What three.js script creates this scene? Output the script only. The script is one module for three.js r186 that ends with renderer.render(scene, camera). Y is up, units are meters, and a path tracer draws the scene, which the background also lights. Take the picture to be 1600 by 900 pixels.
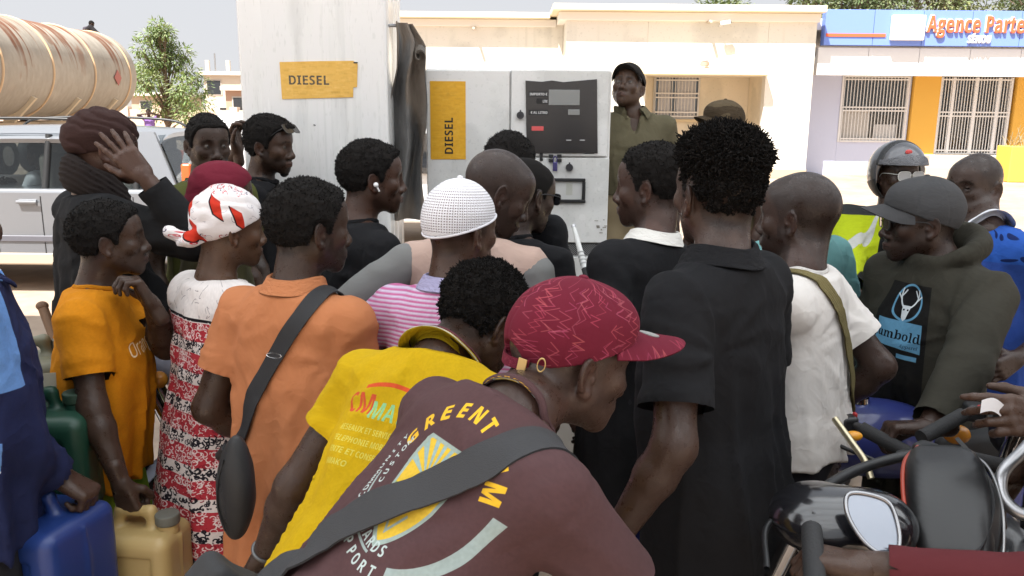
import * as THREE from 'three';
import { RoundedBoxGeometry } from 'three/addons/geometries/RoundedBoxGeometry.js';
import { TextGeometry } from 'three/addons/geometries/TextGeometry.js';
import { FontLoader } from 'three/addons/loaders/FontLoader.js';
import { mergeGeometries, mergeVertices } from 'three/addons/utils/BufferGeometryUtils.js';

// ---------------------------------------------------------------- camera, sky, sun, exposure
const R = Math.PI / 180;
const scene = new THREE.Scene();
const camera = new THREE.PerspectiveCamera(2 * Math.atan(450 / 1300) / R, 16 / 9, 0.05, 900);
camera.rotation.order = 'YXZ';
camera.position.set(0, 1.8, 0);
camera.rotation.set(-12.15 * R, 0, 0.5 * R);
camera.updateMatrixWorld(true);
const renderer = new THREE.WebGLRenderer({ antialias: true });
renderer.toneMapping = THREE.LinearToneMapping;
renderer.toneMappingExposure = 3.3;
renderer.shadowMap.enabled = true;

const SUN = new THREE.Vector3(-0.3, 0.86, 0.42).normalize();
const sun = new THREE.DirectionalLight(new THREE.Color(1, 0.96, 0.9), 4.2);
sun.position.copy(SUN).multiplyScalar(60);
sun.castShadow = true;
Object.assign(sun.shadow.camera, { left: -40, right: 40, top: 40, bottom: -40, near: 1, far: 160 });
sun.shadow.mapSize.set(4096, 4096);
scene.add(sun, sun.target);
{
  // hazy dry-season sky: pale dust at the horizon, milky blue above, a broad glow round the sun
  const w = 512, h = 256, d = new Float32Array(w * h * 4);
  for (let j = 0; j < h; j++) for (let i = 0; i < w; i++) {
    const el = ((j + .5) / h - .5) * Math.PI, az = ((i + .5) / w - .5) * 2 * Math.PI;
    const x = Math.cos(az) * Math.cos(el), y = Math.sin(el), z = Math.sin(az) * Math.cos(el);
    const c = Math.max(-1, Math.min(1, x * SUN.x + y * SUN.y + z * SUN.z));
    const k = Math.pow(Math.max(0, 1 - Math.max(0, y)), 3.2), g = 0.6 * Math.exp((c - 1) * 14) + 0.16 * Math.exp((c - 1) * 3);
    const o = (j * w + i) * 4;
    d[o] = 0.235 * k + 0.21 * (1 - k) + g; d[o + 1] = 0.236 * k + 0.225 * (1 - k) + g * .98; d[o + 2] = 0.242 * k + 0.25 * (1 - k) + g * .93; d[o + 3] = 1;
    if (y < 0) { d[o] = .3; d[o + 1] = .26; d[o + 2] = .2; }
  }
  const t = new THREE.DataTexture(d, w, h, THREE.RGBAFormat, THREE.FloatType);
  t.mapping = THREE.EquirectangularReflectionMapping; t.magFilter = THREE.LinearFilter; t.needsUpdate = true;
  scene.background = t; scene.environment = t;
}

// ---------------------------------------------------------------- small helpers
const V = (x, y, z) => new THREE.Vector3(x, y, z);
let seed = 12345;
const rnd = () => { seed = (seed + 0x6d2b79f5) | 0; let t = Math.imul(seed ^ (seed >>> 15), 1 | seed); t = (t + Math.imul(t ^ (t >>> 7), 61 | t)) ^ t; return ((t ^ (t >>> 14)) >>> 0) / 4294967296; };
const reseed = (n) => { seed = n * 7919 + 17; };
const rr = (a, b) => a + (b - a) * rnd();
const clamp = (x, a = 0, b = 1) => x < a ? a : x > b ? b : x;
const lerp = (a, b, t) => a + (b - a) * t;
const sstep = (a, b, x) => { const t = clamp((x - a) / (b - a)); return t * t * (3 - 2 * t); };
// the point that pixel (px, py) of the 1600 x 900 photograph shows at distance d along the lens axis
function at(px, py, d) {
  return V((px - 800) / 1300 * d, -(py - 450) / 1300 * d, -d).applyMatrix4(camera.matrixWorld);
}
// the point that the pixel shows on the upright plane z = -dist
function atZ(px, py, dist) { const a = at(px, py, 1).sub(camera.position); return a.multiplyScalar(-dist / a.z).add(camera.position); }
// the point that the pixel shows at height y
function atY(px, py, y) { const a = at(px, py, 1).sub(camera.position); return a.multiplyScalar((y - 1.8) / a.y).add(camera.position); }

// value noise
const NT = new Float32Array(4096); { reseed(3); for (let i = 0; i < 4096; i++) NT[i] = rnd() * 2 - 1; }
const hsh = (i, j, k) => NT[(Math.imul(i, 374761393) ^ Math.imul(j, 668265263) ^ Math.imul(k, 2147483647 - 51)) >>> 7 & 4095];
function noise(x, y, z) {
  const i = Math.floor(x), j = Math.floor(y), k = Math.floor(z);
  let a = x - i, b = y - j, c = z - k; a = a * a * (3 - 2 * a); b = b * b * (3 - 2 * b); c = c * c * (3 - 2 * c);
  const l = (p, q, t) => p + (q - p) * t;
  return l(l(l(hsh(i, j, k), hsh(i + 1, j, k), a), l(hsh(i, j + 1, k), hsh(i + 1, j + 1, k), a), b),
    l(l(hsh(i, j, k + 1), hsh(i + 1, j, k + 1), a), l(hsh(i, j + 1, k + 1), hsh(i + 1, j + 1, k + 1), a), b), c);
}
const fbm = (x, y, z, n = 4) => { let s = 0, a = .5; for (let i = 0; i < n; i++) { s += a * noise(x, y, z); x = x * 2.03 + 7.1; y = y * 2.03 + 3.3; z = z * 2.03 + 1.7; a *= .5; } return s; };

// names, labels
const used = {};
const numbered = (n) => { const k = used[n] = (used[n] ?? -1) + 1; return k ? n + '_' + String(k).padStart(3, '0') : n; };
function tag(o, label, category, group, kind) {
  if (label) o.userData.label = label;
  if (category) o.userData.category = category;
  if (group) o.userData.group = group;
  if (kind) o.userData.kind = kind;
  return o;
}
function thing(name, label, category, pos, turn = 0, group) {
  const o = new THREE.Group(); o.name = numbered(name); scene.add(o);
  if (pos) o.position.copy(pos); o.rotation.y = turn; o.updateMatrixWorld(true);
  return tag(o, label, category, group);
}
function part(name, geo, mat, parent) {
  const m = new THREE.Mesh(Array.isArray(geo) ? merge(geo) : geo, mat);
  m.castShadow = m.receiveShadow = true;
  m.name = parent ? name : numbered(name);
  (parent ?? scene).add(m);
  return m;
}
const structure = (name, geo, mat) => tag(part(name, geo, mat), null, null, null, 'structure');
function merge(list) {
  list = list.map((g) => { const q = g.index ? g.toNonIndexed() : g; if (!q.attributes.normal) q.computeVertexNormals(); if (!q.attributes.uv) q.setAttribute('uv', new THREE.BufferAttribute(new Float32Array(q.attributes.position.count * 2), 2)); return q; });
  const keys = ['position', 'normal', 'uv']; const col = list.some((g) => g.attributes.color);
  for (const g of list) {
    for (const k of Object.keys(g.attributes)) if (!keys.includes(k) && !(col && k === 'color')) g.deleteAttribute(k);
    if (col && !g.attributes.color) g.setAttribute('color', new THREE.BufferAttribute(new Float32Array(g.attributes.position.count * 3).fill(1), 3));
  }
  return mergeGeometries(list);
}
// world-space geometry put under a group: bring it into the group's own axes
function partW(name, geo, mat, parent) {
  const g = Array.isArray(geo) ? merge(geo) : geo;
  g.applyMatrix4(parent.matrixWorld.clone().invert());
  return part(name, g, mat, parent);
}
const bx = (w, h, d, x = 0, y = 0, z = 0, r = 0.006, seg = 2) => {
  r = Math.min(r, w * .49, h * .49, d * .49);
  const g = r > 0 ? new RoundedBoxGeometry(w, h, d, seg, r) : new THREE.BoxGeometry(w, h, d);
  // uv in metres
  const p = g.attributes.position, n = g.attributes.normal, uv = g.attributes.uv;
  for (let i = 0; i < p.count; i++) { const a = Math.abs(n.getX(i)), b = Math.abs(n.getY(i)), c = Math.abs(n.getZ(i)); if (a > b && a > c) uv.setXY(i, p.getZ(i), p.getY(i)); else if (b > c) uv.setXY(i, p.getX(i), p.getZ(i)); else uv.setXY(i, p.getX(i), p.getY(i)); }
  return g.translate(x, y, z);
};
const tube = (pts, r, seg = 24, rs = 8, closed = false) => new THREE.TubeGeometry(new THREE.CatmullRomCurve3(pts, closed), seg, r, rs, closed);
function rod(a, b, r, r2 = r, rs = 10) {
  const d = b.clone().sub(a), g = new THREE.CylinderGeometry(r2, r, d.length(), rs, 1);
  g.applyQuaternion(new THREE.Quaternion().setFromUnitVectors(V(0, 1, 0), d.clone().normalize()));
  return g.translate((a.x + b.x) / 2, (a.y + b.y) / 2, (a.z + b.z) / 2);
}
const lathe = (pts, n = 32) => new THREE.LatheGeometry(pts.map((p) => new THREE.Vector2(p[0], p[1])), n);
// a grid surface f(u, v) -> Vector3, u and v in 0..1
function grid(f, nu, nv, flip) {
  const pos = [], uv = [], idx = [];
  for (let j = 0; j <= nv; j++) for (let i = 0; i <= nu; i++) { const p = f(i / nu, j / nv); pos.push(p.x, p.y, p.z); uv.push(i / nu, j / nv); }
  for (let j = 0; j < nv; j++) for (let i = 0; i < nu; i++) { const a = j * (nu + 1) + i, b = a + 1, c = a + nu + 1, d = c + 1; flip ? idx.push(a, c, b, b, c, d) : idx.push(a, b, c, b, d, c); }
  const g = new THREE.BufferGeometry(); g.setAttribute('position', new THREE.Float32BufferAttribute(pos, 3)); g.setAttribute('uv', new THREE.Float32BufferAttribute(uv, 2)); g.setIndex(idx); g.computeVertexNormals(); return g;
}
// a closed slab: the surface f and the same moved by thickness along its normals
function slab(f, nu, nv, t) {
  const a = grid(f, nu, nv), n = a.attributes.normal;
  const off = (u, v, s) => { const i = Math.round(v * nv) * (nu + 1) + Math.round(u * nu); return f(u, v).addScaledVector(V(n.getX(i), n.getY(i), n.getZ(i)), s); };
  const top = grid((u, v) => off(u, v, t / 2), nu, nv), bot = grid((u, v) => off(u, v, -t / 2), nu, nv, true);
  const edge = (q) => grid((u, v) => { const [x, y] = q(u); return off(x, y, (v - .5) * t); }, Math.max(nu, nv), 1);
  const nn = Math.max(nu, nv), sn = (x, m) => Math.round(x * m) / m;
  return merge([top, bot, edge((u) => [sn(u, nu), 0]), edge((u) => [1, sn(u, nv)]), edge((u) => [sn(1 - u, nu), 1]), edge((u) => [0, sn(1 - u, nv)])]);
}
function canvasTex(w, h, draw, { srgb = true, repeat } = {}) {
  const c = document.createElement('canvas'); c.width = w; c.height = h; draw(c.getContext('2d'), w, h);
  const t = new THREE.CanvasTexture(c); if (srgb) t.colorSpace = THREE.SRGBColorSpace;
  t.wrapS = t.wrapT = THREE.RepeatWrapping; if (repeat) t.repeat.set(...repeat); t.anisotropy = 8; return t;
}
function dataTex(n, f, { srgb = false, repeat } = {}) { // tileable grey or rgb field f(u, v)
  const d = new Uint8Array(n * n * 4);
  for (let j = 0; j < n; j++) for (let i = 0; i < n; i++) { const c = f(i / n, j / n), o = (j * n + i) * 4; const a = Array.isArray(c) ? c : [c, c, c]; for (let k = 0; k < 3; k++) d[o + k] = clamp(a[k]) * 255; d[o + 3] = 255; }
  const t = new THREE.DataTexture(d, n, n); t.wrapS = t.wrapT = THREE.RepeatWrapping; t.magFilter = THREE.LinearFilter; if (srgb) t.colorSpace = THREE.SRGBColorSpace; if (repeat) t.repeat.set(...repeat); t.needsUpdate = true; return t;
}
// tileable noise: a torus in the noise field
function tnoise(u, v, f, s = 0) { // period 1 in u and v, f cells
  const n = Math.round(f), x = u * n, y = v * n, i = Math.floor(x), j = Math.floor(y); let a = x - i, b = y - j; a = a * a * (3 - 2 * a); b = b * b * (3 - 2 * b);
  const m = (k) => ((k % n) + n) % n, h = (p, q) => hsh(m(p) + s * 131, m(q) + s * 57, s);
  return lerp(lerp(h(i, j), h(i + 1, j), a), lerp(h(i, j + 1), h(i + 1, j + 1), a), b);
}
const tfbm = (u, v, f, n = 4, s = 0) => { let r = 0, a = .5; for (let k = 0; k < n; k++) { r += a * tnoise(u, v, f, s + k); f *= 2; a *= .5; } return r; };
const CRUMPLE = dataTex(512, (u, v) => { const w = tfbm(u, v, 4, 3, 9) * .12; const a = 1 - Math.abs(tfbm(u + w, v - w, 5, 4, 1)) * 2.2; return .25 + .5 * a + .12 * tfbm(u, v, 16, 3, 5); });
const GRAIN = dataTex(256, (u, v) => .5 + .5 * tfbm(u, v, 32, 3, 2));
const KNIT = dataTex(128, (u, v) => .5 + .25 * Math.sin(u * 2 * Math.PI * 24) * Math.cos(v * 2 * Math.PI * 24) + .2 * tnoise(u, v, 64, 3));
const rep = (t, x, y) => { const c = t.clone(); c.repeat.set(x, y); c.needsUpdate = true; return c; };
const CRUMPLE_S = rep(CRUMPLE, 3, 2.5), KNIT_S = rep(KNIT, 16, 14);
const lin = (r, g, b) => new THREE.Color().setRGB(r, g, b);
const mat = (c, rough = .6, metal = 0, extra = {}) => new THREE.MeshStandardMaterial({ color: Array.isArray(c) ? lin(...c) : new THREE.Color(c), roughness: rough, metalness: metal, ...extra });
const paint = (c, extra = {}) => new THREE.MeshPhysicalMaterial({ color: Array.isArray(c) ? lin(...c) : new THREE.Color(c), roughness: .45, clearcoat: .7, clearcoatRoughness: .12, ...extra });
const M = {
  steel: mat([.42, .42, .43], .35, .9), chrome: mat([.75, .75, .76], .12, 1), black: mat([.014, .014, .015], .45), rubber: mat([.018, .018, .019], .8, 0, { bumpMap: GRAIN, bumpScale: .0008 }),
  white: mat([.72, .73, .74], .5), glassDark: new THREE.MeshPhysicalMaterial({ color: lin(.02, .022, .025), roughness: .06, clearcoat: 1 }),
  pane: new THREE.MeshPhysicalMaterial({ color: lin(.86, .9, .9), roughness: .03, transmission: 1, thickness: 0, ior: 1.45 }),
  gold: mat([.55, .38, .16], .35, .9), wood: mat([.13, .07, .035], .7, 0, { bumpMap: GRAIN, bumpScale: .002 }),
};
// ---------------------------------------------------------------- distance fields and their mesher
const smin = (a, b, k) => { const h = Math.max(k - Math.abs(a - b), 0) / k; return Math.min(a, b) - h * h * k * .25; };
const smax = (a, b, k) => -smin(-a, -b, k);
const sph = (x, y, z, r) => Math.sqrt(x * x + y * y + z * z) - r;
function ell(x, y, z, a, b, c) {
  const p = x / a, q = y / b, r = z / c, k0 = Math.sqrt(p * p + q * q + r * r), u = p / a, v = q / b, w = r / c, k1 = Math.sqrt(u * u + v * v + w * w);
  return k1 < 1e-9 ? -Math.min(a, b, c) : k0 * (k0 - 1) / k1;
}
function cap(x, y, z, ax, ay, az, bX, by, bz, ra, rb) {
  const ux = bX - ax, uy = by - ay, uz = bz - az, px = x - ax, py = y - ay, pz = z - az;
  let t = (px * ux + py * uy + pz * uz) / (ux * ux + uy * uy + uz * uz); t = t < 0 ? 0 : t > 1 ? 1 : t;
  const qx = px - ux * t, qy = py - uy * t, qz = pz - uz * t; return Math.sqrt(qx * qx + qy * qy + qz * qz) - (ra + (rb - ra) * t);
}
const capV = (a, b, ra, rb) => (x, y, z) => cap(x, y, z, a.x, a.y, a.z, b.x, b.y, b.z, ra, rb);
function mesher(field, lo, hi, cell) {
  const B = 6, nb = [0, 1, 2].map((k) => Math.max(1, Math.ceil((hi.getComponent(k) - lo.getComponent(k)) / cell / B)));
  const [nx, ny, nz] = nb.map((n) => n * B + 1), sy = nx, sz = nx * ny, val = new Float32Array(nx * ny * nz).fill(NaN), id = new Int32Array(nx * ny * nz).fill(-1);
  const half = B * cell / 2, reach = half * 1.7321 * 1.3 + .004, live = [];
  for (let c = 0; c < nb[2]; c++) for (let b = 0; b < nb[1]; b++) for (let a = 0; a < nb[0]; a++) {
    if (Math.abs(field(lo.x + a * B * cell + half, lo.y + b * B * cell + half, lo.z + c * B * cell + half)) > reach) continue;
    live.push([a, b, c]);
    for (let k = c * B; k <= c * B + B; k++) for (let j = b * B; j <= b * B + B; j++) for (let i = a * B; i <= a * B + B; i++) {
      const o = i + j * sy + k * sz; if (val[o] !== val[o]) val[o] = field(lo.x + i * cell, lo.y + j * cell, lo.z + k * cell);
    }
  }
  const pos = [], idx = [], off = [0, 1, sy, sy + 1, sz, sz + 1, sz + sy, sz + sy + 1], E = [[0, 1], [2, 3], [4, 5], [6, 7], [0, 2], [1, 3], [4, 6], [5, 7], [0, 4], [1, 5], [2, 6], [3, 7]];
  const v = new Float32Array(8), cells = [];
  for (const [a, b, c] of live) for (let k = c * B; k < c * B + B; k++) for (let j = b * B; j < b * B + B; j++) for (let i = a * B; i < a * B + B; i++) {
    const o = i + j * sy + k * sz; let m = 0; for (let q = 0; q < 8; q++) { v[q] = val[o + off[q]]; if (v[q] < 0) m |= 1 << q; }
    if (m === 0 || m === 255) continue;
    let x = 0, y = 0, z = 0, n = 0;
    for (const [p, q] of E) if ((v[p] < 0) !== (v[q] < 0)) { const t = v[p] / (v[p] - v[q]); x += (p & 1) + t * ((q & 1) - (p & 1)); y += (p >> 1 & 1) + t * ((q >> 1 & 1) - (p >> 1 & 1)); z += (p >> 2) + t * ((q >> 2) - (p >> 2)); n++; }
    id[o] = pos.length / 3; pos.push(lo.x + (i + x / n) * cell, lo.y + (j + y / n) * cell, lo.z + (k + z / n) * cell); cells.push([i, j, k, o]);
  }
  const quad = (a, b, c, d, f) => { if (a < 0 || b < 0 || c < 0 || d < 0) return; f ? idx.push(a, b, c, a, c, d) : idx.push(a, c, b, a, d, c); };
  for (const [i, j, k, o] of cells) {
    const s = val[o] < 0;
    if (j && k && s !== (val[o + 1] < 0)) quad(id[o], id[o - sy], id[o - sy - sz], id[o - sz], s);
    if (i && k && s !== (val[o + sy] < 0)) quad(id[o], id[o - sz], id[o - sz - 1], id[o - 1], s);
    if (i && j && s !== (val[o + sz] < 0)) quad(id[o], id[o - 1], id[o - 1 - sy], id[o - sy], s);
  }
  const g = new THREE.BufferGeometry(); g.setAttribute('position', new THREE.Float32BufferAttribute(pos, 3)); g.setIndex(idx);
  g.computeVertexNormals(); return g;
}
function boxOf(pts, pad) { const b = new THREE.Box3().setFromPoints(pts); b.min.addScalar(-pad); b.max.addScalar(pad); return b; }
// keep the triangles for which keep(centroid) holds
function filterTris(g, keep) {
  const p = g.attributes.position, ix = g.index.array, out = [];
  for (let i = 0; i < ix.length; i += 3) { const [a, b, c] = [ix[i], ix[i + 1], ix[i + 2]]; if (keep((p.getX(a) + p.getX(b) + p.getX(c)) / 3, (p.getY(a) + p.getY(b) + p.getY(c)) / 3, (p.getZ(a) + p.getZ(b) + p.getZ(c)) / 3)) out.push(a, b, c); }
  g.setIndex(out); return g;
}
const gradOf = (f, p, e = .004) => V(f(p.x + e, p.y, p.z) - f(p.x - e, p.y, p.z), f(p.x, p.y + e, p.z) - f(p.x, p.y - e, p.z), f(p.x, p.y, p.z + e) - f(p.x, p.y, p.z - e)).normalize();
function onto(f, p, lift = 0) { const q = p.clone(); for (let i = 0; i < 8; i++) { const d = f(q.x, q.y, q.z); q.addScaledVector(gradOf(f, q), -(d - lift) * .9); } return q; }

// ---------------------------------------------------------------- heads (own axes: x = the person's left, y up, z = forward, origin between the eyes' level and the ears)
function skullField(o) {
  const j = o.jaw ?? 1, w = o.wide ?? 1;
  return (x, y, z) => {
    const ax = Math.abs(x);
    let d = ell(x, y - .03, z + .016, .0755 * w, .09, .1);
    d = smin(d, ell(x, y + .028, z - .026, .061 * j, .08, .061), .04);
    d = smin(d, cap(ax, y, z, .052 * j, -.052, .002, .012, -.1, .064, .021, .017), .03);
    d = smin(d, ell(x, y - .047, z - .048, .056 * w, .045, .044), .03);
    return d;
  };
}
function headField(o) {
  const skull = skullField(o), no = o.nose ?? 1, li = o.lip ?? 1, open = o.open ?? 1;
  return (x, y, z) => {
    const ax = Math.abs(x);
    let d = skull(x, y, z);
    if (z > .02) {
      d = smin(d, sph(x, y + .1, z - .073, .0175), .022);
      d = smin(d, ell(x, y + .068, z - .071, .034, .027, .026), .02);
      d = smin(d, cap(ax, y, z, .006, .021, .085, .043, .021, .066, .010, .011), .018);
      d = smin(d, sph(ax - .045, y + .022, z - .06, .02), .022);
      d = smax(d, -sph(ax - .032, y - .002, z - .1, .018), .014);
      d = smin(d, sph(ax - .032, y - .001, z - .074, .0138), .004);
      d = smax(d, -ell(ax - .032, y - .0005, z - .089, .0125, .0046 * open, .012), .001);
      d = smin(d, cap(x, y, z, 0, .01, .088, 0, -.034, .104, .0075, .0115), .014);
      d = smin(d, sph(x, y + .038, z - .104, .0125 * no), .01);
      d = smin(d, sph(ax - .016 * no, y + .043, z - .094, .0105 * no), .008);
      d = smax(d, -sph(ax - .008, y + .052, z - .1015, .0042), .003);
      d = smin(d, cap(ax, y, z, 0, -.0665, .1, .025, -.0725, .085, .0065 * li, .004), .005);
      d = smin(d, cap(ax, y, z, 0, -.0785, .0975, .021, -.0765, .085, .0078 * li, .0045), .005);
      d = smax(d, -cap(ax, y, z, 0, -.0722, .108, .026, -.0742, .093, .0012, .001), .002);
    }
    if (z < .04 && ax > .05) {
      const dx = ax - .0795, dz = z + .014, w0 = dx * .9 + dz * .436, u0 = -dx * .436 + dz * .9, v0 = y + .012, v = v0 * .985 + u0 * .17 * -1, u = u0 * .985 + v0 * .17;
      let e = ell(w0, v, u, .0062, .0325, .0192);
      const q = Math.sqrt((v / .0295) ** 2 + (u / .0165) ** 2), rim = Math.hypot((q - 1) * .021, w0 - .0035) - .0036;
      if (v > -.02 && !(u > .006 && v < .012)) e = smin(e, rim, .003);
      e = smax(e, -ell(w0 - .0065, v + .004, u - .002, .0062, .0165, .0095), .003);
      e = smin(e, sph(w0 - .001, v + .0285, u - .004, .0078), .006);
      e = smin(e, sph(w0 - .003, v + .006, u - .0135, .005), .004);
      d = smin(d, e, .006);
    }
    return d;
  };
}
// height of the hairline over the depth z
const HL = [[-.13, -.07], [-.075, -.066], [-.04, -.05], [-.026, -.004], [-.014, .012], [.006, .008], [.012, -.012], [.024, -.01], [.03, .022], [.046, .044], [.06, .066], [.078, .074], [.12, .076]];
function hairline(z) { for (let i = 1; i < HL.length; i++) if (z < HL[i][0]) { const [a, b] = [HL[i - 1], HL[i]]; return lerp(a[1], b[1], (z - a[0]) / (b[0] - a[0])); } return HL[HL.length - 1][1]; }
function skinColour(o) {
  const rx = (o.seed ?? 1) * 3.7;
  return (x, y, z) => {
    const ax = Math.abs(x); let r = 1, g = 1, b = 1; const mul = (m, n = m, p = m) => { r *= m; g *= n; b *= p; };
    if (z > .05) {
      const by = .0235 + .003 * Math.sin((ax - .01) / .04 * Math.PI) - (ax > .04 ? (ax - .04) * .4 : 0);
      const br = sstep(.0062, .0022, Math.abs(y - by)) * sstep(.008, .014, ax) * sstep(.056, .046, ax); mul(1 - .62 * br);
      const lp = sstep(.012, .006, Math.abs(y + .0725)) * sstep(.029, .02, ax) * sstep(.079, .087, z); mul(1 + .12 * lp, 1 - .12 * lp, 1 - .08 * lp);
      const ml = sstep(.0026, .0008, Math.abs(y + .0722 + ax * .07)) * sstep(.028, .022, ax) * sstep(.081, .088, z); mul(1 - .7 * ml);
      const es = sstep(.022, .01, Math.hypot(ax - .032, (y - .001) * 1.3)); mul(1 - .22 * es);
    }
    const s = y - hairline(z);
    if (o.stubble) mul(1 - o.stubble * sstep(-.01, .01, s + .004 * noise(x * 90, y * 90, z * 90)));
    if (o.beard && z > -.01) { const m = sstep(-.04, -.055, y - (z < .03 ? .03 : 0)) * (y < -.058 && y > -.088 && z > .088 && ax < .03 ? 0 : 1); mul(1 - o.beard * m); }
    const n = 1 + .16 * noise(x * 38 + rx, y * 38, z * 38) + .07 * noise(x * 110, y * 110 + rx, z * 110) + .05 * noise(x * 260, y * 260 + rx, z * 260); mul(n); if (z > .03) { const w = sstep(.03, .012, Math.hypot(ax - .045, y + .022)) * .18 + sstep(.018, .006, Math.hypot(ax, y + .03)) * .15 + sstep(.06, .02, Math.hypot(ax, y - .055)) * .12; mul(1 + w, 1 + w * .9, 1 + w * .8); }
    if (Math.abs(x) > .078 && z < .02) mul(1.1, .98, .95);
    return [r, g, b];
  };
}
function paintVerts(g, f, inv) {
  const p = g.attributes.position, c = new Float32Array(p.count * 3), v = V(0, 0, 0);
  for (let i = 0; i < p.count; i++) { v.fromBufferAttribute(p, i); if (inv) v.applyMatrix4(inv); c.set(f(v.x, v.y, v.z), i * 3); }
  g.setAttribute('color', new THREE.BufferAttribute(c, 3)); return g;
}
// ---------------------------------------------------------------- hands
// wrist at origin W, D towards the fingers, N out of the palm; side +1 right hand, -1 left
function handField(W, D, N, side, s, pose) {
  D = D.clone().normalize(); N = N.clone().addScaledVector(D, -N.dot(D)).normalize(); const S = D.clone().cross(N).multiplyScalar(side);
  const P = (a, b, c) => W.clone().addScaledVector(S, a * s).addScaledVector(D, b * s).addScaledVector(N, c * s);
  const dirv = (a, b, c) => S.clone().multiplyScalar(a).addScaledVector(D, b).addScaledVector(N, c).normalize();
  const prims = [], fing = [], pts = [W.clone()];
  const add = (l, a, b, ra, rb) => { l.push(capV(a, b, ra * s, rb * s)); pts.push(a, b); };
  const xs = [.029, .0095, -.0105, -.0285], len = [[.040, .025, .019], [.045, .028, .02], [.042, .026, .02], [.033, .02, .018]], kn = [.089, .092, .087, .08];
  for (let i = 0; i < 4; i++) {
    add(prims, P(xs[i] * .55, .006, 0), P(xs[i], kn[i], -.002), .0155, .0125);
    const l = [], spread = (pose.spread ?? .12) * xs[i] / .03; let a = P(xs[i], kn[i], -.002), ang = 0; const c = Array.isArray(pose.curl) ? pose.curl[i] : pose.curl;
    for (let k = 0; k < 3; k++) {
      ang += c * [1, 1.05, .65][k]; const d = dirv(spread * Math.cos(ang), Math.cos(ang), Math.sin(ang)), b = a.clone().addScaledVector(d, len[i][k] * s);
      add(l, a, b, [.0098, .0088, .0079][k], [.0088, .0079, .0066][k]); a = b;
    }
    fing.push(l);
  }
  add(prims, P(.012, .015, .006), P(.022, .06, .008), .016, .013); add(prims, P(-.02, .015, .006), P(-.024, .06, .004), .014, .012);
  const th = []; { const q = pose.thumb ?? .5; let a = P(.018, .022, .006); const d1 = dirv(.72, .62, .1 + .5 * q), d2 = dirv(.42 - .5 * q, .9, .25 + .5 * q), d3 = dirv(.25 - .7 * q, .9, .3 + .4 * q);
    let b = a.clone().addScaledVector(d1, .042 * s); add(th, a, b, .0145, .0115); a = b; b = a.clone().addScaledVector(d2, .033 * s); add(th, a, b, .0112, .0098); a = b; b = a.clone().addScaledVector(d3, .025 * s); add(th, a, b, .0095, .0075); }
  add(prims, W.clone().addScaledVector(D, -.05 * s), P(0, .01, 0), .025, .024);
  const f = (x, y, z) => {
    let d = 1; for (const p of prims) d = smin(d, p(x, y, z), .012 * s);
    for (const l of fing) { let e = 1; for (const p of l) e = smin(e, p(x, y, z), .004 * s); d = smin(d, e, .006 * s); }
    let e = 1; for (const p of th) e = smin(e, p(x, y, z), .006 * s); return smin(d, e, .01 * s);
  };
  return { f, pts };
}
// ---------------------------------------------------------------- people
const CLOTH_BUMP = { bumpMap: CRUMPLE_S, bumpScale: .0034 };
const clothMats = new Map();
function cloth(c, o = {}) {
  const k = c.join() + (o.key ?? ''); if (!o.map && clothMats.has(k)) return clothMats.get(k);
  const m = new THREE.MeshPhysicalMaterial({ color: o.map ? lin(1, 1, 1) : lin(...c), map: o.map ?? null, roughness: o.rough ?? .88, specularIntensity: .35, sheen: o.sheen ?? .12, sheenRoughness: .6, sheenColor: lin(...c.map((v) => v * .5 + .004)), ...CLOTH_BUMP, ...(o.bump ? { bumpScale: o.bump } : {}) });
  if (!o.map) clothMats.set(k, m); return m;
}
// uv in metres by the way each triangle faces
function boxUV(g) {
  const p = g.attributes.position, n = g.attributes.normal, uv = new Float32Array(p.count * 2);
  for (let i = 0; i < p.count; i += 3) {
    const a = Math.abs(n.getX(i) + n.getX(i + 1) + n.getX(i + 2)), b = Math.abs(n.getY(i) + n.getY(i + 1) + n.getY(i + 2)), c = Math.abs(n.getZ(i) + n.getZ(i + 1) + n.getZ(i + 2));
    for (let k = i; k < i + 3; k++) { const x = p.getX(k), y = p.getY(k), z = p.getZ(k); if (a > b && a > c) { uv[k * 2] = z; uv[k * 2 + 1] = y; } else if (b > c) { uv[k * 2] = x; uv[k * 2 + 1] = z; } else { uv[k * 2] = x; uv[k * 2 + 1] = y; } }
  }
  g.setAttribute('uv', new THREE.BufferAttribute(uv, 2)); return g;
}
const PORES = dataTex(256, (u, v) => .5 + .45 * tfbm(u, v, 26, 3, 4) + .25 * tnoise(u, v, 90, 7), { repeat: [11, 11] }), SWEAT = dataTex(256, (u, v) => .42 + .3 * tfbm(u, v, 9, 4, 6) + .12 * tnoise(u, v, 60, 3), { repeat: [7, 7] });
const skinMat = (c) => new THREE.MeshPhysicalMaterial({ color: lin(...c.map((v, i) => v * [.9, .8, .7][i])), roughness: 1, roughnessMap: SWEAT, vertexColors: true, specularIntensity: .68, bumpMap: PORES, bumpScale: .00035, sheen: .12, sheenColor: lin(.3, .2, .16), sheenRoughness: .4 });
const hairMat = new THREE.MeshPhysicalMaterial({ color: lin(.009, .0078, .0072), roughness: .95, specularIntensity: .3 });
const eyeMat = new THREE.MeshPhysicalMaterial({ color: lin(1, 1, 1), vertexColors: true, roughness: .35 });
function basis(yaw) { const f = V(Math.sin(yaw * R), 0, -Math.cos(yaw * R)); return { f, l: V(f.z, 0, -f.x), u: V(0, 1, 0) }; }
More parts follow.
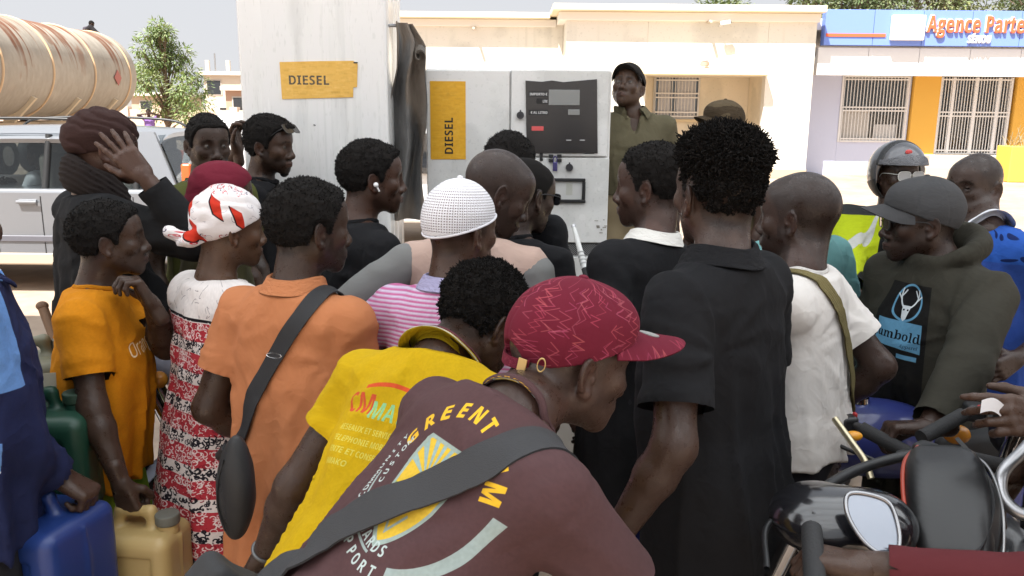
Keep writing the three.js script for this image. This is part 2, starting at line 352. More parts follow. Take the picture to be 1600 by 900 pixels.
function ik(S, T, l1, l2, pole) {
  const d = T.clone().sub(S); let n = d.length(); const mx = (l1 + l2) * .995; if (n > mx) { d.setLength(mx); n = mx; }
  const u = d.clone().normalize(), a = (l1 * l1 - l2 * l2 + n * n) / (2 * n), h = Math.sqrt(Math.max(0, l1 * l1 - a * a));
  const p = pole.clone().addScaledVector(u, -pole.dot(u)).normalize();
  return { E: S.clone().addScaledVector(u, a).addScaledVector(p, h), W: S.clone().add(d) };
}
function hairTufts(g, H, o, keep) { // small curls standing on the hair shell
  const p = g.attributes.position, n = g.attributes.normal, ok = []; for (let i = 0; i < p.count; i++) if (keep(p.getX(i), p.getY(i), p.getZ(i))) ok.push(i);
  const out = [], nor = [], N = o.tufts; if (!ok.length) return null;
  for (let q = 0; q < N; q++) {
    const i = ok[Math.floor(rnd() * ok.length)], b = V(p.getX(i), p.getY(i), p.getZ(i)).add(V(rr(-1, 1), rr(-1, 1), rr(-1, 1)).multiplyScalar(.004)), m = V(n.getX(i), n.getY(i), n.getZ(i));
    const len = (o.tl ?? .007) * rr(.6, 1.4) * (o.lenAt ? o.lenAt(b) : 1); if (len < .002) continue;
    const d = m.clone().add(V(rr(-1, 1), rr(-1, 1) + (o.up ?? 0), rr(-1, 1)).multiplyScalar(o.wild ?? .7)).normalize(), r = (o.tr ?? .0026) * rr(.7, 1.3), segs = o.segs ?? 1;
    const e1 = V(d.y, d.z, -d.x).cross(d).normalize(), e2 = d.clone().cross(e1); let c0 = b.clone().addScaledVector(m, -.003), r0 = r, dir = d.clone(); const tw = rr(0, 6.28);
    for (let s = 0; s < segs; s++) {
      const r1 = s === segs - 1 ? r0 * (segs > 1 ? .55 : .25) : r0 * .9; const c1 = c0.clone().addScaledVector(dir, len / segs); if (segs > 1) c1.addScaledVector(e1, Math.cos(tw + s * 2.2) * r * 1.7).addScaledVector(e2, Math.sin(tw + s * 2.2) * r * 1.7);
      for (let k = 0; k < 3; k++) {
        const a0 = k * 2.094, a1 = (k + 1) * 2.094, q0 = e1.clone().multiplyScalar(Math.cos(a0)).addScaledVector(e2, Math.sin(a0)), q1 = e1.clone().multiplyScalar(Math.cos(a1)).addScaledVector(e2, Math.sin(a1));
        const A = c0.clone().addScaledVector(q0, r0), Bq = c0.clone().addScaledVector(q1, r0), C = c1.clone().addScaledVector(q0, r1), D = c1.clone().addScaledVector(q1, r1);
        for (const [v, m2] of [[A, q0], [Bq, q1], [C, q0], [C, q0], [Bq, q1], [D, q1]]) { out.push(v.x, v.y, v.z); nor.push(m2.x, m2.y, m2.z); }
      }
      c0 = c1; r0 = r1;
    }
  }
  const t = new THREE.BufferGeometry(); t.setAttribute('position', new THREE.Float32BufferAttribute(out, 3)); t.setAttribute('normal', new THREE.Float32BufferAttribute(nor, 3)); return t;
}
// take the flat discs off sleeve ends and draw the rims onto their planes: open tubes with a clean edge
function openEnds(g, ends, cl) {
  if (!ends.length) return g; const p = g.attributes.position, nn = g.attributes.normal, ix = g.index.array, out = [], v = V(0, 0, 0);
  const near = (i, e) => { v.fromBufferAttribute(p, i).sub(e[3]); const t = v.dot(e[1]); return Math.abs(t) < cl * 1.3 && v.lengthSq() - t * t < e[4] * e[4] ? t : null; };
  const facing = (i, e) => nn.getX(i) * e[1].x + nn.getY(i) * e[1].y + nn.getZ(i) * e[1].z;
  const drop = new Set();
  for (const e of ends) for (let i = 0; i < p.count; i++) if (near(i, e) !== null && facing(i, e) > .75) drop.add(i);
  for (let i = 0; i < ix.length; i += 3) if (!(drop.has(ix[i]) || drop.has(ix[i + 1]) || drop.has(ix[i + 2]))) out.push(ix[i], ix[i + 1], ix[i + 2]);
  const cnt = new Map(), key = (a, b) => a < b ? a * 1e7 + b : b * 1e7 + a; for (let i = 0; i < out.length; i += 3) for (const [a, b] of [[out[i], out[i + 1]], [out[i + 1], out[i + 2]], [out[i + 2], out[i]]]) cnt.set(key(a, b), (cnt.get(key(a, b)) ?? 0) + 1);
  const rim = new Set(); for (let i = 0; i < out.length; i += 3) for (const [a, b] of [[out[i], out[i + 1]], [out[i + 1], out[i + 2]], [out[i + 2], out[i]]]) if (cnt.get(key(a, b)) === 1) { rim.add(a); rim.add(b); }
  for (const i of rim) for (const e of ends) { const t = near(i, e); if (t !== null) p.setXYZ(i, p.getX(i) - e[1].x * t, p.getY(i) - e[1].y * t, p.getZ(i) - e[1].z * t); }
  const flat = (i) => ends.some((e) => { const t = near(i, e); return t !== null && Math.abs(t) < cl * .2; }), keep = [];
  for (let i = 0; i < out.length; i += 3) if (!(flat(out[i]) && flat(out[i + 1]) && flat(out[i + 2]))) keep.push(out[i], out[i + 1], out[i + 2]);
  g.setIndex(keep); g.computeVertexNormals(); return g;
}
let figureCount = 0;
function figure(S) {
  const no = ++figureCount; reseed(100 + no);
  const s = S.s ?? 1, o = { seed: no, ...(S.face ?? {}) };
  const hb = basis(S.hy ?? S.ty ?? 0), tb = basis(S.ty ?? 0);
  const Hc = S.head.isVector3 ? S.head : at(...S.head);
  const H = new THREE.Matrix4().makeBasis(hb.l, hb.u, hb.f).setPosition(Hc)
    .multiply(new THREE.Matrix4().makeRotationX((S.hp ?? 0) * R)).multiply(new THREE.Matrix4().makeRotationZ((S.hr ?? 0) * R)).multiply(new THREE.Matrix4().makeScale(s, s, s));
  const Hi = H.clone().invert();
  const lean = Math.tan((S.lean ?? 3) * R), side = Math.tan((S.side ?? 0) * R);
  const U = V(0, 1, 0).addScaledVector(tb.f, lean).addScaledVector(tb.l, -side).normalize();
  const F = tb.f.clone().addScaledVector(U, -tb.f.dot(U)).normalize(), L = U.clone().cross(F), Rt = L.clone().negate();
  const skullBase = V(0, -.062, -.032).applyMatrix4(H);
  const nAxis = S.nb ? skullBase.clone().sub(S.nb.isVector3 ? S.nb : at(...S.nb)).normalize() : U.clone().multiplyScalar(.75).addScaledVector(tb.f, .22).add(V(0, .3, 0)).normalize();
  const nb = S.nb ? (S.nb.isVector3 ? S.nb : at(...S.nb)) : skullBase.clone().addScaledVector(nAxis, -.088 * s * (S.neck ?? 1));
  const down = (d, off = 0, lat = 0) => nb.clone().addScaledVector(U, -d * s).addScaledVector(F, off * s).addScaledVector(L, lat * s);
  const bulk = S.bulk ?? 1, sw = (S.sw ?? .17) * bulk;
  const pelvis = down(.53), shL = down(.072 - (S.shrugL ?? 0), .0, sw), shR = down(.072 - (S.shrugR ?? 0), .0, -sw);
  const g = thing(S.name ?? 'person', S.label, S.category ?? 'person', V(pelvis.x, 0, pelvis.z), 0, S.group);
  const l1 = .285 * s * (S.al ?? 1), l2 = .25 * s * (S.al ?? 1);
  // ---- arms
  const arms = [[S.L ?? {}, shL, 1], [S.R ?? {}, shR, -1]].map(([a, sh, sg]) => {
    let T = a.w ? (a.w.isVector3 ? a.w : at(...a.w)) : sh.clone().add(V(0, -.5 * s, 0)).addScaledVector(tb.l, sg * .07 * s).addScaledVector(tb.f, .07 * s);
    if (a.reach) { let d = a.w[2]; for (let k = 0; k < 300 && T.distanceTo(sh) < a.reach * (l1 + l2); k++) T = at(a.w[0], a.w[1], d += .005); }
    const po = a.pole ?? [sg * .35, -1, -.35], pole = tb.l.clone().multiplyScalar(po[0]).add(V(0, po[1], 0)).addScaledVector(tb.f, po[2]);
    const { E, W } = ik(sh, T, l1, l2, pole), fd = W.clone().sub(E).normalize();
    const D = a.D ?? fd, N = a.N ?? tb.l.clone().multiplyScalar(-sg).addScaledVector(tb.f, -.25);
    return { sh, E, W, D, N, sg, a, hide: a.hide };
  });
  // ---- skin: head and neck on one fine grid, torso, arms and hands on their own, merged
  const hf = headField(o), nbL = nb.clone().applyMatrix4(Hi), sbL = V(0, -.055, -.03), nr = (S.neckR ?? .056), gens = [];
  const nb2 = nb.clone().addScaledVector(nAxis, -.045 * s).addScaledVector(F, .012 * s).applyMatrix4(Hi); const nb1 = nb.clone().addScaledVector(U, -.03 * s).applyMatrix4(Hi), shl = [shL, shR].map((p) => p.clone().lerp(nb, .4).addScaledVector(U, -.022 * s).applyMatrix4(Hi));
  const skinHead = (x, y, z) => {
    let d = hf(x, y, z);
    d = smin(d, cap(x, y, z, sbL.x, sbL.y, sbL.z, nbL.x, nbL.y, nbL.z, nr, nr * 1.08), .03);
    d = smin(d, cap(x, y, z, nbL.x, nbL.y, nbL.z, nb2.x, nb2.y, nb2.z, nr * 1.04, nr * .8), .01);
    for (const q of shl) d = smin(d, cap(x, y, z, nb1.x, nb1.y, nb1.z, q.x, q.y, q.z, .044, .034), .04);
    return d;
  };
  const hc = (S.hc ?? .004) / s;
  const hbox = boxOf([nbL, nb2], .075).union(new THREE.Box3(V(-.105, -.13, -.125), V(.105, .13, .13))); const hg = mesher(skinHead, hbox.min, hbox.max, hc);
  paintVerts(hg, skinColour(S.hair && !o.stubble ? { ...o, stubble: .45 } : o)); hg.applyMatrix4(H); gens.push(hg);
  const plain = (q) => paintVerts(q, (x, y, z) => { const n = 1 + .1 * noise(x * 30, y * 30, z * 30) + .05 * noise(x * 120, y * 120, z * 120); return [n, n, n]; });
  const spine = [[.015, .082, .07, -.004], [.085, .142, .09, -.002], [.16, .162, .105, .012], [.25, .163, .113, .018], [.36, .148, .108, .02], [.47, .156, .112, .005], [.56, .165, .12, -.005]].map(([d, a, b, of]) => ({ d: d * s, a: a * s * bulk, b: b * s * bulk, of: of * s }));
  const torso = (extra, hang, list0 = spine, bagg = 0) => { const list = hang ? list0.map((n, i) => i > 2 ? { ...n, a: Math.max(n.a, list0[2].a * hang), b: Math.max(n.b, list0[3].b * hang) } : n) : list0; return (x, y, z) => {
    const px = x - nb.x, py = y - nb.y, pz = z - nb.z, h = -(px * U.x + py * U.y + pz * U.z), lx = px * L.x + py * L.y + pz * L.z; let lf = px * F.x + py * F.y + pz * F.z;
    let i = 1; while (i < list.length - 1 && h > list[i].d) i++; const A = list[i - 1], Bq = list[i], t = clamp((h - A.d) / (Bq.d - A.d));
    let a = lerp(A.a, Bq.a, t), b = lerp(A.b, Bq.b, t); lf -= lerp(A.of, Bq.of, t);
    
    if (h > .2 * s) { const w = bagg * sstep(.2 * s, .6 * s, h); a += w; b += w; }
    const e = h < list[0].d ? list[0].d - h : h > list[list.length - 1].d && !extra.tail ? h - list[list.length - 1].d : 0, d = ell2(lx, lf, a + extra.r, b + extra.r);
    return e > 0 ? Math.hypot(Math.max(d, 0), e) - (d < 0 ? 0 : 0) + (d < 0 && e > 0 ? 0 : 0) : d;
  }; };
  gens.push(plain(mesher((x, y, z) => Math.min(torso({ r: -.012 })(x, y, z), capV(nb, shL.clone().lerp(nb, .2), .04 * s, .035 * s)(x, y, z), capV(nb, shR.clone().lerp(nb, .2), .04 * s, .035 * s)(x, y, z)), ...(({ min, max }) => [min, max])(boxOf([nb, pelvis], .24)), .024)));
  for (const A of arms) {
    const { sh, E, W, sg, a } = A; if (A.hide) continue;
    const fm = E.clone().lerp(W, .28), q = (S.armR ?? 1) * s, f = (x, y, z) => { let d = cap(x, y, z, sh.x, sh.y, sh.z, E.x, E.y, E.z, .05 * q, .04 * q); d = smin(d, cap(x, y, z, E.x, E.y, E.z, fm.x, fm.y, fm.z, .038 * q, .041 * q), .03); return smin(d, cap(x, y, z, fm.x, fm.y, fm.z, W.x, W.y, W.z, .041 * q, .027 * q), .02); };
    const b = boxOf([sh, E, W], .065); gens.push(plain(mesher(f, b.min, b.max, S.ac ?? .01)));
    const hd = handField(W, A.D, A.N, -sg, s, { curl: a.curl ?? .4, spread: a.spread, thumb: a.thumb }), hbx = boxOf(hd.pts, .03); gens.push(plain(mesher(hd.f, hbx.min, hbx.max, a.hc ?? .0045)));
  }
  partW('body', boxUV(merge(gens)), skinMat(S.skin ?? [.05, .029, .02]), g);
  // ---- eyes
  if (S.eyes) for (const q of [1, -1]) {
    const e = new THREE.SphereGeometry(.0127, 20, 14), gz = V(...(S.gaze ?? [0, 0, 1])).normalize();
    paintVerts(e, (x, y, z) => { const c = (x * gz.x + y * gz.y + z * gz.z) / .0127; return c > .88 ? [.012, .008, .006] : [.085, .072, .06]; });
    e.translate(.032 * q, .001, .0742); e.applyMatrix4(H); partW('eye', e, eyeMat, g);
  }
  // ---- hair
  const skull = skullField(o);
  if (S.hair) {
    const q = S.hair, t = q.t ?? .01, fade = q.fade ?? .012, top = q.top ?? 0;
    const thick = (x, y, z) => { const sl = y - hairline(z) - (q.line ?? 0); return (t + top * sstep(.03, .1, y) * (1)) * sstep(-.002, fade, sl) - .004 * (1 - sstep(-.006, .004, sl)); };
    const f = (x, y, z) => { let e = 0; if (q.rough) e = q.rough * (noise(x * 95, y * 95, z * 95) + .6 * noise(x * 190, y * 190, z * 190)); return skull(x, y, z) - thick(x, y, z) - e * sstep(0, .012, y - hairline(z)); };
    const hg2 = filterTris(mesher(f, V(-.12 - top, -.1, -.15 - top), V(.12 + top, .16 + top * 1.2, .13 + top), (S.hc ?? .004) / s), (x, y, z) => y - hairline(z) - (q.line ?? 0) > -.003);
    const list = [hg2]; if (q.tufts) { const tf = hairTufts(hg2, H, q, (x, y, z) => y - hairline(z) > (q.from ?? .0015)); if (tf) list.push(tf); }
    const hgm = merge(list); hgm.applyMatrix4(H); partW('hair', hgm, q.mat ?? hairMat, g);
  }
  const C = { g, H, Hi, nb, U, L, F, Rt, tb, hb, s, pelvis, shL, shR, arms, nAxis, skullBase, skull, hf, down, bulk };
  // ---- shirt
  if (S.shirt) {
    const q = S.shirt, ease = (q.ease ?? .013) * s, hem = (q.hem ?? .66) * s, sl = q.sleeve ?? .62, fold = q.fold ?? .009, fs = no * 3.1;
    let list = spine; if (q.dress) list = [...spine, { d: .75 * s, a: .2 * s, b: .15 * s, of: 0 }, { d: 1.3 * s, a: .2 * s, b: .17 * s, of: 0 }];
    const body = torso({ r: ease, tail: true }, q.hang ?? .98, list, q.bag ?? .01);
    const yoke = [[nb, shL], [nb, shR]].map(([a, b]) => capV(a.clone().addScaledVector(U, -.058 * s), b.clone().addScaledVector(U, -.008 * s), .05 * s + ease * .4, .05 * s * bulk + ease * .8));
    const ends = []; const sleeves = arms.filter((A) => !q.noSleeves).map(({ sh, E, W }) => {
      const du = E.clone().sub(sh), lu = du.length(); du.normalize(); const dl = W.clone().sub(E), ll = dl.length(); dl.normalize();
      if (sl <= 1) {
        const cut = lu * sl; ends.push([sh, du, cut, sh.clone().addScaledVector(du, cut), .11]); const end = sh.clone().addScaledVector(du, cut + .05), rs = .044 * s * (q.sw ?? 1), re = .054 * s * (q.sw ?? 1);
        return (x, y, z) => {
          const t = (x - sh.x) * du.x + (y - sh.y) * du.y + (z - sh.z) * du.z;
          let d = cap(x, y, z, sh.x, sh.y, sh.z, end.x, end.y, end.z, rs + ease, re + ease); d = Math.max(d, t - cut);
          return d + .0022 * sstep(.004, .0, Math.abs(t - cut + .022));
        };
      }
      const cut = ll * (sl - 1); ends.push([E, dl, cut, E.clone().addScaledVector(dl, cut), .08]);
      return (x, y, z) => { const t = (x - E.x) * dl.x + (y - E.y) * dl.y + (z - E.z) * dl.z; const k = .045 * s * (q.sw ?? 1); let d = cap(x, y, z, E.x, E.y, E.z, W.x, W.y, W.z, k + ease * .8, (.034 * s * (q.sw ?? 1)) + ease * .5); d = Math.max(d, t - cut); return smin(d, cap(x, y, z, sh.x, sh.y, sh.z, E.x, E.y, E.z, .052 * s * (q.sw ?? 1) + ease, k + ease * .8), .02); };
    });
    const extra = (q.extra ? q.extra(C) : []);
    const raw = (x, y, z) => {
      const px = x - nb.x, py = y - nb.y, pz = z - nb.z, h = -(px * U.x + py * U.y + pz * U.z);
      let d = Math.max(body(x, y, z), h - hem);
      for (const f of yoke) d = smin(d, f(x, y, z), .06 * s);
      for (const f of sleeves) d = smin(d, f(x, y, z), .035);
      for (const f of extra) d = smin(d, f(x, y, z), .02);
      if (sl <= 1 && ends.length) for (const e of ends) { const ex = x - e[0].x, ey = y - e[0].y, ez = z - e[0].z, t = ex * e[1].x + ey * e[1].y + ez * e[1].z - .012; if (Math.abs(t) < .006 && ex * ex + ey * ey + ez * ez < .011) d += .0026 * sstep(.006, .001, Math.abs(t)); }
      { const hh = Math.abs(h - hem + .022); if (hh < .004) d += .0016 * sstep(.004, .001, hh); }
      if (fold) {
        const lx = px * L.x + py * L.y + pz * L.z, lf = px * F.x + py * F.y + pz * F.z, w = noise(lx * 5 + fs, h * 3, lf * 5) * .35;
        const b = 1 - Math.abs(noise(lx * 17 - h * 7 * Math.sign(lx) + fs, h * 8 + w * 3, lf * 17)) * 2, th = Math.atan2(lx, -lf) * .17;
        const v1 = 1 - Math.pow(Math.abs(noise(th * 17 + w * 2 + fs + h * 1.5, h * 1.7 + w * .5, fs)), .8) * 2.2, dx = Math.abs(lx) - .152 * s, dy = h - .17 * s, ra = Math.hypot(dx, dy, lf * .6), an = Math.atan2(dy, -dx);
        const v2 = 1 - Math.pow(Math.abs(noise(an * 2.6 + fs * 2, ra * 5 + w, Math.sign(lx) * 3 + fs)), .8) * 2.2;
        let at2 = 1; for (const e of ends) { const ex = x - e[3].x, ey = y - e[3].y, ez = z - e[3].z, et = ex * e[1].x + ey * e[1].y + ez * e[1].z; if (Math.abs(et) < .045 && ex * ex + ey * ey + ez * ez - et * et < e[4] * e[4]) at2 = Math.min(at2, sstep(.014, .045, Math.abs(et))); }
        d -= at2 * fold * (1.15 * v1 * sstep(.1 * s, .42 * s, h) + 1.25 * v2 * Math.exp(-ra / .15) * sstep(.03, .11, ra) + .22 * b * sstep(.04, .16, h)) - at2 * fold * .25;
      }
      return d;
    };
    const nr2 = (q.neckR ?? .064) * s;
    const vN = q.vneck ? capV(nb.clone().addScaledVector(F, .05 * s), nb.clone().addScaledVector(F, .11 * s).addScaledVector(U, -q.vneck * s), .04 * s, .012 * s) : null;
    const field = (x, y, z) => { let d = raw(x, y, z); { const px = x - nb.x, py = y - nb.y, pz = z - nb.z, hh = px * nAxis.x + py * nAxis.y + pz * nAxis.z, r2 = Math.sqrt(Math.max(0, px * px + py * py + pz * pz - hh * hh)), ff = px * F.x + py * F.y + pz * F.z; d = Math.max(d, -Math.max(r2 - nr2, -.006 * s - .5 * Math.max(0, ff) - hh)); } if (vN) d = Math.max(d, -vN(x, y, z)); return d; };
    const pts = [nb, shL, shR, down(q.hem ?? .66, 0, .12), down(q.hem ?? .66, 0, -.12)]; for (const A of arms) { pts.push(A.sh.clone().lerp(A.E, Math.min(sl, 1))); if (sl > 1) pts.push(A.E, A.W); }
    const b = boxOf(pts, q.dress ? .26 : .19); const cl = q.cell ?? .011; let sg = mesher(field, b.min, b.max, cl); sg = openEnds(sg, ends, cl);
    if (q.filter) sg = filterTris(sg, q.filter(C));
    // cylindrical uv about the spine
    sg = sg.toNonIndexed(); { // keep smooth normals
      const p = sg.attributes.position, uv = new Float32Array(p.count * 2), vr = q.vr ?? .9, v = V(0, 0, 0), fl = q.front;
      for (let i = 0; i < p.count; i += 3) {
        const us = [];
        for (let k = 0; k < 3; k++) { v.fromBufferAttribute(p, i + k).sub(nb); const lx = v.dot(L), lf = v.dot(F) - .01, th = fl ? Math.atan2(lx, lf) : Math.atan2(-lx, -lf); us.push(.5 + arcU(th)); uv[(i + k) * 2 + 1] = 1 - (-v.dot(U) / s + .1) / vr; }
        if (Math.max(...us) - Math.min(...us) > .5) for (let k = 0; k < 3; k++) if (us[k] < .5) us[k] += 1;
        for (let k = 0; k < 3; k++) uv[(i + k) * 2] = us[k];
      }
      sg.setAttribute('uv', new THREE.BufferAttribute(uv, 2));
    }
    C.shirt = field; C.raw = raw;
    const sm = q.map ? cloth(q.col ?? [.5, .5, .5], { map: q.map, bump: q.bump, rough: q.rough }) : cloth(q.col, { bump: q.bump, key: q.bump, rough: q.rough });
    C.shirtMesh = partW(q.name ?? 'shirt', sg, sm, g);
    // collar line: where the neck hole meets the shirt
    const e1 = F.clone().addScaledVector(nAxis, -F.dot(nAxis)).normalize(), e2 = nAxis.clone().cross(e1);
    C.neckLine = (phi, rad = nr2) => { // phi = 0 at the front
      const dir = e1.clone().multiplyScalar(Math.cos(phi)).addScaledVector(e2, Math.sin(phi)); let h = .12 * s; const pt = (hh) => nb.clone().addScaledVector(nAxis, hh).addScaledVector(dir, rad); for (; h > -.03 * s - .06 * s * Math.max(0, Math.cos(phi)); h -= .003) { const p = pt(h); if (raw(p.x, p.y, p.z) < 0) break; } return { p: pt(h), dir, n: nAxis, pt, h };
    };
    const cm = q.collarCol ? cloth(q.collarCol) : sm;
    if (q.collar === 'crew') { const ps = []; for (let i = 0; i < 40; i++) ps.push(C.neckLine(i / 40 * 2 * Math.PI).p.clone().addScaledVector(nAxis, .002)); const smooth = ps.map((p, i) => p.clone().add(ps[(i + 1) % 40]).add(ps[(i + 39) % 40]).multiplyScalar(1 / 3)); partW('collar', grid((u, v) => { const k = u * 40, i = Math.floor(k) % 40, p = smooth[i].clone().lerp(smooth[(i + 1) % 40], k - Math.floor(k)), a = v * 2 * Math.PI, rd = p.clone().sub(nb); rd.addScaledVector(nAxis, -rd.dot(nAxis)).normalize(); return p.addScaledVector(rd, Math.cos(a) * .005).addScaledVector(nAxis, Math.sin(a) * .0095 * s); }, 60, 8, true), cm, g); }
    if (q.collar === 'polo') {
      const hgt = (q.ch ?? .03) * s, prof = [[-.003, -.012], [-.004, .3], [-.002, .8], [.003, 1], [.010, .85], [.017, .3], [.026, -.35], [.0275, -.42], [.024, -.4], [.012, .3]];
      const gap = q.gap ?? .35, nl = [];
      for (let i = 0; i <= 60; i++) { const ph = gap + (2 * Math.PI - 2 * gap) * i / 60; nl.push(C.neckLine(ph)); }
      const ys = nl.map((k) => k.h), sm2 = ys.map((_, i) => { let a = 0, n = 0; for (let k = -4; k <= 4; k++) { const y = ys[clamp(i + k, 0, 60)]; a += y; n++; } return a / n; });
      const P = (u, v) => { const i = Math.round(u * 60), k = v * (prof.length - 1), j = Math.min(prof.length - 2, Math.floor(k)), t = k - j, r = lerp(prof[j][0], prof[j + 1][0], t), hh = lerp(prof[j][1], prof[j + 1][1], t), edge = sstep(.0, .12, Math.min(u, 1 - u)); return nl[i].pt(sm2[i] + hh * hgt * (hh < 0 ? 1 + (1 - edge) * .9 : 1)).addScaledVector(nl[i].dir, r * s + (hh < .5 ? (1 - edge) * .006 : 0) + .0012 * noise(u * 14, v * 3, no)); };
      const cg = grid(P, 60, 18, true); partW('collar', cg, cm, g); C.collarP = P;
    }
  }
  // ---- trousers and shoes
  if (S.trousers !== null) {
    const tr = S.trousers ?? [.02, .02, .024], hips = [1, -1].map((q) => pelvis.clone().addScaledVector(tb.l, q * .085 * s).add(V(0, -.03 * s, 0)));
    const st = S.stance ?? .1, feet = hips.map((h, i) => V(h.x, .075, h.z).addScaledVector(tb.l, (i ? -1 : 1) * (st - .085)).addScaledVector(tb.f, S.footF ?? (lean > .3 ? .12 : 0)).addScaledVector(tb.f, (i ? -1 : 1) * .03));
    const pr = [capV(pelvis.clone().addScaledVector(L, .06 * s).addScaledVector(U, .05 * s), pelvis.clone().addScaledVector(L, -.06 * s).addScaledVector(U, .05 * s), .118 * s * bulk, .118 * s * bulk)];
    hips.forEach((h, i) => { const k = h.clone().lerp(feet[i], .5).addScaledVector(tb.f, .05); pr.push(capV(h, k, .088 * s, .07 * s), capV(k, feet[i], .07 * s, .058 * s)); });
    const f = (x, y, z) => { let d = 1; for (const p of pr) d = smin(d, p(x, y, z), .05); return Math.max(d, .06 - y) - .004 * noise(x * 12, y * 6, z * 12); };
    const b = boxOf([pelvis, ...hips, ...feet], .17); partW('trousers', mesher(f, b.min, b.max, S.tc ?? .022), cloth(tr), g);
    feet.forEach((p) => { const a = V(p.x, .045, p.z).addScaledVector(tb.f, -.06), c = V(p.x, .032, p.z).addScaledVector(tb.f, .16); const ff = (x, y, z) => Math.max(smin(cap(x, y, z, a.x, a.y, a.z, c.x, c.y, c.z, .045, .035), cap(x, y, z, p.x, .05, p.z, p.x, .1, p.z, .046, .046), .03), .002 - y); const bb = boxOf([a, c, V(p.x, .1, p.z)], .06); partW('shoe', mesher(ff, bb.min, bb.max, .018), S.shoe ?? M.black, g); });
  }
  return C;
}
// exact ellipse-like distance, a little squarer than an ellipse
function ell2(x, z, a, b) { const n = 2.4, ax = Math.abs(x) / a, az = Math.abs(z) / b, q = Math.pow(Math.pow(ax, n) + Math.pow(az, n), 1 / n); if (q < 1e-4) return -Math.min(a, b); const r = Math.hypot(x, z), d = r * (1 - 1 / q), m = Math.min(a, b); return q < 1 ? Math.max(d, (q - 1) * m) : d * (.75 + .25 * Math.min(1, m / r)); }
// a strap laid over a person's clothes: a chain of points pressed onto the cloth
function strapGeo(C, pts, width, lift = .009, seg = 70, thick = .0035) {
  const cv = new THREE.CatmullRomCurve3(pts), cs = [], f = C.shirt;
  for (let i = 0; i <= seg; i++) cs.push(onto(f, cv.getPoint(i / seg), lift));
  for (let it = 0; it < 10; it++) for (let i = 1; i < seg; i++) { cs[i].lerp(cs[i - 1].clone().add(cs[i + 1]).multiplyScalar(.5), .6); const d = f(cs[i].x, cs[i].y, cs[i].z); if (d < lift * .4) cs[i].addScaledVector(gradOf(f, cs[i], .012), lift * .4 - d); }
  const ns = cs.map((p) => gradOf(f, p, .02)); const fr = cs.map((p, i) => { const t = cs[Math.min(seg, i + 1)].clone().sub(cs[Math.max(0, i - 1)]).normalize(); return { t, n: ns[i], b: t.clone().cross(ns[i]).normalize() }; });
  return slab((u, v) => { const i = Math.round(u * seg), p = cs[i].clone().addScaledVector(fr[i].b, (v - .5) * width); const d = f(p.x, p.y, p.z); if (d < .0015) p.addScaledVector(gradOf(f, p, .012), .0015 - d); return p; }, seg, 6, thick);
}

// share of the way round a torso, by arc length, for an angle from the middle of the back
const ARC = (() => { const t = [0]; let px = 0, pz = 0; for (let i = 0; i <= 512; i++) { const th = i / 512 * Math.PI, c = Math.sin(th), d = -Math.cos(th), q = Math.pow(Math.pow(Math.abs(c) / .19, 2.4) + Math.pow(Math.abs(d) / .135, 2.4), -1 / 2.4), x = c * q, z = d * q; if (i) t.push(t[i - 1] + Math.hypot(x - px, z - pz)); px = x; pz = z; } return t; })();
const PERIM = ARC[512] * 2;
function arcU(th) { const a = Math.abs(th) / Math.PI * 512, i = Math.min(511, Math.floor(a)); return Math.sign(th) * lerp(ARC[i], ARC[i + 1], a - i) / PERIM; }
// a shirt's colour sheet; draw(ctx) works in millimetres, origin where neck and middle back meet, y down
function shirtTex(w, h, vr, base, draw, mottle = .05) {
  return canvasTex(w, h, (c) => {
    c.fillStyle = base; c.fillRect(0, 0, w, h); c.save(); c.translate(w / 2, h * .1 / vr); c.scale(w / (PERIM * 1000), h / (vr * 1000)); draw(c); c.restore();
    const im = c.getImageData(0, 0, w, h), d = im.data; for (let j = 0; j < h; j++) for (let i = 0; i < w; i++) { const n = 1 + mottle * (tfbm(i / w, j / h, 6, 5, 4) * 1.6 + .5 * tnoise(i / w, j / h, 256, 8)), o = (j * w + i) * 4; d[o] *= n; d[o + 1] *= n; d[o + 2] *= n; } c.putImageData(im, 0, 0);
  });
}
// ---------------------------------------------------------------- things worn (parts of the people)
function hat(C, name, f, lo, hi, cell, m, uvf, keep) {
  let g = mesher(f, lo, hi, cell); if (keep) g = filterTris(g, keep);
  if (uvf) { g = g.toNonIndexed(); const p = g.attributes.position, uv = new Float32Array(p.count * 2); for (let i = 0; i < p.count; i += 3) { const q = [0, 1, 2].map((k) => uvf(p.getX(i + k), p.getY(i + k), p.getZ(i + k))); if (Math.max(...q.map((e) => e[0])) - Math.min(...q.map((e) => e[0])) > .5) q.forEach((e) => { if (e[0] < .5) e[0] += 1; }); q.forEach((e, k) => uv.set(e, (i + k) * 2)); } g.setAttribute('uv', new THREE.BufferAttribute(uv, 2)); }
  g.applyMatrix4(C.H); return partW(name, g, m, C.g);
}
const around = (y0, y1) => (x, y, z) => [.5 + Math.atan2(x, z + .012) / (2 * Math.PI), (y - y0) / (y1 - y0)];
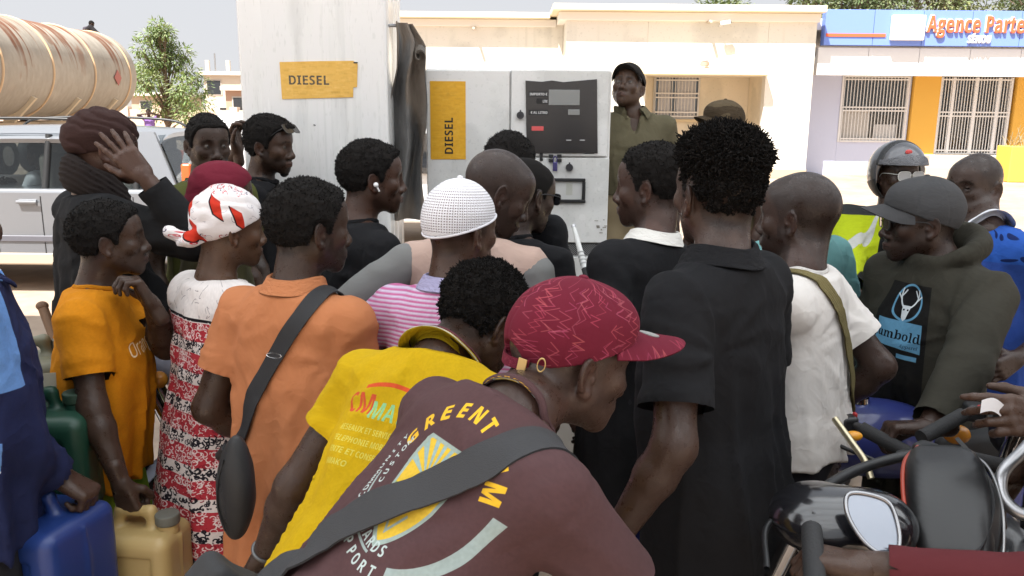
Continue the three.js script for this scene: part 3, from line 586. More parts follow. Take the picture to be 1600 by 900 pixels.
function ballCap(C, o) {
  const fy = o.fy ?? .05, by = o.by ?? -.03, yb = (z) => lerp(by, fy, (z + .125) / .225) + (o.dip ?? 0) * 0, A = o.a ?? [.0865, .1, .1135], cy = o.cy ?? .036;
  const groove = (x, z, y) => { const a = Math.atan2(x, z + .012) / (Math.PI / 3), q = Math.abs(a - Math.round(a)) * Math.hypot(x, z + .012); return .0016 * sstep(.0035, .0005, q) * sstep(cy + A[1], cy + A[1] - .02, y + .005); };
  const f = (x, y, z) => { let d = ell(x, y - cy, z + .012, ...A); d = smin(d, ell(x, y - .07, z - .045, .062, .05, .05), .03); d += groove(x, z, y) - .0022 * noise(x * 22 + 5, y * 22, z * 22); if (o.hole) d = smax(d, -Math.max(ell(x, y - (by + .006), z + .125, .038, .04, .04), -(y - by - .018)), .002); return Math.max(d, yb(z) - y); };
  const m = o.mat; hat(C, 'cap_crown', f, V(-.11, by - .02, -.14), V(.11, .16, .13), o.cell ?? .0035, m, around(-.05, .15), (x, y, z) => y > yb(z) + .0012);
  const len = o.len ?? .074, B = (u) => { const a = (u - .5) * 2 * 64 * R; return V(Math.sin(a) * (A[0] - .0015), 0, -.012 + Math.cos(a) * (A[2] - .003)); };
  const bm = slab((u, v) => { const b = B(u), a = (u - .5) * 2, q = len * Math.pow(Math.max(0, 1 - a * a), .45) * v; return V(b.x * (1 + .06 * v), yb(b.z) + .003 - (o.droop ?? .1) * q - (o.curve ?? .03) * a * a * (.35 + .65 * v) * (v > 0 ? 1 : .6), b.z + q); }, 28, 8, .0042);
  { const p = bm.attributes.position, uv = bm.attributes.uv; for (let i = 0; i < p.count; i++) uv.setXY(i, p.getX(i) * 2 + .5, p.getZ(i) * 4); }
  bm.applyMatrix4(C.H); partW('brim', bm, o.brimMat ?? m, C.g);
  const bt = new THREE.SphereGeometry(.009, 14, 8).scale(1, .6, 1).translate(0, cy + A[1] + .001, -.012); bt.applyMatrix4(C.H); partW('cap_button', bt, m, C.g);
  if (o.hole) {
    const st = slab((u, v) => { const a = Math.PI + (u - .5) * 1.15; const z = -.012 + Math.cos(a) * (A[2] - .004), y = yb(z) + .003 + v * .017; return V(Math.sin(a) * (A[0] - .003) * 1.0, y, -.012 + Math.cos(a) * (A[2] - .0075)); }, 20, 2, .003); st.applyMatrix4(C.H); partW('cap_strap', st, m, C.g);
    const ring = (a, w, geo) => { const z = -.012 + Math.cos(a) * A[2], p = V(Math.sin(a) * A[0] * 1.01, yb(z) + .0115, -.012 + Math.cos(a) * A[2] * 1.012); geo.rotateY(a); return geo.translate(p.x, p.y, p.z).applyMatrix4(C.H); };
    partW('buckle', ring(Math.PI + .52, 0, bx(.016, .021, .003, 0, 0, 0, .0008)), M.gold, C.g);
    partW('buckle', ring(Math.PI + .83, 0, new THREE.TorusGeometry(.0085, .0013, 8, 20).scale(.75, 1.25, 1)), M.gold, C.g);
  }
}
function rimPts(w, h, r, n = 28) { const a = []; for (let i = 0; i < n; i++) { const t = i / n * 2 * Math.PI, c = Math.cos(t), s = Math.sin(t), q = Math.pow(Math.pow(Math.abs(c), r) + Math.pow(Math.abs(s), r), -1 / r); a.push(V(c * q * w, s * q * h, 0)); } return a; }
function glasses(C, o = {}) {
  const y = o.y ?? .004, z = o.z ?? .103, tilt = o.tilt ?? 0, w = o.w ?? .026, h = o.h ?? .0185, mm = (g) => { g.translate(0, -y, -z); g.rotateX(tilt); g.translate(0, y, z); return g.applyMatrix4(C.H); };
  const fr = []; for (const q of [-1, 1]) { fr.push(tube(rimPts(w, h, o.sq ?? 3.2).map((p) => V(p.x + q * .0335, p.y + y, z - .006 * Math.abs((p.x * q + .0335) / .06))), .0017, 40, 6, true)); fr.push(tube([V(q * .058, y + .008, z - .006), V(q * .07, y + .008, z - .02), V(q * .0785, y + .009, z - .06), V(q * .081, y + .004, z - .108), V(q * .079, y - .016, z - .13)], .0017, 24, 6)); }
  fr.push(tube([V(-.009, y + .004, z), V(0, y + .0065, z + .003), V(.009, y + .004, z)], .0017, 10, 6));
  const grp = partW('glasses', mm(merge(fr)), o.mat ?? M.black, C.g);
  for (const q of [-1, 1]) { const sh = new THREE.ShapeGeometry(new THREE.Shape(rimPts(w - .001, h - .001, o.sq ?? 3.2).map((p) => new THREE.Vector2(p.x, p.y)))); const l = new THREE.ExtrudeGeometry(new THREE.Shape(rimPts(w - .001, h - .001, o.sq ?? 3.2).map((p) => new THREE.Vector2(p.x, p.y))), { depth: .0012, bevelEnabled: false }); l.rotateY(q * .1).translate(q * .0335, y, z - .004); const lm = mm(l); part('lens', lm.applyMatrix4(C.g.matrixWorld.clone().invert()), o.lens ?? M.glassDark, grp); }
}
function headWrap(C, o) {
  const A = o.a ?? [.09, .108, .117], cy = o.cy ?? .032, n = V(...(o.dir ?? [.25, 1, .35])).normalize(), fr = o.freq ?? 26, am = o.amp ?? .007;
  const f = (x, y, z) => {
    let d = ell(x, y - cy, z + .014, ...A); for (const b of o.blobs ?? []) d = smin(d, ell(x - b[0], y - b[1], z - b[2], b[3], b[4] ?? b[3], b[5] ?? b[3]), .025);
    const w = noise(x * 14, y * 14, z * 14) * .8 + noise(x * 31 + 7, y * 31, z * 31) * .25, ph = (x * n.x + y * n.y + z * n.z) * fr + w, sw = Math.abs(ph - Math.floor(ph) - .5) * 2;
    d -= am * (Math.pow(1 - sw, .6) - .5) + .003 * noise(x * 40, y * 40, z * 40);
    return Math.max(d, hatLine(o, x, z) - y);
  };
  return hat(C, o.name ?? 'head_wrap', f, V(-.17, -.13, -.21), V(.17, .2, .16), o.cell ?? .004, o.mat, around(-.1, .17));
}
const hatLine = (o, x, z) => lerp(o.by ?? -.05, o.fy ?? .045, clamp((z + .12) / .22));
// ---------------------------------------------------------------- the setting: ground, canopy, buildings, trees
const SAND = dataTex(512, (u, v) => { const n = tfbm(u, v, 6, 5, 3), m = tfbm(u, v, 40, 3, 8); const k = .5 + .28 * n + .18 * m; return [.6 + .3 * (k - .5), .53 + .28 * (k - .5), .465 + .26 * (k - .5)]; }, { srgb: true });
// faint dirt: soft stains and run marks
const GRIME = dataTex(512, (u, v) => { const n = tfbm(u, v, 5, 5, 21), r = tfbm(u, v, 3, 3, 23), d = noise(u * 60, v * 3, 2) * sstep(.0, .35, r); const k = 1 - .07 * sstep(.0, .4, n) - .06 * Math.max(0, d) - .04 * (tnoise(u, v, 128, 2) > .72 ? 1 : 0); return [.95 * k, .945 * k, .93 * k]; }, { srgb: true });
const PLASTER = dataTex(256, (u, v) => .5 + .35 * tfbm(u, v, 8, 5, 6));
{
  const g = new THREE.PlaneGeometry(900, 900, 1, 1).rotateX(-Math.PI / 2);
  structure('ground', g, new THREE.MeshStandardMaterial({ map: rep(SAND, 150, 150), roughness: .95, bumpMap: rep(SAND, 150, 150), bumpScale: .02 }));
  structure('forecourt', bx(22, .12, 12.5, 0, -.056, .2, .01), mat([1, 1, 1], .85, 0, { map: rep(SAND, .4, .4), bumpMap: rep(GRAIN, 2, 2), bumpScale: .003 }));
}
{ // the canopy over the pumps, above and behind the camera
  const t = tag(thing('canopy', null, null, V(0, 0, 0)), null, null, null, 'structure'), w = mat([.74, .74, .73], .6);
  // a pale translucent shade sheet on purlins: it keeps the sun off and lets soft light through
  part('shade_sheet', grid((u, v) => V(lerp(-8.5, 8.5, u), 5 + .05 * Math.sin(v * 40), lerp(-4.6, 2.5, v)), 20, 80, true), new THREE.MeshPhysicalMaterial({ color: lin(.78, .85, .93), roughness: 1, transmission: .62, thickness: 0 }), t);
  for (let k = 0; k < 7; k++) part('purlin', bx(17, .1, .06, 0, 4.86, lerp(-4.4, 2.35, k / 6), .005), w, t); for (const x of [-8.4, -2.8, 2.8, 8.4]) part('rafter', bx(.08, .16, 7.1, x, 4.72, -1.05, .005), w, t);
  for (const x of [-6.5, 6.5]) part('column', bx(.3, 4.6, .3, x, 2.3, 2.3, .01), w, t);
}
const sticker = (w, h, txt, col, size, off, rot, fade) => canvasTex(w, h, (c) => { c.fillStyle = col; c.fillRect(0, 0, w, h); reseed(w); for (let i = 0; i < 500; i++) { c.fillStyle = `rgba(${rnd() < .5 ? '255,235,190' : '120,80,10'},.05)`; c.fillRect(rr(0, w), rr(0, h), rr(4, 60), rr(2, 20)); } c.save(); c.translate(w / 2 + off[0], h / 2 + off[1]); c.rotate(rot); c.fillStyle = fade ? '#45403a' : '#1d1a17'; c.font = `bold ${size}px sans-serif`; c.textAlign = 'center'; c.textBaseline = 'middle'; c.fillText(txt, 0, 0); if (fade) { c.globalCompositeOperation = 'source-atop'; for (let i = 0; i < 260; i++) { c.fillStyle = 'rgba(214,170,88,.5)'; c.fillRect(rr(-size * 2.2, size * 2.2), rr(-size * .5, size * .5), rr(1, 9), rr(1, 5)); } } c.restore(); });
function shapeUV(pts, lift) { const s = new THREE.Shape(pts.map((p) => new THREE.Vector2(p[0], p[1]))), g = new THREE.ExtrudeGeometry(s, { depth: lift, bevelEnabled: false }); const xs = pts.map((p) => p[0]), ys = pts.map((p) => p[1]), a = Math.min(...xs), b = Math.max(...xs), c = Math.min(...ys), d = Math.max(...ys), p = g.attributes.position, uv = g.attributes.uv; for (let i = 0; i < p.count; i++) uv.setXY(i, (p.getX(i) - a) / (b - a), (p.getY(i) - c) / (d - c)); return g; }
const PZ = 4.02, PX0 = atZ(377, 170, PZ).x, PX1 = atZ(606, 170, PZ).x;
{
  const t = thing('pillar', 'white clad canopy pillar with a faded yellow fuel sticker', 'pillar', V((PX0 + PX1) / 2, 0, -PZ - .26));
  const w = PX1 - PX0, m = mat([.82, .83, .845], .5, 0, { map: GRIME, bumpMap: rep(PLASTER, .5, .5), bumpScale: .004, roughnessMap: rep(PLASTER, 1, 1) });
  const pg = new RoundedBoxGeometry(w, 4.6, .52, 3, .018).translate(0, 2.3, 0);
  part('cladding', pg, m, t); part('base_plate', bx(w + .08, .12, .6, 0, .06, 0, .01), M.steel, t);
  const q = (x, y) => { const a = atZ(x, y, PZ); return [a.x - t.position.x, a.y]; };
  const st = part('sticker', shapeUV([q(441, 155), q(437, 97), q(500, 95.5), q(552, 95), q(559, 100), q(558, 136), q(552, 137), q(552, 152)], .002).translate(0, 0, .2615), mat([1, 1, 1], .6, 0, { map: sticker(512, 256, 'DIESEL', '#d9ab50', 84, [-70, 2], 0, true) }), t);
  part('tape_edge', bx(.02, .006, .002, q(556, 98)[0], q(556, 98)[1], .265, .0005), M.black, t);
  for (const [x, y] of [[491, 195], [492, 196]]) part('scuff', bx(.008, .005, .002, q(x, y)[0], q(x, y)[1], .261 + (x - 491) * .0005, .0005), mat([.2, .2, .2], .8), t);
}
// ---- cream station building
const CREAM = mat([.86, .84, .78], .9, 0, { map: rep(GRIME, .22, .22), bumpMap: rep(PLASTER, .5, .5), bumpScale: .01 }), COPING = mat([.76, .66, .47], .85), TAN = mat([.8, .72, .57], .9, 0, { map: rep(GRIME, .3, .3), bumpMap: rep(PLASTER, .5, .5), bumpScale: .01 });
const span = (px0, py0, px1, py1, z) => { const a = atZ(px0, (py0 + py1) / 2, z), b = atZ(px1, (py0 + py1) / 2, z), c = atZ((px0 + px1) / 2, py0, z), d = atZ((px0 + px1) / 2, py1, z); return { x0: a.x, x1: b.x, y1: c.y, y0: d.y, w: b.x - a.x, h: c.y - d.y, cx: (a.x + b.x) / 2, cy: (c.y + d.y) / 2 }; };
const wallBox = (x0, x1, y0, y1, z0, z1, r = .01) => bx(x1 - x0, y1 - y0, Math.abs(z1 - z0), (x0 + x1) / 2, (y0 + y1) / 2, (z0 + z1) / 2, r);
function bars(t, name, s, z, n, hz, m, r = .012) { // an iron grille: uprights, rails and the dark slots top and bottom
  const up = new THREE.CylinderGeometry(r, r, s.h, 8), ra = bx(s.w, .04, .025, 0, 0, 0, .004); for (let i = 0; i <= n; i++) { const b = part(name, up, m, t); b.position.set(lerp(s.x0, s.x1, i / n), s.cy, z); }
  for (const k of hz) { const b = part('rail', ra, m, t); b.position.set(s.cx, lerp(s.y0, s.y1, k), z + .012); }
}
{
  const t = thing('station_building', 'low cream station building with flat overhanging roof behind the dispenser', 'building', V(0, 0, 0));
  const ZA = 24.4, ZB = 23, L0 = atZ(480, 100, ZA).x, L1 = atZ(884, 100, ZB).x, R1 = atZ(1268, 150, ZB).x, top = atZ(886, 12, ZB).y - .1, topA = atZ(740, 30, ZA).y, po = span(1006, 118, 1190, 300, ZB);
  part('wall', [wallBox(L0, L1 - .004, 0, topA, -ZA, -ZA - .3), wallBox(L0, L0 + .3, 0, topA - .004, -ZA - .304, -ZA - 8)], CREAM, t);
  part('wall', [wallBox(L1, po.x0, 0, top, -ZB, -ZB - .3), wallBox(po.x0 + .002, po.x1 - .002, po.y1, top - .002, -ZB - .003, -ZB - .297), wallBox(po.x1, R1, 0, top, -ZB, -ZB - .3), wallBox(L1, L1 + .3, 0, top - .01, -ZB - .302, -ZB - 8), wallBox(R1 - .3, R1, 0, top - .01, -ZB - .302, -ZB - 8)], CREAM, t);
  part('porch_wall', [wallBox(po.x0 - .5, po.x1 + .5, 0, po.y1 + .5, -ZB - 1.6, -ZB - 1.9), wallBox(po.x0 - .3, po.x0 - .002, 0, po.y1 + .4, -ZB - .31, -ZB - 1.59), wallBox(po.x1 + .002, po.x1 + .3, 0, po.y1 + .4, -ZB - .31, -ZB - 1.59), wallBox(po.x0 - .2, po.x1 + .2, po.y1 + .01, po.y1 + .2, -ZB - .31, -ZB - 1.59)], TAN, t);
  const ov = .38;
  part('roof', [wallBox(L1 - ov, R1 + .1, top, top + .17, -ZB + ov, -ZB - 8.2, .02)], COPING, t); part('roof_soffit', [wallBox(L1 - .2, R1 + .04, top - .22, top - .004, -ZB + .14, -ZB - 8.1, .02)], mat([.8, .77, .72], .9), t);
  part('roof', [wallBox(L0 - ov, L1 - ov - .01, topA, topA + .16, -ZA + ov, -ZA - 8.2, .02)], COPING, t); part('roof_soffit', [wallBox(L0 - .1, L1 - .21, topA - .2, topA - .004, -ZA + .14, -ZA - 8.1, .02)], mat([.8, .77, .72], .9), t);
  const led = span(1000, 108, 1190, 118, ZB); part('ledge', wallBox(led.x0 - .1, led.x1 + .1, led.y0, led.y1, -ZB + .4, -ZB + .002, .015), mat([.72, .6, .38], .85), t);
  const wz = ZB + 1.6, s = span(1023, 119, 1090, 183, wz), wn = part('window', [wallBox(s.x0 - .05, s.x0, s.y0 - .05, s.y1 + .05, -wz + .05, -wz + .001, .005), wallBox(s.x1, s.x1 + .05, s.y0 - .05, s.y1 + .05, -wz + .05, -wz + .001, .005), wallBox(s.x0 + .001, s.x1 - .001, s.y1, s.y1 + .05, -wz + .048, -wz + .001, .005), wallBox(s.x0 + .001, s.x1 - .001, s.y0 - .05, s.y0, -wz + .048, -wz + .001, .005)], mat([.6, .58, .54], .6), t);
  part('pane', wallBox(s.x0, s.x1, s.y0, s.y1, -wz + .012, -wz + .004, 0), new THREE.MeshPhysicalMaterial({ color: lin(.1, .12, .14), roughness: .08, clearcoat: 1 }), wn);
  part('curtain', [wallBox(s.x0 + .1, s.x0 + .45, s.y0 + .05, s.y1 - .05, -wz + .02, -wz + .014, 0), wallBox(s.x0 + .62, s.x1 - .1, s.y0 + .05, s.y1 - .05, -wz + .02, -wz + .014, 0)], mat([.5, .5, .52], .8), wn);
  bars(wn, 'bar', s, -wz + .085, 13, [.02, .12, .48, .58, .9, .98], mat([.66, .64, .6], .6));
  part('window_sill', wallBox(s.x0 - .1, s.x1 + .1, s.y0 - .13, s.y0 - .055, -wz + .16, -wz + .002, .01), mat([.6, .48, .3], .85), t);
  const s2 = span(1180, 121, 1188, 170, wz), w2 = part('slot_window', wallBox(s2.x0, s2.x1, s2.y0, s2.y1, -wz + .03, -wz + .002, .005), mat([.16, .1, .06], .6), t); for (let k = 0; k < 6; k++) part('slat', wallBox(s2.x0 + .01, s2.x1 - .01, lerp(s2.y0, s2.y1, k / 6) + .02, lerp(s2.y0, s2.y1, k / 6) + .07, -wz + .05, -wz + .032, .003), mat([.3, .2, .1], .6), w2);
  part('plinth', wallBox(L0 - .02, R1 + .02, 0, .25, -ZB + .02, -ZB - .001, .01), mat([.5, .4, .28], .9), t);
  // rain spouts, camera and lamp on the wall
  for (const [px, py, z] of [[741, 44, ZA], [1106, 34, ZB]]) { const p = atZ(px, py, z); part('rain_spout', [rod(p.clone(), p.clone().add(V(0, -.03, .42)), .045, .04)], mat([.5, .45, .38], .7), t); }
  const cam = atZ(1124, 41, ZB), c = thing('security_camera', 'small white security camera on a bracket high on the cream wall', 'security camera', cam); partW('bracket', rod(cam.clone(), cam.clone().add(V(.02, .02, .3)), .02), M.white, c); partW('camera_body', bx(.26, .1, .1, 0, 0, 0, .02).rotateZ(.15).translate(cam.x + .08, cam.y + .06, cam.z + .32), M.white, c); partW('lens', new THREE.CylinderGeometry(.03, .03, .02, 14).rotateZ(1.72).translate(cam.x + .215, cam.y + .082, cam.z + .32), M.black, c);
  const lp = atZ(1098, 102, ZB); lp.z += .22; const l = thing('wall_lantern', 'small white lantern standing on the ledge over the porch', 'lantern', lp); partW('lamp_base', new THREE.CylinderGeometry(.11, .13, .1, 16).translate(lp.x, lp.y + .03, lp.z), mat([.5, .25, .18], .6), l); partW('globe', lathe([[.001, .3], [.07, .28], [.1, .2], [.1, .08], [.08, .06]], 18).translate(lp.x, lp.y + .03, lp.z), mat([.75, .73, .68], .3), l);
}
// ---- blue and yellow agency
const font = await new FontLoader().loadAsync('fonts/droid/droid_sans_bold.typeface.json');
{
  const t = thing('agency_building', 'agency shop with blue sign band, white lower band and yellow pillars', 'building', V(0, 0, 0)), Z = 23.4, ZI = 24.4;
  const x0 = atZ(1277, 70, Z).x, x1 = x0 + 12, f = span(1290, 18, 1600, 73, Z), g = span(1280, 76, 1600, 119, Z);
  const blue = mat([.17, .27, .72], .45), wht = mat([.72, .73, .75], .5), yel = mat([.74, .42, .07], .75), pale = mat([.55, .6, .78], .8, 0, { bumpMap: rep(PLASTER, .5, .5), bumpScale: .01 }), orange = mat([.7, .13, .05], .5);
  const pw = (f.x1 - f.x0) / 4.1; for (let i = 0; i < 9; i++) { part('sign_panel', wallBox(x0 + .06 + i * pw + .006, x0 + .06 + (i + 1) * pw - .006, f.y0, f.y1, -Z + .3, -Z + .02, .008), blue, t); part('band_panel', wallBox(x0 - .02 + i * pw * 1.05 + .006, x0 - .02 + (i + 1) * pw * 1.05 - .006, g.y0, g.y1, -Z + .16, -Z - .1, .006), wht, t); }
  const ln = span(1284, 54, 1376, 59, Z); part('sign_stripe', wallBox(ln.x0, ln.x1, ln.y0, ln.y1, -Z + .325, -Z + .302, .004), orange, t);
  const lb = span(1383, 26, 1434, 65, Z), box = part('logo_box', bx(lb.w, lb.h, .14, lb.cx, lb.cy, -Z + .375, .03), mat([.8, .8, .8], .4), t);
  { const sw = []; for (let i = 0; i <= 12; i++) { const a = -1.9 + i * .21; sw.push(V(lb.cx + .05 + Math.cos(a) * lb.w * .26, lb.cy + .02 + Math.sin(a) * lb.h * .26, -Z + .447)); } part('logo_mark', tube(sw, .014, 30, 6), mat([.5, .55, .75], .5), box); }
  const text = (s, px, py, h, m, dz) => { const p = atZ(px, py, Z), tg = new TextGeometry(s, { font, size: h, depth: .06, curveSegments: 4, bevelEnabled: true, bevelSize: .006, bevelThickness: .006, bevelSegments: 1 }).scale(.7, 1, 1).translate(p.x, p.y, -Z + .305); return part('lettering', tg, m, t); };
  text('Agence Partenaire', 1438, 52, .42, orange); text('Agence Partenaire', 1438, 52, .42, wht).position.set(-.015, .02, -.012); text('SÉNOU', 1501, 68.5, .19, wht);
  // recessed shop front
  const seg = (px0, px1, py0, py1, z = ZI) => span(px0, py0, px1, py1, z);
  const gw = seg(1312, 1418, 119, 222), yp = seg(1420, 1461, 118, 262), dr = seg(1463, 1576, 121, 241), y2 = seg(1579, 1606, 118, 262), hi = g.y0 + .3;
  part('wall', [wallBox(x0 - .3, gw.x0, 0, hi, -ZI, -ZI - .2), wallBox(gw.x0 + .002, gw.x1 - .002, 0, gw.y0, -ZI - .004, -ZI - .2), wallBox(gw.x1, gw.x1 + .05, 0, hi, -ZI - .002, -ZI - .2)], pale, t);
  part('wall', [wallBox(y2.x1 + .3, x1, 0, hi, -ZI, -ZI - .2)], pale, t); part('pillar', wallBox(yp.x0, yp.x1, 0, hi - .01, -ZI + .12, -ZI - .25, .012), yel, t); part('pillar', wallBox(y2.x0, y2.x1 + .3, 0, hi - .01, -ZI + .12, -ZI - .25, .012), yel, t);
  part('ceiling', wallBox(x0 - .3, x1, hi + .002, hi + .2, -Z + .0, -ZI - 5), wht, t); part('interior_wall', wallBox(x0 - .2, x1, 0, hi, -ZI - 4, -ZI - 4.2), mat([.3, .3, .32], .9), t); part('side_wall', wallBox(x0 - .3, x0 - .05, 0, hi + 1, -ZI - .21, -ZI - 8), pale, t);
  part('roof', wallBox(x0 - .2, x1, f.y1 - .5, f.y1 - .2, -Z, -ZI - 8), wht, t);
  const win = part('window', [wallBox(gw.x0, gw.x0 + .06, gw.y0, gw.y1, -ZI + .03, -ZI - .15, .005), wallBox(gw.x1 - .06, gw.x1, gw.y0, gw.y1, -ZI + .03, -ZI - .15, .005), wallBox(gw.x0 + .06, gw.x1 - .06, gw.y0, gw.y0 + .06, -ZI + .028, -ZI - .15, .005)], wht, t);
  part('pane', wallBox(gw.x0 + .06, gw.x1 - .06, gw.y0 + .06, gw.y1, -ZI - .1, -ZI - .11, 0), M.pane, win); part('notice', wallBox(gw.x0 + .08, gw.cx - .06, gw.y0 + .1, gw.cy - .05, -ZI - .08, -ZI - .085, 0), mat([.55, .53, .5], .8), win); part('notice', wallBox(gw.cx + .1, gw.x1 - .25, gw.y0 + .1, gw.y0 + .5, -ZI - .08, -ZI - .085, 0), mat([.6, .6, .6], .8), win);
  bars(win, 'bar', { ...gw, x0: gw.x0 + .08, x1: gw.x1 - .08, w: gw.w - .12 }, -ZI + .03, 19, [.01, .05, .48, .53, .95, .99], mat([.72, .72, .72], .5), .014);
  const door = part('door', [wallBox(dr.x0, dr.x0 + .06, 0, dr.y1, -ZI + .05, -ZI - .1, .005), wallBox(dr.x1 - .06, dr.x1, 0, dr.y1, -ZI + .05, -ZI - .1, .005), wallBox(dr.cx - .05, dr.cx + .05, dr.y0, dr.y1 - .002, -ZI + .06, -ZI - .02, .005), wallBox(lerp(dr.x0, dr.x1, .17), lerp(dr.x0, dr.x1, .21), dr.y0, dr.y1 - .004, -ZI + .055, -ZI - .02, .005), wallBox(lerp(dr.x0, dr.x1, .79), lerp(dr.x0, dr.x1, .83), dr.y0, dr.y1 - .004, -ZI + .055, -ZI - .02, .005)], wht, t);
  bars(door, 'bar', { ...dr, x0: dr.x0 + .08, x1: dr.x1 - .08, w: dr.w - .1 }, -ZI + .03, 23, [.01, .05, .5, .55, .97], mat([.74, .74, .74], .5), .013); part('pane', wallBox(dr.x0 + .06, dr.x1 - .06, dr.y0, dr.y1 - .01, -ZI - .14, -ZI - .15, 0), M.pane, door);
  part('step', wallBox(dr.x0 - .4, x1, 0, dr.y0 - .01, -ZI + .7, -ZI + .128, .02), mat([.46, .4, .34], .9), t); part('step', wallBox(dr.x0 - .6, x1, 0, dr.y0 * .5, -ZI + 1.0, -ZI + .702, .02), mat([.46, .4, .34], .9), t);
  const pl = atZ(1590, 228, 22.6), pt = thing('planter', 'yellow masonry planter with dry twigs beside the grille door', 'planter', V(pl.x, 0, pl.z)); partW('planter_box', bx(1.0, pl.y, .7, pl.x + .15, pl.y / 2, pl.z, .03), yel, pt); { reseed(8); const tw = []; for (let i = 0; i < 26; i++) { const a = V(pl.x + rr(-.3, .5), pl.y, pl.z + rr(-.2, .2)); tw.push(rod(a, a.clone().add(V(rr(-.25, .25), rr(.2, .55), rr(-.2, .2))), .012, .005, 5)); } partW('twigs', tw, mat([.3, .25, .15], .9), pt); }
}
// ---- far houses and walls on the left
function farHouse(label, px0, py0, px1, d, col, wins, extra) {
  const s = span(px0, py0, px1, py0 + 10, d), y = s.y1, t = thing('far_house', label, 'house', V(s.cx, 0, -d)), m = mat(col, .95), x0 = -s.w / 2, x1 = s.w / 2;
  part('wall', wallBox(x0, x1, 0, y, 0, -7), m, t); part('roof', wallBox(x0 - .2, x1 + .2, y, y + .25, .3, -7.3, .02), mat([.6, .56, .5], .9), t);
  for (const [u, v, w, h] of wins) { const wn = part('window', wallBox(x0 + u * s.w - w / 2 - .08, x0 + u * s.w + w / 2 + .08, v - .08, v + h + .08, .04, .002, .01), mat([.5, .45, .4], .8), t); part('pane', wallBox(x0 + u * s.w - w / 2, x0 + u * s.w + w / 2, v, v + h, .06, .042, 0), M.glassDark, wn); }
  extra?.(t, x0, x1, y, m); return t;
}
farHouse('pale far house with flat roof and parapet posts right of the young tree', 318, 118, 430, 58, [.62, .54, .45], [[.14, 2.6, .9, .9], [.62, 2.6, .9, .9], [.3, .6, .9, 1.1]], (t, x0, x1, y) => { for (let k = 0; k < 4; k++) part('post', wallBox(x0 + .1 + k * 1.4, x0 + .35 + k * 1.4, y + .25, y + 1.0, -.2, -.45, .01), mat([.5, .45, .4], .9), t); part('roof_hut', wallBox(x1 - 2.6, x1 - .6, y + .25, y + 1.7, -1, -3), mat([.55, .48, .42], .9), t); part('tank_stand', rod(V(x0 + .5, y + .25, -1), V(x0 + .5, y + 1.5, -1), .05), M.steel, t); });
farHouse('low reddish mud house beside the pillar, far away', 352, 142, 460, 50, [.46, .3, .22], [[.2, 1.5, .7, .8]], null);
farHouse('small tan house behind the tanker end', 205, 150, 262, 62, [.5, .38, .28], [[.4, 1.2, .8, .9]], null);
{ const s = span(196, 172, 470, 205, 42), t = thing('boundary_wall', 'long low beige boundary wall behind the young tree', 'wall', V(s.cx, 0, -42)); part('wall', wallBox(-s.w / 2 - 12, s.w / 2 + 4, 0, s.y1, 0, -.3), mat([.6, .47, .37], .95, 0, { bumpMap: rep(PLASTER, .3, .3), bumpScale: .02 }), t); for (let k = 0; k < 9; k++) part('pier', wallBox(-s.w / 2 - 11 + k * 2.7, -s.w / 2 - 10.6 + k * 2.7, 0, s.y1 + .15, .08, -.38), mat([.6, .48, .38], .95), t); }
// ---- trees: tapered trunk, limbs, and a crown of leaf blades in clumps
function leafCloud(list, n, len, wid, m1, droop = .3) {
  const pos = [], nor = [], col = [];
  for (const [c, r, sq, dens] of list) for (let k = 0; k < n * dens; k++) {
    const th = rr(0, 6.283), ph = Math.acos(rr(-1, 1)), q = r * Math.pow(rnd(), .42), d = V(Math.sin(ph) * Math.cos(th), Math.cos(ph) * sq, Math.sin(ph) * Math.sin(th)), p = c.clone().addScaledVector(d, q);
    const a = d.clone().add(V(rr(-.7, .7), rr(-.7, .5) - droop, rr(-.7, .7))).normalize(), l = len * rr(.6, 1.3), b = V(a.z + rr(-.4, .4), rr(-.5, .5), -a.x + rr(-.4, .4)).normalize().multiplyScalar(wid * rr(.7, 1.2)), e = p.clone().addScaledVector(a, l), mid = p.clone().addScaledVector(a, l * .5), nn = b.clone().cross(a).normalize(), v = rr(.65, 1.3), y = rr(.8, 1.2);
    for (const x of [p, mid.clone().add(b), e, p, e, mid.clone().sub(b)]) { pos.push(x.x, x.y, x.z); nor.push(nn.x, nn.y, nn.z); col.push(m1[0] * v * y, m1[1] * v, m1[2] * v); }
  }
  const g = new THREE.BufferGeometry(); g.setAttribute('position', new THREE.Float32BufferAttribute(pos, 3)); g.setAttribute('normal', new THREE.Float32BufferAttribute(nor, 3)); g.setAttribute('color', new THREE.Float32BufferAttribute(col, 3)); return g;
}
const LEAF = new THREE.MeshPhysicalMaterial({ color: lin(1, 1, 1), vertexColors: true, roughness: .75, transmission: .45, thickness: 0 }), BARK = mat([.16, .11, .075], .9, 0, { bumpMap: GRAIN, bumpScale: .01 });
function tree(label, base, h, clumps, n, len, wid, col, lean = V(0, 0, 0), sd = 1) {
  reseed(sd); const t = thing('tree', label, 'tree', base), top = V(0, h * .8, 0).add(lean), tr = [tube([V(0, 0, 0), top.clone().multiplyScalar(.5).addScaledVector(lean, -.2), top], h * .018, 10, 8)];
  for (const [c, r] of clumps) { const s = top.clone().multiplyScalar(clamp(c.y / h * .7, .2, .9)); tr.push(rod(s, c, h * .009, h * .003, 6)); for (let k = 0; k < 3; k++) tr.push(rod(c.clone().lerp(s, .3), c.clone().add(V(rr(-r, r), rr(-r, r) * .6, rr(-r, r)).multiplyScalar(.8)), h * .004, h * .0015, 5)); }
  part('trunk', tr, BARK, t); part('crown', leafCloud(clumps.map(([c, r, sq = .75, d = 1]) => [c, r, sq, d]), n, len, wid, col), LEAF, t); return t;
}
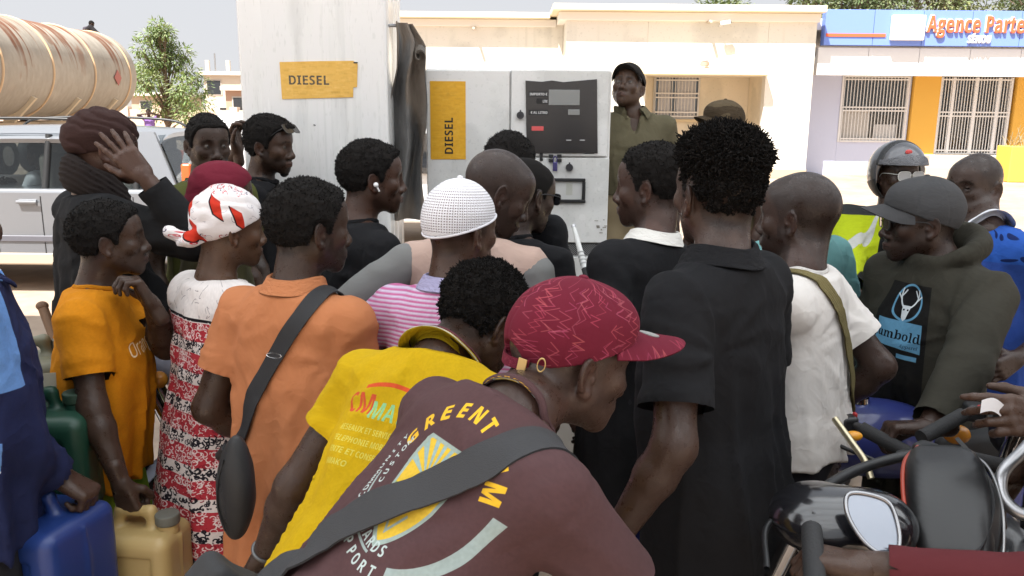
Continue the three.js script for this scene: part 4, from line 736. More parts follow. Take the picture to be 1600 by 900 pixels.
{
  const b = atZ(262, 205, 33); b.y = 0; reseed(4); const cl = [];
  for (let i = 0; i < 34; i++) { const y = 1.35 + 3.4 * Math.pow(i / 33, .85), w = 1.35 * Math.pow(1 - i / 34, .8) + .12; cl.push([V(rr(-w, w), y + rr(-.15, .15), rr(-w, w)), .3 + .34 * (1 - i / 34), .8, .5 + .6 * (1 - i / 34)]); }
  tree('slender young tree with light green feathery crown left of the pillar', b, 4.9, cl, 270, .2, .034, [.2, .27, .07], V(.1, 0, 0), 6);
  const big = (label, px, d, y, w, h, sd, col) => { reseed(sd); const p = atZ(px, 60, d); p.y = 0; const c = []; for (let i = 0; i < 30; i++) { const a = rr(0, 6.28), q = Math.sqrt(rnd()); c.push([V(Math.cos(a) * q * w, y + rr(-.5, .5) * h * (1 - q * .5), Math.sin(a) * q * w), rr(.6, 1.1), .8, 1]); } tree(label, p, y + h * .3, c, 300, .2, .05, col, V(0, 0, 0), sd + 1); };
  big('leafy tree rising behind the left end of the blue sign', 1318, 36, 6.5, 2.2, 3.2, 31, [.13, .17, .05]); big('broad leafy tree rising behind the white logo box', 1440, 37, 6.5, 2.6, 3.2, 41, [.17, .2, .055]);
  big('tree rising behind the far end of the shop lettering', 1640, 36, 6.2, 1.8, 2.6, 51, [.12, .16, .05]); big('tree whose top just shows over the cream roof', 1130, 40, 5.8, 1.0, 1.9, 61, [.13, .17, .05]);
}
// ---------------------------------------------------------------- the crowd
const CURL = (o = {}) => ({ t: .010, rough: .0032, tufts: 7000, tl: .0042, tr: .0017, wild: .9, ...o });
const P = {};
const BK = [.0085, .0085, .0098];
const black = (o = {}) => ({ col: BK, collar: 'crew', ...o });

// man in the maroon cap and printed maroon T-shirt, bent forward
const capTex = canvasTex(1024, 512, (c, w, h) => {
  c.fillStyle = '#5e1828'; c.fillRect(0, 0, w, h); reseed(9); c.lineCap = 'round'; c.lineJoin = 'miter';
  for (let i = 0; i < 260; i++) { let x = rr(0, w), y = rr(0, h); c.strokeStyle = `rgba(${150 + rr(0, 30)},${70 + rr(0, 25)},${85 + rr(0, 25)},${rr(.35, .6)})`; c.lineWidth = rr(2.5, 4.5); c.beginPath(); c.moveTo(x, y); let s = rnd() < .5 ? 1 : -1; const n = 2 + Math.floor(rnd() * 3), dx = rr(16, 38), dy = rr(14, 34); for (let k = 0; k < n; k++) { x += dx * s * rr(.8, 1.3); y += dy * rr(.6, 1.1); s = -s; c.lineTo(x, y); } c.stroke(); }
});
const capMat = cloth([.16, .02, .035], { map: capTex, bump: .0006 });
const brimMat = cloth([.16, .02, .035], { map: rep(capTex, .55, .9), bump: .0006 });
const greenTeam = shirtTex(2048, 1536, .9, '#4b3536', (c) => {
  const arc = (txt, cx, cy, r, a0, a1, font, col, inward = false) => { c.font = font; c.fillStyle = col; c.textAlign = 'center'; c.textBaseline = 'alphabetic'; const n = txt.length; for (let i = 0; i < n; i++) { const a = a0 + (a1 - a0) * i / (n - 1); c.save(); c.translate(cx + Math.sin(a) * r, cy - Math.cos(a) * r); c.rotate(inward ? a + Math.PI : a); c.fillText(txt[i], 0, 0); c.restore(); } };
  const cx = 62, cy = 172;
  c.strokeStyle = '#8d9a97'; c.lineWidth = 20; c.beginPath(); c.arc(cx, cy, 142, -.1, 1.2); c.stroke(); c.lineWidth = 4; c.beginPath(); c.arc(cx, cy, 126, 1.6, 2.9); c.stroke();
  arc('GREENTEAM', cx, cy, 102, -1.25, 1.25, '900 38px sans-serif', '#d6a92c');
  c.save(); c.translate(cx - 4, cy + 4); // the badge: rounded shield with a burst of rays
  c.fillStyle = '#8c9a92'; c.beginPath(); c.moveTo(-58, -62); c.lineTo(58, -62); c.quadraticCurveTo(70, -40, 60, 30); c.quadraticCurveTo(40, 92, 0, 112); c.quadraticCurveTo(-40, 92, -60, 30); c.quadraticCurveTo(-70, -40, -58, -62); c.fill();
  c.fillStyle = '#caa736'; c.beginPath(); c.moveTo(-52, -56); c.lineTo(52, -56); c.quadraticCurveTo(62, -36, 54, 28); c.quadraticCurveTo(36, 84, 0, 102); c.quadraticCurveTo(-36, 84, -54, 28); c.quadraticCurveTo(-62, -36, -52, -56); c.fill(); c.clip();
  c.fillStyle = '#8aa09c'; for (let i = 0; i < 9; i++) { const a = -2.9 + i * .36; c.beginPath(); c.moveTo(0, 0); c.lineTo(Math.cos(a) * 110, Math.sin(a) * 110); c.lineTo(Math.cos(a + .17) * 110, Math.sin(a + .17) * 110); c.fill(); }
  c.fillStyle = '#9aa59f'; c.beginPath(); c.arc(2, 0, 17, 0, 7); c.fill(); c.fillStyle = '#7d8f52'; c.fillRect(-60, 24, 60, 16); c.fillStyle = '#caa736'; c.font = 'bold 60px sans-serif'; c.textAlign = 'center'; c.strokeStyle = '#8c9a92'; c.lineWidth = 5; c.beginPath(); c.moveTo(-22, 52); c.lineTo(0, 86); c.lineTo(22, 52); c.stroke(); c.restore();
  arc('CUSTOM', cx, cy, 104, -1.95, -1.3, 'bold 17px sans-serif', '#a9b6b3'); arc('COMMUNITY', cx, cy, 132, -2.15, -1.35, 'bold 17px sans-serif', '#a9b6b3');
  arc('REWARDS', cx, cy, 122, 3.9, 2.95, 'bold 23px sans-serif', '#a9b6b3', true); arc('SUPPORT', cx, cy, 152, 3.85, 2.95, 'bold 23px sans-serif', '#a9b6b3', true);
}, .06);
P.cap = figure({ label: 'man bent forward in maroon zigzag cap and printed maroon T-shirt with wide strap', head: [893, 560, 1.42], s: 1.02, hy: 66, hp: 13, hr: 0, ty: 56, lean: 46, nb: [812, 640, 1.335], shrugR: -.015, skin: [.058, .037, .031], face: { jaw: 1.04, stubble: .25, nose: 1.02 }, hc: .003, bulk: .98, sc: 1,
  L: { w: [700, 930, 1.75], pole: [.4, -.6, -.6] }, R: { w: V(.45, .75, -1.2), pole: [-.3, -.3, -1] }, shirt: { map: greenTeam, col: [.08, .03, .032], collar: 'crew', cell: .0075, hem: .7, fold: .006, ease: .014, bump: .0016 }, trousers: [.03, .03, .04], footF: .2 });
ballCap(P.cap, { mat: capMat, brimMat, hole: true, fy: .056, by: -.028, len: .112, curve: .012, cell: .003, droop: .0 });
{ const b = new THREE.CylinderGeometry(.021, .021, .0016, 28).scale(1, 1, .75).translate(.0, .0605, .142).applyMatrix4(P.cap.H); partW('brim_sticker', b, mat([.3, .3, .29], .4), P.cap.g); }

// man in the yellow polo shirt, bent forward
const yellowTex = shirtTex(2048, 1536, .9, '#b08f06', (c) => {
  c.save(); c.translate(-18, 150); c.textBaseline = 'middle'; c.textAlign = 'left';
  c.font = 'bold 58px sans-serif'; c.fillStyle = '#b5482c'; c.fillText('CM', -120, 0); c.fillStyle = '#7fae7c'; c.font = 'bold 50px sans-serif'; c.fillText('MATEL', -42, 10);
  c.strokeStyle = '#bd4a26'; c.lineWidth = 9; c.beginPath(); c.moveTo(-70, -34); c.quadraticCurveTo(40, -66, 128, -14); c.lineTo(142, 34); c.stroke();
  c.font = 'bold 17px sans-serif'; c.fillStyle = '#b9ad4a'; ['RESEAUX ET SERVICES', 'TELEPHONIE MOBILE', 'VENTE ET CONSEIL', 'BAMAKO'].forEach((t, i) => c.fillText(t, -112, 52 + i * 24)); c.restore();
}, .05);
P.yellow = figure({ label: 'man with curly hair leaning forward in yellow polo shirt printed on the back', head: [757, 500, 1.82], s: .97, hy: 52, hp: 34, ty: 30, lean: 37, nb: [690, 560, 1.7], skin: [.05, .031, .024], hc: .004, hair: CURL({ t: .012, rough: .005, tufts: 14000, tl: .006, tr: .002 }),
  L: { w: [412, 868, 1.7], reach: .96, pole: [-.2, -.1, -1], curl: .5, hc: .004 }, R: { w: [800, 800, 2.1] }, shirt: { map: yellowTex, col: [.5, .36, .02], collar: 'polo', collarCol: [.4, .29, .008], cell: .009, hem: .78, sleeve: .5, fold: .011 }, trousers: [.02, .02, .03], footF: .15 });
{ // two thin stripes round the collar, and a watch strap
  const st = (v, r, m) => { const pts = []; for (let i = 2; i <= 58; i++) { const a = P.yellow.collarP(i / 60, v), o = a.clone().sub(P.yellow.nb); o.addScaledVector(P.yellow.nAxis, -o.dot(P.yellow.nAxis)).normalize(); pts.push(a.addScaledVector(o, .0008)); } return partW('collar_stripe', tube(pts, r, 90, 6), m, P.yellow.g); };
  st(.52, .0028, cloth([.16, .05, .07])); st(.66, .0018, cloth([.65, .62, .5]));
  const A = P.yellow.arms[0], d = A.W.clone().sub(A.E).normalize(), t = new THREE.TorusGeometry(.029, .0045, 8, 30).applyQuaternion(new THREE.Quaternion().setFromUnitVectors(V(0, 0, 1), d)).translate(A.W.x - d.x * .02, A.W.y - d.y * .02, A.W.z - d.z * .02); partW('bracelet', t, mat([.12, .12, .12], .4, .6), P.yellow.g);
}

// man in the orange polo shirt with a sling bag
P.orange = figure({ label: 'man in orange polo shirt with black sling bag across his back', head: [486, 356, 2.22], s: 1.02, hy: 52, hp: 3, ty: 22, lean: 5, neck: 1.05, skin: [.047, .03, .023], hc: .004, face: { beard: .45 }, hair: CURL({ t: .012, fade: .03 }),
  L: { w: [430, 700, 2.45], pole: [.4, -.9, -.6] }, R: { w: [600, 700, 2.5] }, shirt: { col: [.42, .16, .068], collar: 'polo', cell: .009, hem: .78, sleeve: .62, fold: .012, hang: 1 }, trousers: [.03, .03, .035] });

// woman in the patterned head wrap and dress
const wrapTex = canvasTex(1024, 512, (c, w, h) => {
  c.fillStyle = '#d9d3d2'; c.fillRect(0, 0, w, h); reseed(21);
  const poly = (col, p) => { c.fillStyle = col; c.beginPath(); p.forEach((q, i) => i ? c.lineTo(...q) : c.moveTo(...q)); c.fill(); };
  for (let k = 0; k < 9; k++) { const x = k * 118 + rr(-20, 20), y = rr(60, 300); poly('#b5301f', [[x, y], [x + 70, y + 40], [x + 95, y + 150], [x + 40, y + 110]]); c.strokeStyle = '#1c1519'; c.lineWidth = 7; c.beginPath(); c.moveTo(x, y); c.lineTo(x + 40, y + 110); c.lineTo(x + 95, y + 150); c.stroke(); }
  for (let k = 0; k < 420; k++) { const x = rr(0, w), y = rnd() < .6 ? rr(0, 110) : rr(330, 512); c.strokeStyle = rnd() < .7 ? 'rgba(176,40,48,.9)' : 'rgba(30,24,48,.85)'; c.lineWidth = rr(2, 5); c.beginPath(); c.arc(x, y, rr(4, 16), rr(0, 6), rr(2, 7)); c.stroke(); }
  for (let k = 0; k < 60; k++) { const x = rr(0, w), y = rr(100, 400); c.strokeStyle = 'rgba(60,50,70,.6)'; c.lineWidth = 1.6; c.beginPath(); c.moveTo(x, y); c.quadraticCurveTo(x + rr(-30, 30), y + rr(-30, 30), x + rr(-50, 50), y + rr(-30, 30)); c.stroke(); }
});
const dressTex = shirtTex(1024, 2048, 1.6, '#d3ccc8', (c) => {
  reseed(33); c.strokeStyle = 'rgba(60,54,60,.5)'; c.lineWidth = 2; for (let i = 0; i < 90; i++) { const x = rr(-520, 520), y = rr(-80, 110); c.beginPath(); c.moveTo(x, y); c.quadraticCurveTo(x + rr(-20, 20), y + rr(-20, 20), x + rr(-30, 30), y + rr(-20, 20)); c.stroke(); }
  c.fillStyle = '#171418'; c.fillRect(-560, 112, 1120, 9);
  for (let b = 0; b < 15; b++) { const y0 = 124 + b * 96; c.fillStyle = '#a6303a'; c.fillRect(-560, y0, 1120, 58); c.fillStyle = '#cfc6c2'; c.fillRect(-560, y0 + 58, 1120, 36);
    for (let i = 0; i < 620; i++) { const x = rr(-560, 560), y = y0 + rr(0, 58); c.strokeStyle = rnd() < .75 ? '#d6cbc8' : '#7d1d2a'; c.lineWidth = rr(1.8, 3.6); c.beginPath(); c.arc(x, y, rr(3, 9), rr(0, 6), rr(1, 6)); c.stroke(); }
    for (let i = 0; i < 420; i++) { const x = rr(-560, 560), y = y0 + 58 + rr(0, 36); c.strokeStyle = '#1b1820'; c.lineWidth = rr(2.5, 5); c.beginPath(); c.arc(x, y, rr(2, 8), rr(0, 6), rr(1, 5)); c.stroke(); } }
});
P.wrap = figure({ label: 'woman in white and red head wrap and red patterned dress', head: [360, 358, 2.48], s: .94, hy: 55, hp: 4, ty: 42, lean: 2, skin: [.085, .05, .033], face: { jaw: .93 }, hc: .005, L: { w: [400, 640, 2.75], pole: [.6, -.6, -.6] }, R: { w: [420, 650, 2.6] }, sw: .155,
  shirt: { map: dressTex, col: [.6, .5, .5], dress: true, hem: 1.34, vr: 1.6, sleeve: 1.0, neckR: .078, ease: .02, fold: .012, cell: .012, hang: 1.02, bag: .02 }, trousers: [.05, .02, .02] });
headWrap(P.wrap, { mat: cloth([.5, .4, .4], { map: wrapTex, bump: .001 }), a: [.094, .105, .112], cy: .036, by: -.055, fy: .055, dir: [.5, .8, .25], freq: 20, amp: .006, blobs: [[.03, -.035, -.135, .03, .026, .024], [-.02, -.03, -.13, .026], [.055, -.015, -.165, .03, .02, .022], [.02, -.075, -.12, .018, .03, .016]] });

// boy in the orange T-shirt
const boyTex = shirtTex(1024, 1024, .9, '#bb760f', (c) => { c.fillStyle = '#e8d2b0'; c.font = '62px sans-serif'; c.textAlign = 'left'; c.fillText('Orange', -118, 205); }, .05);
P.boy = figure({ label: 'boy in orange T-shirt and lime trousers holding a yellow can, hand at his chin', head: [172, 374, 2.46], s: .93, hy: 66, hp: -2, ty: 80, lean: 4, skin: [.05, .032, .025], face: { jaw: .95 }, hc: .0045, hair: CURL({ t: .009, fade: .02 }), sw: .16,
  al: .94, R: { w: [203, 815, 2.3], reach: .95, pole: [-.1, -.2, -1], curl: 1.25, thumb: .9, D: V(.25, -1, 0), N: V(.2, .1, -1), hc: .004 }, L: { w: [238, 476, 2.42], pole: [.2, -1, .5], D: V(-.45, .9, .1), N: V(-.8, -.2, .5), curl: [.9, 1.0, 1.05, 1.1], hc: .004 },
  shirt: { map: boyTex, col: [.5, .2, .02], collar: 'crew', front: true, hem: .63, sleeve: .64, cell: .009, fold: .010, ease: .02, hang: 1.05, bag: .015 }, trousers: [.22, .36, .03] });

// man in the dark turban, hand on his head
P.turban = figure({ label: 'man in brown turban and black jacket with one hand on his head', head: [166, 232, 2.85], s: 1.0, hy: 60, hp: 2, ty: 48, lean: 3, skin: [.075, .042, .032], hc: .005, R: { w: [226, 276, 2.66], pole: [-.3, -1, .7], D: V(-.62, .8, .05), N: V(-.25, -.15, -1), curl: [.12, .1, .14, .2], spread: .22, thumb: .0, hc: .0035 }, L: { w: [330, 560, 3.0] },
  shirt: { col: [.011, .011, .012], hem: .8, sleeve: 1.86, sw: 1.15, ease: .022, fold: .013, cell: .011 }, armR: 1 });
headWrap(P.turban, { mat: cloth([.036, .018, .016], { bump: .002 }), name: 'turban', a: [.094, .095, .112], cy: .042, by: -.03, fy: .03, dir: [.35, .8, .45], freq: 30, amp: .009, blobs: [[0, .03, -.09, .05], [.03, .06, .06, .04]] });
{ const q = P.turban, ring = [[.01, .066, .03], [-.015, .082, .02], [.025, .07, -.01]].map(([h, r, k]) => ({ h, r, k })); const e2 = q.nAxis.clone().cross(q.tb.f);
  const f = (x, y, z) => { const p = V(x, y, z).sub(q.nb), h = p.dot(q.nAxis), a = p.dot(q.tb.f) - .015, b = p.dot(e2), r = Math.hypot(a, b), w = noise(x * 15, y * 15, z * 15); let d = 1; for (const k of ring) d = smin(d, Math.hypot(r - k.r, (h - k.h - .02 + a * .3 + w * .02) * .8) - .028, .02); const ph = (h + a * .4 + w * .012) * 55, sw = Math.abs(ph - Math.floor(ph) - .5); return d - .014 * (sw - .2); };
  const b = boxOf([q.nb], .2); partW('scarf', mesher(f, b.min, b.max, .006), cloth([.017, .0125, .0115], { key: 'scarf' }), q.g); }

// young man in the green shirt, looking over
P.green = figure({ label: 'young man with short hair in olive shirt beside the pillar, looking sideways', head: [326, 226, 3.3], s: .98, hy: 143, ty: 128, hp: 4, skin: [.04, .026, .021], eyes: true, gaze: [.35, .05, 1], face: { open: .72 }, hc: .005, hair: CURL({ t: .007, fade: .008, tufts: 4000, tl: .003 }), shirt: { col: [.07, .075, .02], collar: 'crew', cell: .013, neckR: .075 } });

// man with sunglasses pushed up on his head
P.shades = figure({ label: 'bearded man in black with sunglasses pushed up on his hair', head: [423, 228, 3.7], s: 1.0, hy: 102, ty: 85, hp: 4, skin: [.055, .033, .025], face: { beard: .6, nose: 1.05 }, eyes: true, hc: .0045, hair: CURL({ t: .013, top: .008 }), L: { w: [371, 236, 3.84], pole: [.6, -.3, -1], D: V(-.1, 1, 0), N: V(.9, .1, .3), curl: .7 }, shirt: black({ sleeve: .3, neckR: .08, cell: .012 }) });
glasses(P.shades, { y: .086, z: .1, tilt: -.7, w: .032, h: .023, sq: 5, lens: mat([.015, .015, .014], .3) });
{ const f = (x, y, z) => ell(x, y + .112, z - .068, .022, .022, .018) - .002 * noise(x * 150, y * 150, z * 150); const g = mesher(f, V(-.04, -.15, .03), V(.04, -.07, .1), .004); g.applyMatrix4(P.shades.H); partW('beard', g, hairMat, P.shades.g); }

// woman in the maroon head wrap
P.maroonWrap = figure({ label: 'woman in plain maroon head wrap, mostly hidden behind the patterned head wrap', head: [352, 304, 3.0], s: .95, hy: 62, ty: 50, skin: [.06, .036, .027], hc: .006, sw: .15, shirt: { col: [.05, .045, .02], dress: true, hem: 1.3, sleeve: 1, cell: .016 } });
headWrap(P.maroonWrap, { mat: cloth([.13, .012, .025], { bump: .001 }), a: [.092, .1, .12], cy: .03, by: -.09, fy: .06, freq: 14, amp: .003, blobs: [[0, -.02, -.1, .05]] });

// man with the white earbud
P.earbud = figure({ label: 'man in black with white earbud, in profile beside the hanging grey sheet', head: [583, 278, 2.85], s: 1.0, hy: 72, ty: 52, hp: 2, skin: [.06, .034, .026], hc: .0042, hair: CURL({ t: .012, fade: .025 }), face: { beard: .3 }, shirt: black({ cell: .011 }) });
{ const e = merge([new THREE.SphereGeometry(.0085, 14, 10), rod(V(0, 0, 0), V(.004, -.022, .012), .0035, .003)]); e.translate(-.0885, -.016, -.004).applyMatrix4(P.earbud.H); partW('earbud', e, mat([.8, .8, .8], .25), P.earbud.g); }

// man in the white crocheted cap
const stripeTex = shirtTex(1024, 1024, .9, '#b9a3bb', (c) => { for (let y = -90; y < 800; y += 12) { c.fillStyle = '#b8648f'; c.fillRect(-560, y, 1120, 5); c.fillStyle = '#cbbfd2'; c.fillRect(-560, y + 7, 1120, 2); } });
P.kufi = figure({ label: 'man in white crocheted cap and pink striped polo shirt', head: [722, 360, 2.22], s: .96, hy: 46, hp: 3, ty: 18, lean: 7, skin: [.062, .036, .027], hc: .0042, face: { stubble: .35 }, L: { w: [560, 700, 2.2] }, R: { w: [850, 700, 2.4], pole: [-.7, -.4, -.6] }, shirt: { map: stripeTex, col: [.4, .3, .4], collar: 'polo', collarCol: [.3, .28, .42], cell: .011, hem: .72, fold: .010 } });
{
  const dots = canvasTex(1024, 512, (c, w, h) => { c.fillStyle = '#d9d8dc'; c.fillRect(0, 0, w, h); for (let j = 0; j < 22; j++) for (let i = 0; i < 96; i++) { if (j < 3) continue; const y = h - (j + .5) * (h / 24) + (i % 16 - 8) * 0; c.fillStyle = 'rgba(92,80,82,.9)'; c.beginPath(); c.ellipse((i + .5) * w / 96, y, j > 18 ? 1.6 : 2.9, 5.4, 0, 0, 7); c.fill(); } });
  const hgt = dataTex(256, (u, v) => .5 + .3 * Math.sin(u * Math.PI * 2 * 48) * Math.sin(v * Math.PI * 2 * 24)), m = new THREE.MeshPhysicalMaterial({ map: dots, roughness: .95, bumpMap: hgt, bumpScale: .002, sheen: .3 });
  const f = (x, y, z) => Math.max(ell(x, y - .032, z + .014, .089, .112, .114) - .0012 * noise(x * 40, y * 40, z * 40), lerp(-.012, .05, (z + .12) / .22) - y);
  hat(P.kufi, 'crocheted_cap', f, V(-.11, -.03, -.14), V(.11, .16, .13), .004, m, around(-.02, .15), (x, y, z) => y > lerp(-.012, .05, (z + .12) / .22) + .0012);
  const ring = tube(Array.from({ length: 40 }, (_, i) => { const a = i / 40 * 2 * Math.PI, z = -.014 + Math.cos(a) * .1135; const y = lerp(-.012, .05, (z + .12) / .22), q = Math.sqrt(Math.max(.1, 1 - ((y - .032) / .112) ** 2)); return V(Math.sin(a) * .089 * q, y, -.014 + Math.cos(a) * .114 * q); }), .0035, 80, 6, true).applyMatrix4(P.kufi.H); partW('cap_band', ring, mat([.66, .65, .68], .95), P.kufi.g);
  partW('cap_tip', new THREE.SphereGeometry(.009, 12, 8).scale(1, .8, 1).translate(0, .145, -.014).applyMatrix4(P.kufi.H), mat([.66, .65, .68], .95), P.kufi.g);
}

// bald man in the beige shirt with grey sleeves
P.bald = figure({ label: 'bald man in beige shirt with grey sleeves, head bent before the dispenser', head: [779, 300, 2.5], s: 1.02, hy: 74, hp: 26, ty: 8, lean: 6, nb: [735, 372, 2.46], skin: [.046, .03, .026], face: { stubble: .3, beard: .35 }, hc: .0045, L: { w: [572, 625, 2.42], pole: [.7, -.5, -.5] }, R: { w: [880, 560, 2.7] }, shirt: { col: [.42, .3, .25], collar: 'crew', cell: .011, ease: .02, noSleeves: true } });
{ for (const A of P.bald.arms) { const w = A.sh.clone().lerp(A.E, .1); const f = (x, y, z) => smin(cap(x, y, z, w.x, w.y, w.z, A.E.x, A.E.y, A.E.z, .068, .058), cap(x, y, z, A.E.x, A.E.y, A.E.z, A.W.x, A.W.y, A.W.z, .056, .045), .02) - .005 * (1 - Math.abs(noise(x * 13, y * 13, z * 13)) * 2); const b = boxOf([w, A.E, A.W], .1); partW('sleeve', mesher(f, b.min, b.max, .011), cloth([.17, .17, .165]), P.bald.g); } }

// two men nearer the dispenser
P.glasses = figure({ label: 'man in black with shaved sides and glasses, bent toward the dispenser', head: [823, 305, 2.8], s: 1, hy: 52, hp: 12, ty: 30, lean: 8, skin: [.045, .03, .026], face: { stubble: .5 }, hc: .005, hair: { t: .003, rough: .001, fade: .05 }, shirt: black({ cell: .014 }) });
glasses(P.glasses, { z: .106 });
P.behind = figure({ label: 'man with short black hair hidden behind the bald head', head: [797, 262, 3.0], s: 1, hy: 25, ty: 15, hp: 8, skin: [.05, .03, .024], hc: .006, hair: CURL({ t: .011, tufts: 4000 }), shirt: black({ cell: .016 }) });

// man with the white collar
P.whiteCollar = figure({ label: 'man in black shirt with white collar, facing left before the dispenser', head: [1016, 292, 2.48], s: 1, hy: -64, hp: 2, ty: -38, lean: 3, side: 9, nb: [1022, 374, 2.46], skin: [.062, .037, .031], face: { stubble: .45, beard: .4 }, hc: .0042, hair: CURL({ t: .008, top: .006, fade: .055, line: .0, tufts: 5000 }), R: { w: [1100, 620, 2.6] }, L: { w: [912, 640, 2.45] }, shirt: { col: BK, collar: 'polo', hem: .8, collarCol: [.62, .6, .56], cell: .011 } });

// man with the tall spiky hair
P.spiky = figure({ label: 'man with tall spiky hair in black polo shirt', head: [1120, 302, 1.84], s: 1.02, hy: -22, hp: -1, ty: -46, lean: 2, nb: [1128, 402, 1.81], skin: [.056, .036, .03], face: { stubble: .55 }, hc: .0035, sw: .168,
  hair: { t: .003, top: .017, fade: .08, rough: .006, tufts: 10000, tl: .017, tr: .0025, wild: 1, segs: 4, from: .03, lenAt: (b) => .25 + .95 * sstep(.02, .1, b.y) }, L: { w: [955, 850, 1.7], reach: .9, pole: [.5, -.9, -.7], curl: .6 }, R: { w: [1150, 800, 2.3] },
  shirt: { col: [.0085, .0085, .0098], collar: 'polo', cell: .0085, hem: .82, sleeve: .74, sw: 1.1, ease: .018, fold: .010, hang: 1.03, ch: .034 }, trousers: [.015, .015, .02] });

// man in the white T-shirt with an olive strap
P.white = figure({ label: 'man in white T-shirt with olive strap across his back', head: [1246, 338, 2.25], s: 1.0, hy: -52, hp: 3, ty: -55, lean: 3, sw: .16, nb: [1252, 420, 2.22], skin: [.05, .033, .029], face: { stubble: .5, beard: .45 }, hc: .0042, R: { w: [1285, 650, 2.5], pole: [-.2, -1, -.6], curl: .7 }, L: { w: [1150, 640, 2.9] },
  shirt: { col: [.6, .57, .54], collar: 'crew', cell: .009, hem: .5, sleeve: .66, sw: 1.0, fold: .008, ease: .02, hang: 1.04 }, trousers: [.012, .012, .016] });
P.teal = figure({ label: 'person in teal shirt with dark shoulder trim behind the white T-shirt', head: [1248, 330, 2.8], s: .98, hy: -50, ty: -30, nb: [1250, 366, 2.75], skin: [.05, .03, .024], hc: .006, hair: CURL({ tufts: 2000 }), shirt: { col: [.12, .27, .27], collar: 'polo', cell: .013 } });

// officer in the brown cap behind the spiky hair
P.brownCap = figure({ label: 'person in brown camouflage cap behind the spiky hair', head: [1128, 197, 4.4], s: 1, hy: -105, ty: -120, skin: [.05, .03, .024], hc: .006, shirt: { col: [.16, .13, .075], collar: 'polo', cell: .016 } });
const camoTex = dataTex(256, (u, v) => { const a = tfbm(u, v, 5, 3, 2), b = tfbm(u, v, 7, 3, 7); return a > .1 ? [.43, .36, .26] : b > .08 ? [.3, .25, .17] : [.55, .48, .37]; }, { srgb: true });
const darkCamo = dataTex(128, (u, v) => { const a = tfbm(u, v, 6, 3, 2); return a > .08 ? [.33, .29, .22] : [.24, .2, .15]; }, { srgb: true });
ballCap(P.brownCap, { mat: cloth([.1, .08, .05], { map: darkCamo }), len: .06 });

// motorcyclist with helmet
const hiTex = shirtTex(1024, 1024, .9, '#9dab17', (c) => { c.fillStyle = '#2b2d2c'; c.fillRect(-560, -90, 1120, 108); c.fillStyle = '#a9aaa5'; c.fillRect(-560, 280, 1120, 40); for (const q of [-1, 1]) { c.fillRect(q * 95 - 13, -90, 26, 400); } c.fillStyle = '#101011'; c.fillRect(-48, -90, 96, 890); });
P.rider = figure({ label: 'motorcyclist in open helmet, goggles and yellow high visibility jacket', head: [1402, 274, 3.85], s: 1, hy: 172, ty: -162, lean: 2, nb: [1392, 328, 3.88], skin: [.045, .028, .022], hc: .005, eyes: true, bulk: 1.12, shirt: { map: hiTex, col: [.3, .36, .02], front: true, sleeve: 1.8, ease: .035, sw: 1.2, cell: .011, fold: .012, hem: .74, neckR: .07 }, R: { w: [1330, 480, 3.5] }, L: { w: [1450, 500, 3.5] } });
{
  const sh = (x, y, z) => { let d = ell(x, y - .018, z + .008, .125, .142, .142); d = smax(d, -(ell(x, y + .03, z - .03, .108, .145, .12)), .006); d = Math.max(d, -.1 - y); d = smax(d, -Math.max(y - .052, .02 - z), .006); return d; };
  hat(P.rider, 'helmet', sh, V(-.15, -.13, -.17), V(.15, .18, .16), .0045, paint([.07, .07, .078], { metalness: .4, roughness: .3, clearcoat: 1 }));
  const band = (x, y, z) => { let d = ell(x, y - .018, z + .008, .1275, .1445, .1445); d = smax(d, -ell(x, y - .018, z + .008, .121, .138, .138), .002); d = Math.max(d, -.1 - y); d = Math.max(d, Math.min(y + .015 - z * .25, Math.abs(z - .028 + (y - .05) * .1) - .018)); return smax(d, -Math.max(y - .05, .018 - z), .003); };
  hat(P.rider, 'helmet_trim', band, V(-.15, -.13, -.17), V(.15, .18, .16), .0045, M.black);
  const pk = (x, y, z) => { let d = ell(x, y - .018, z + .008, .13, .147, .149); d = Math.max(d, -ell(x, y - .018, z + .008, .126, .143, .145)); const ph = y - .056 - .35 * Math.max(0, .05 - Math.abs(x)) ; return Math.max(d, .05 - y, y - .1 + x * x * 2, .03 - z); };
  hat(P.rider, 'visor', pk, V(-.15, 0, -.0), V(.15, .18, .18), .0035, paint([.06, .06, .07]));
  glasses(P.rider, { y: .004, z: .112, w: .029, h: .021, mat: mat([.5, .5, .48], .35), lens: mat([.28, .29, .3], .2) });
  partW('helmet_mark', new THREE.SphereGeometry(.012, 14, 10).scale(1.5, .9, .35).translate(-.02, .112, .1).applyMatrix4(P.rider.H), mat([.5, .05, .05], .4), P.rider.g);
}

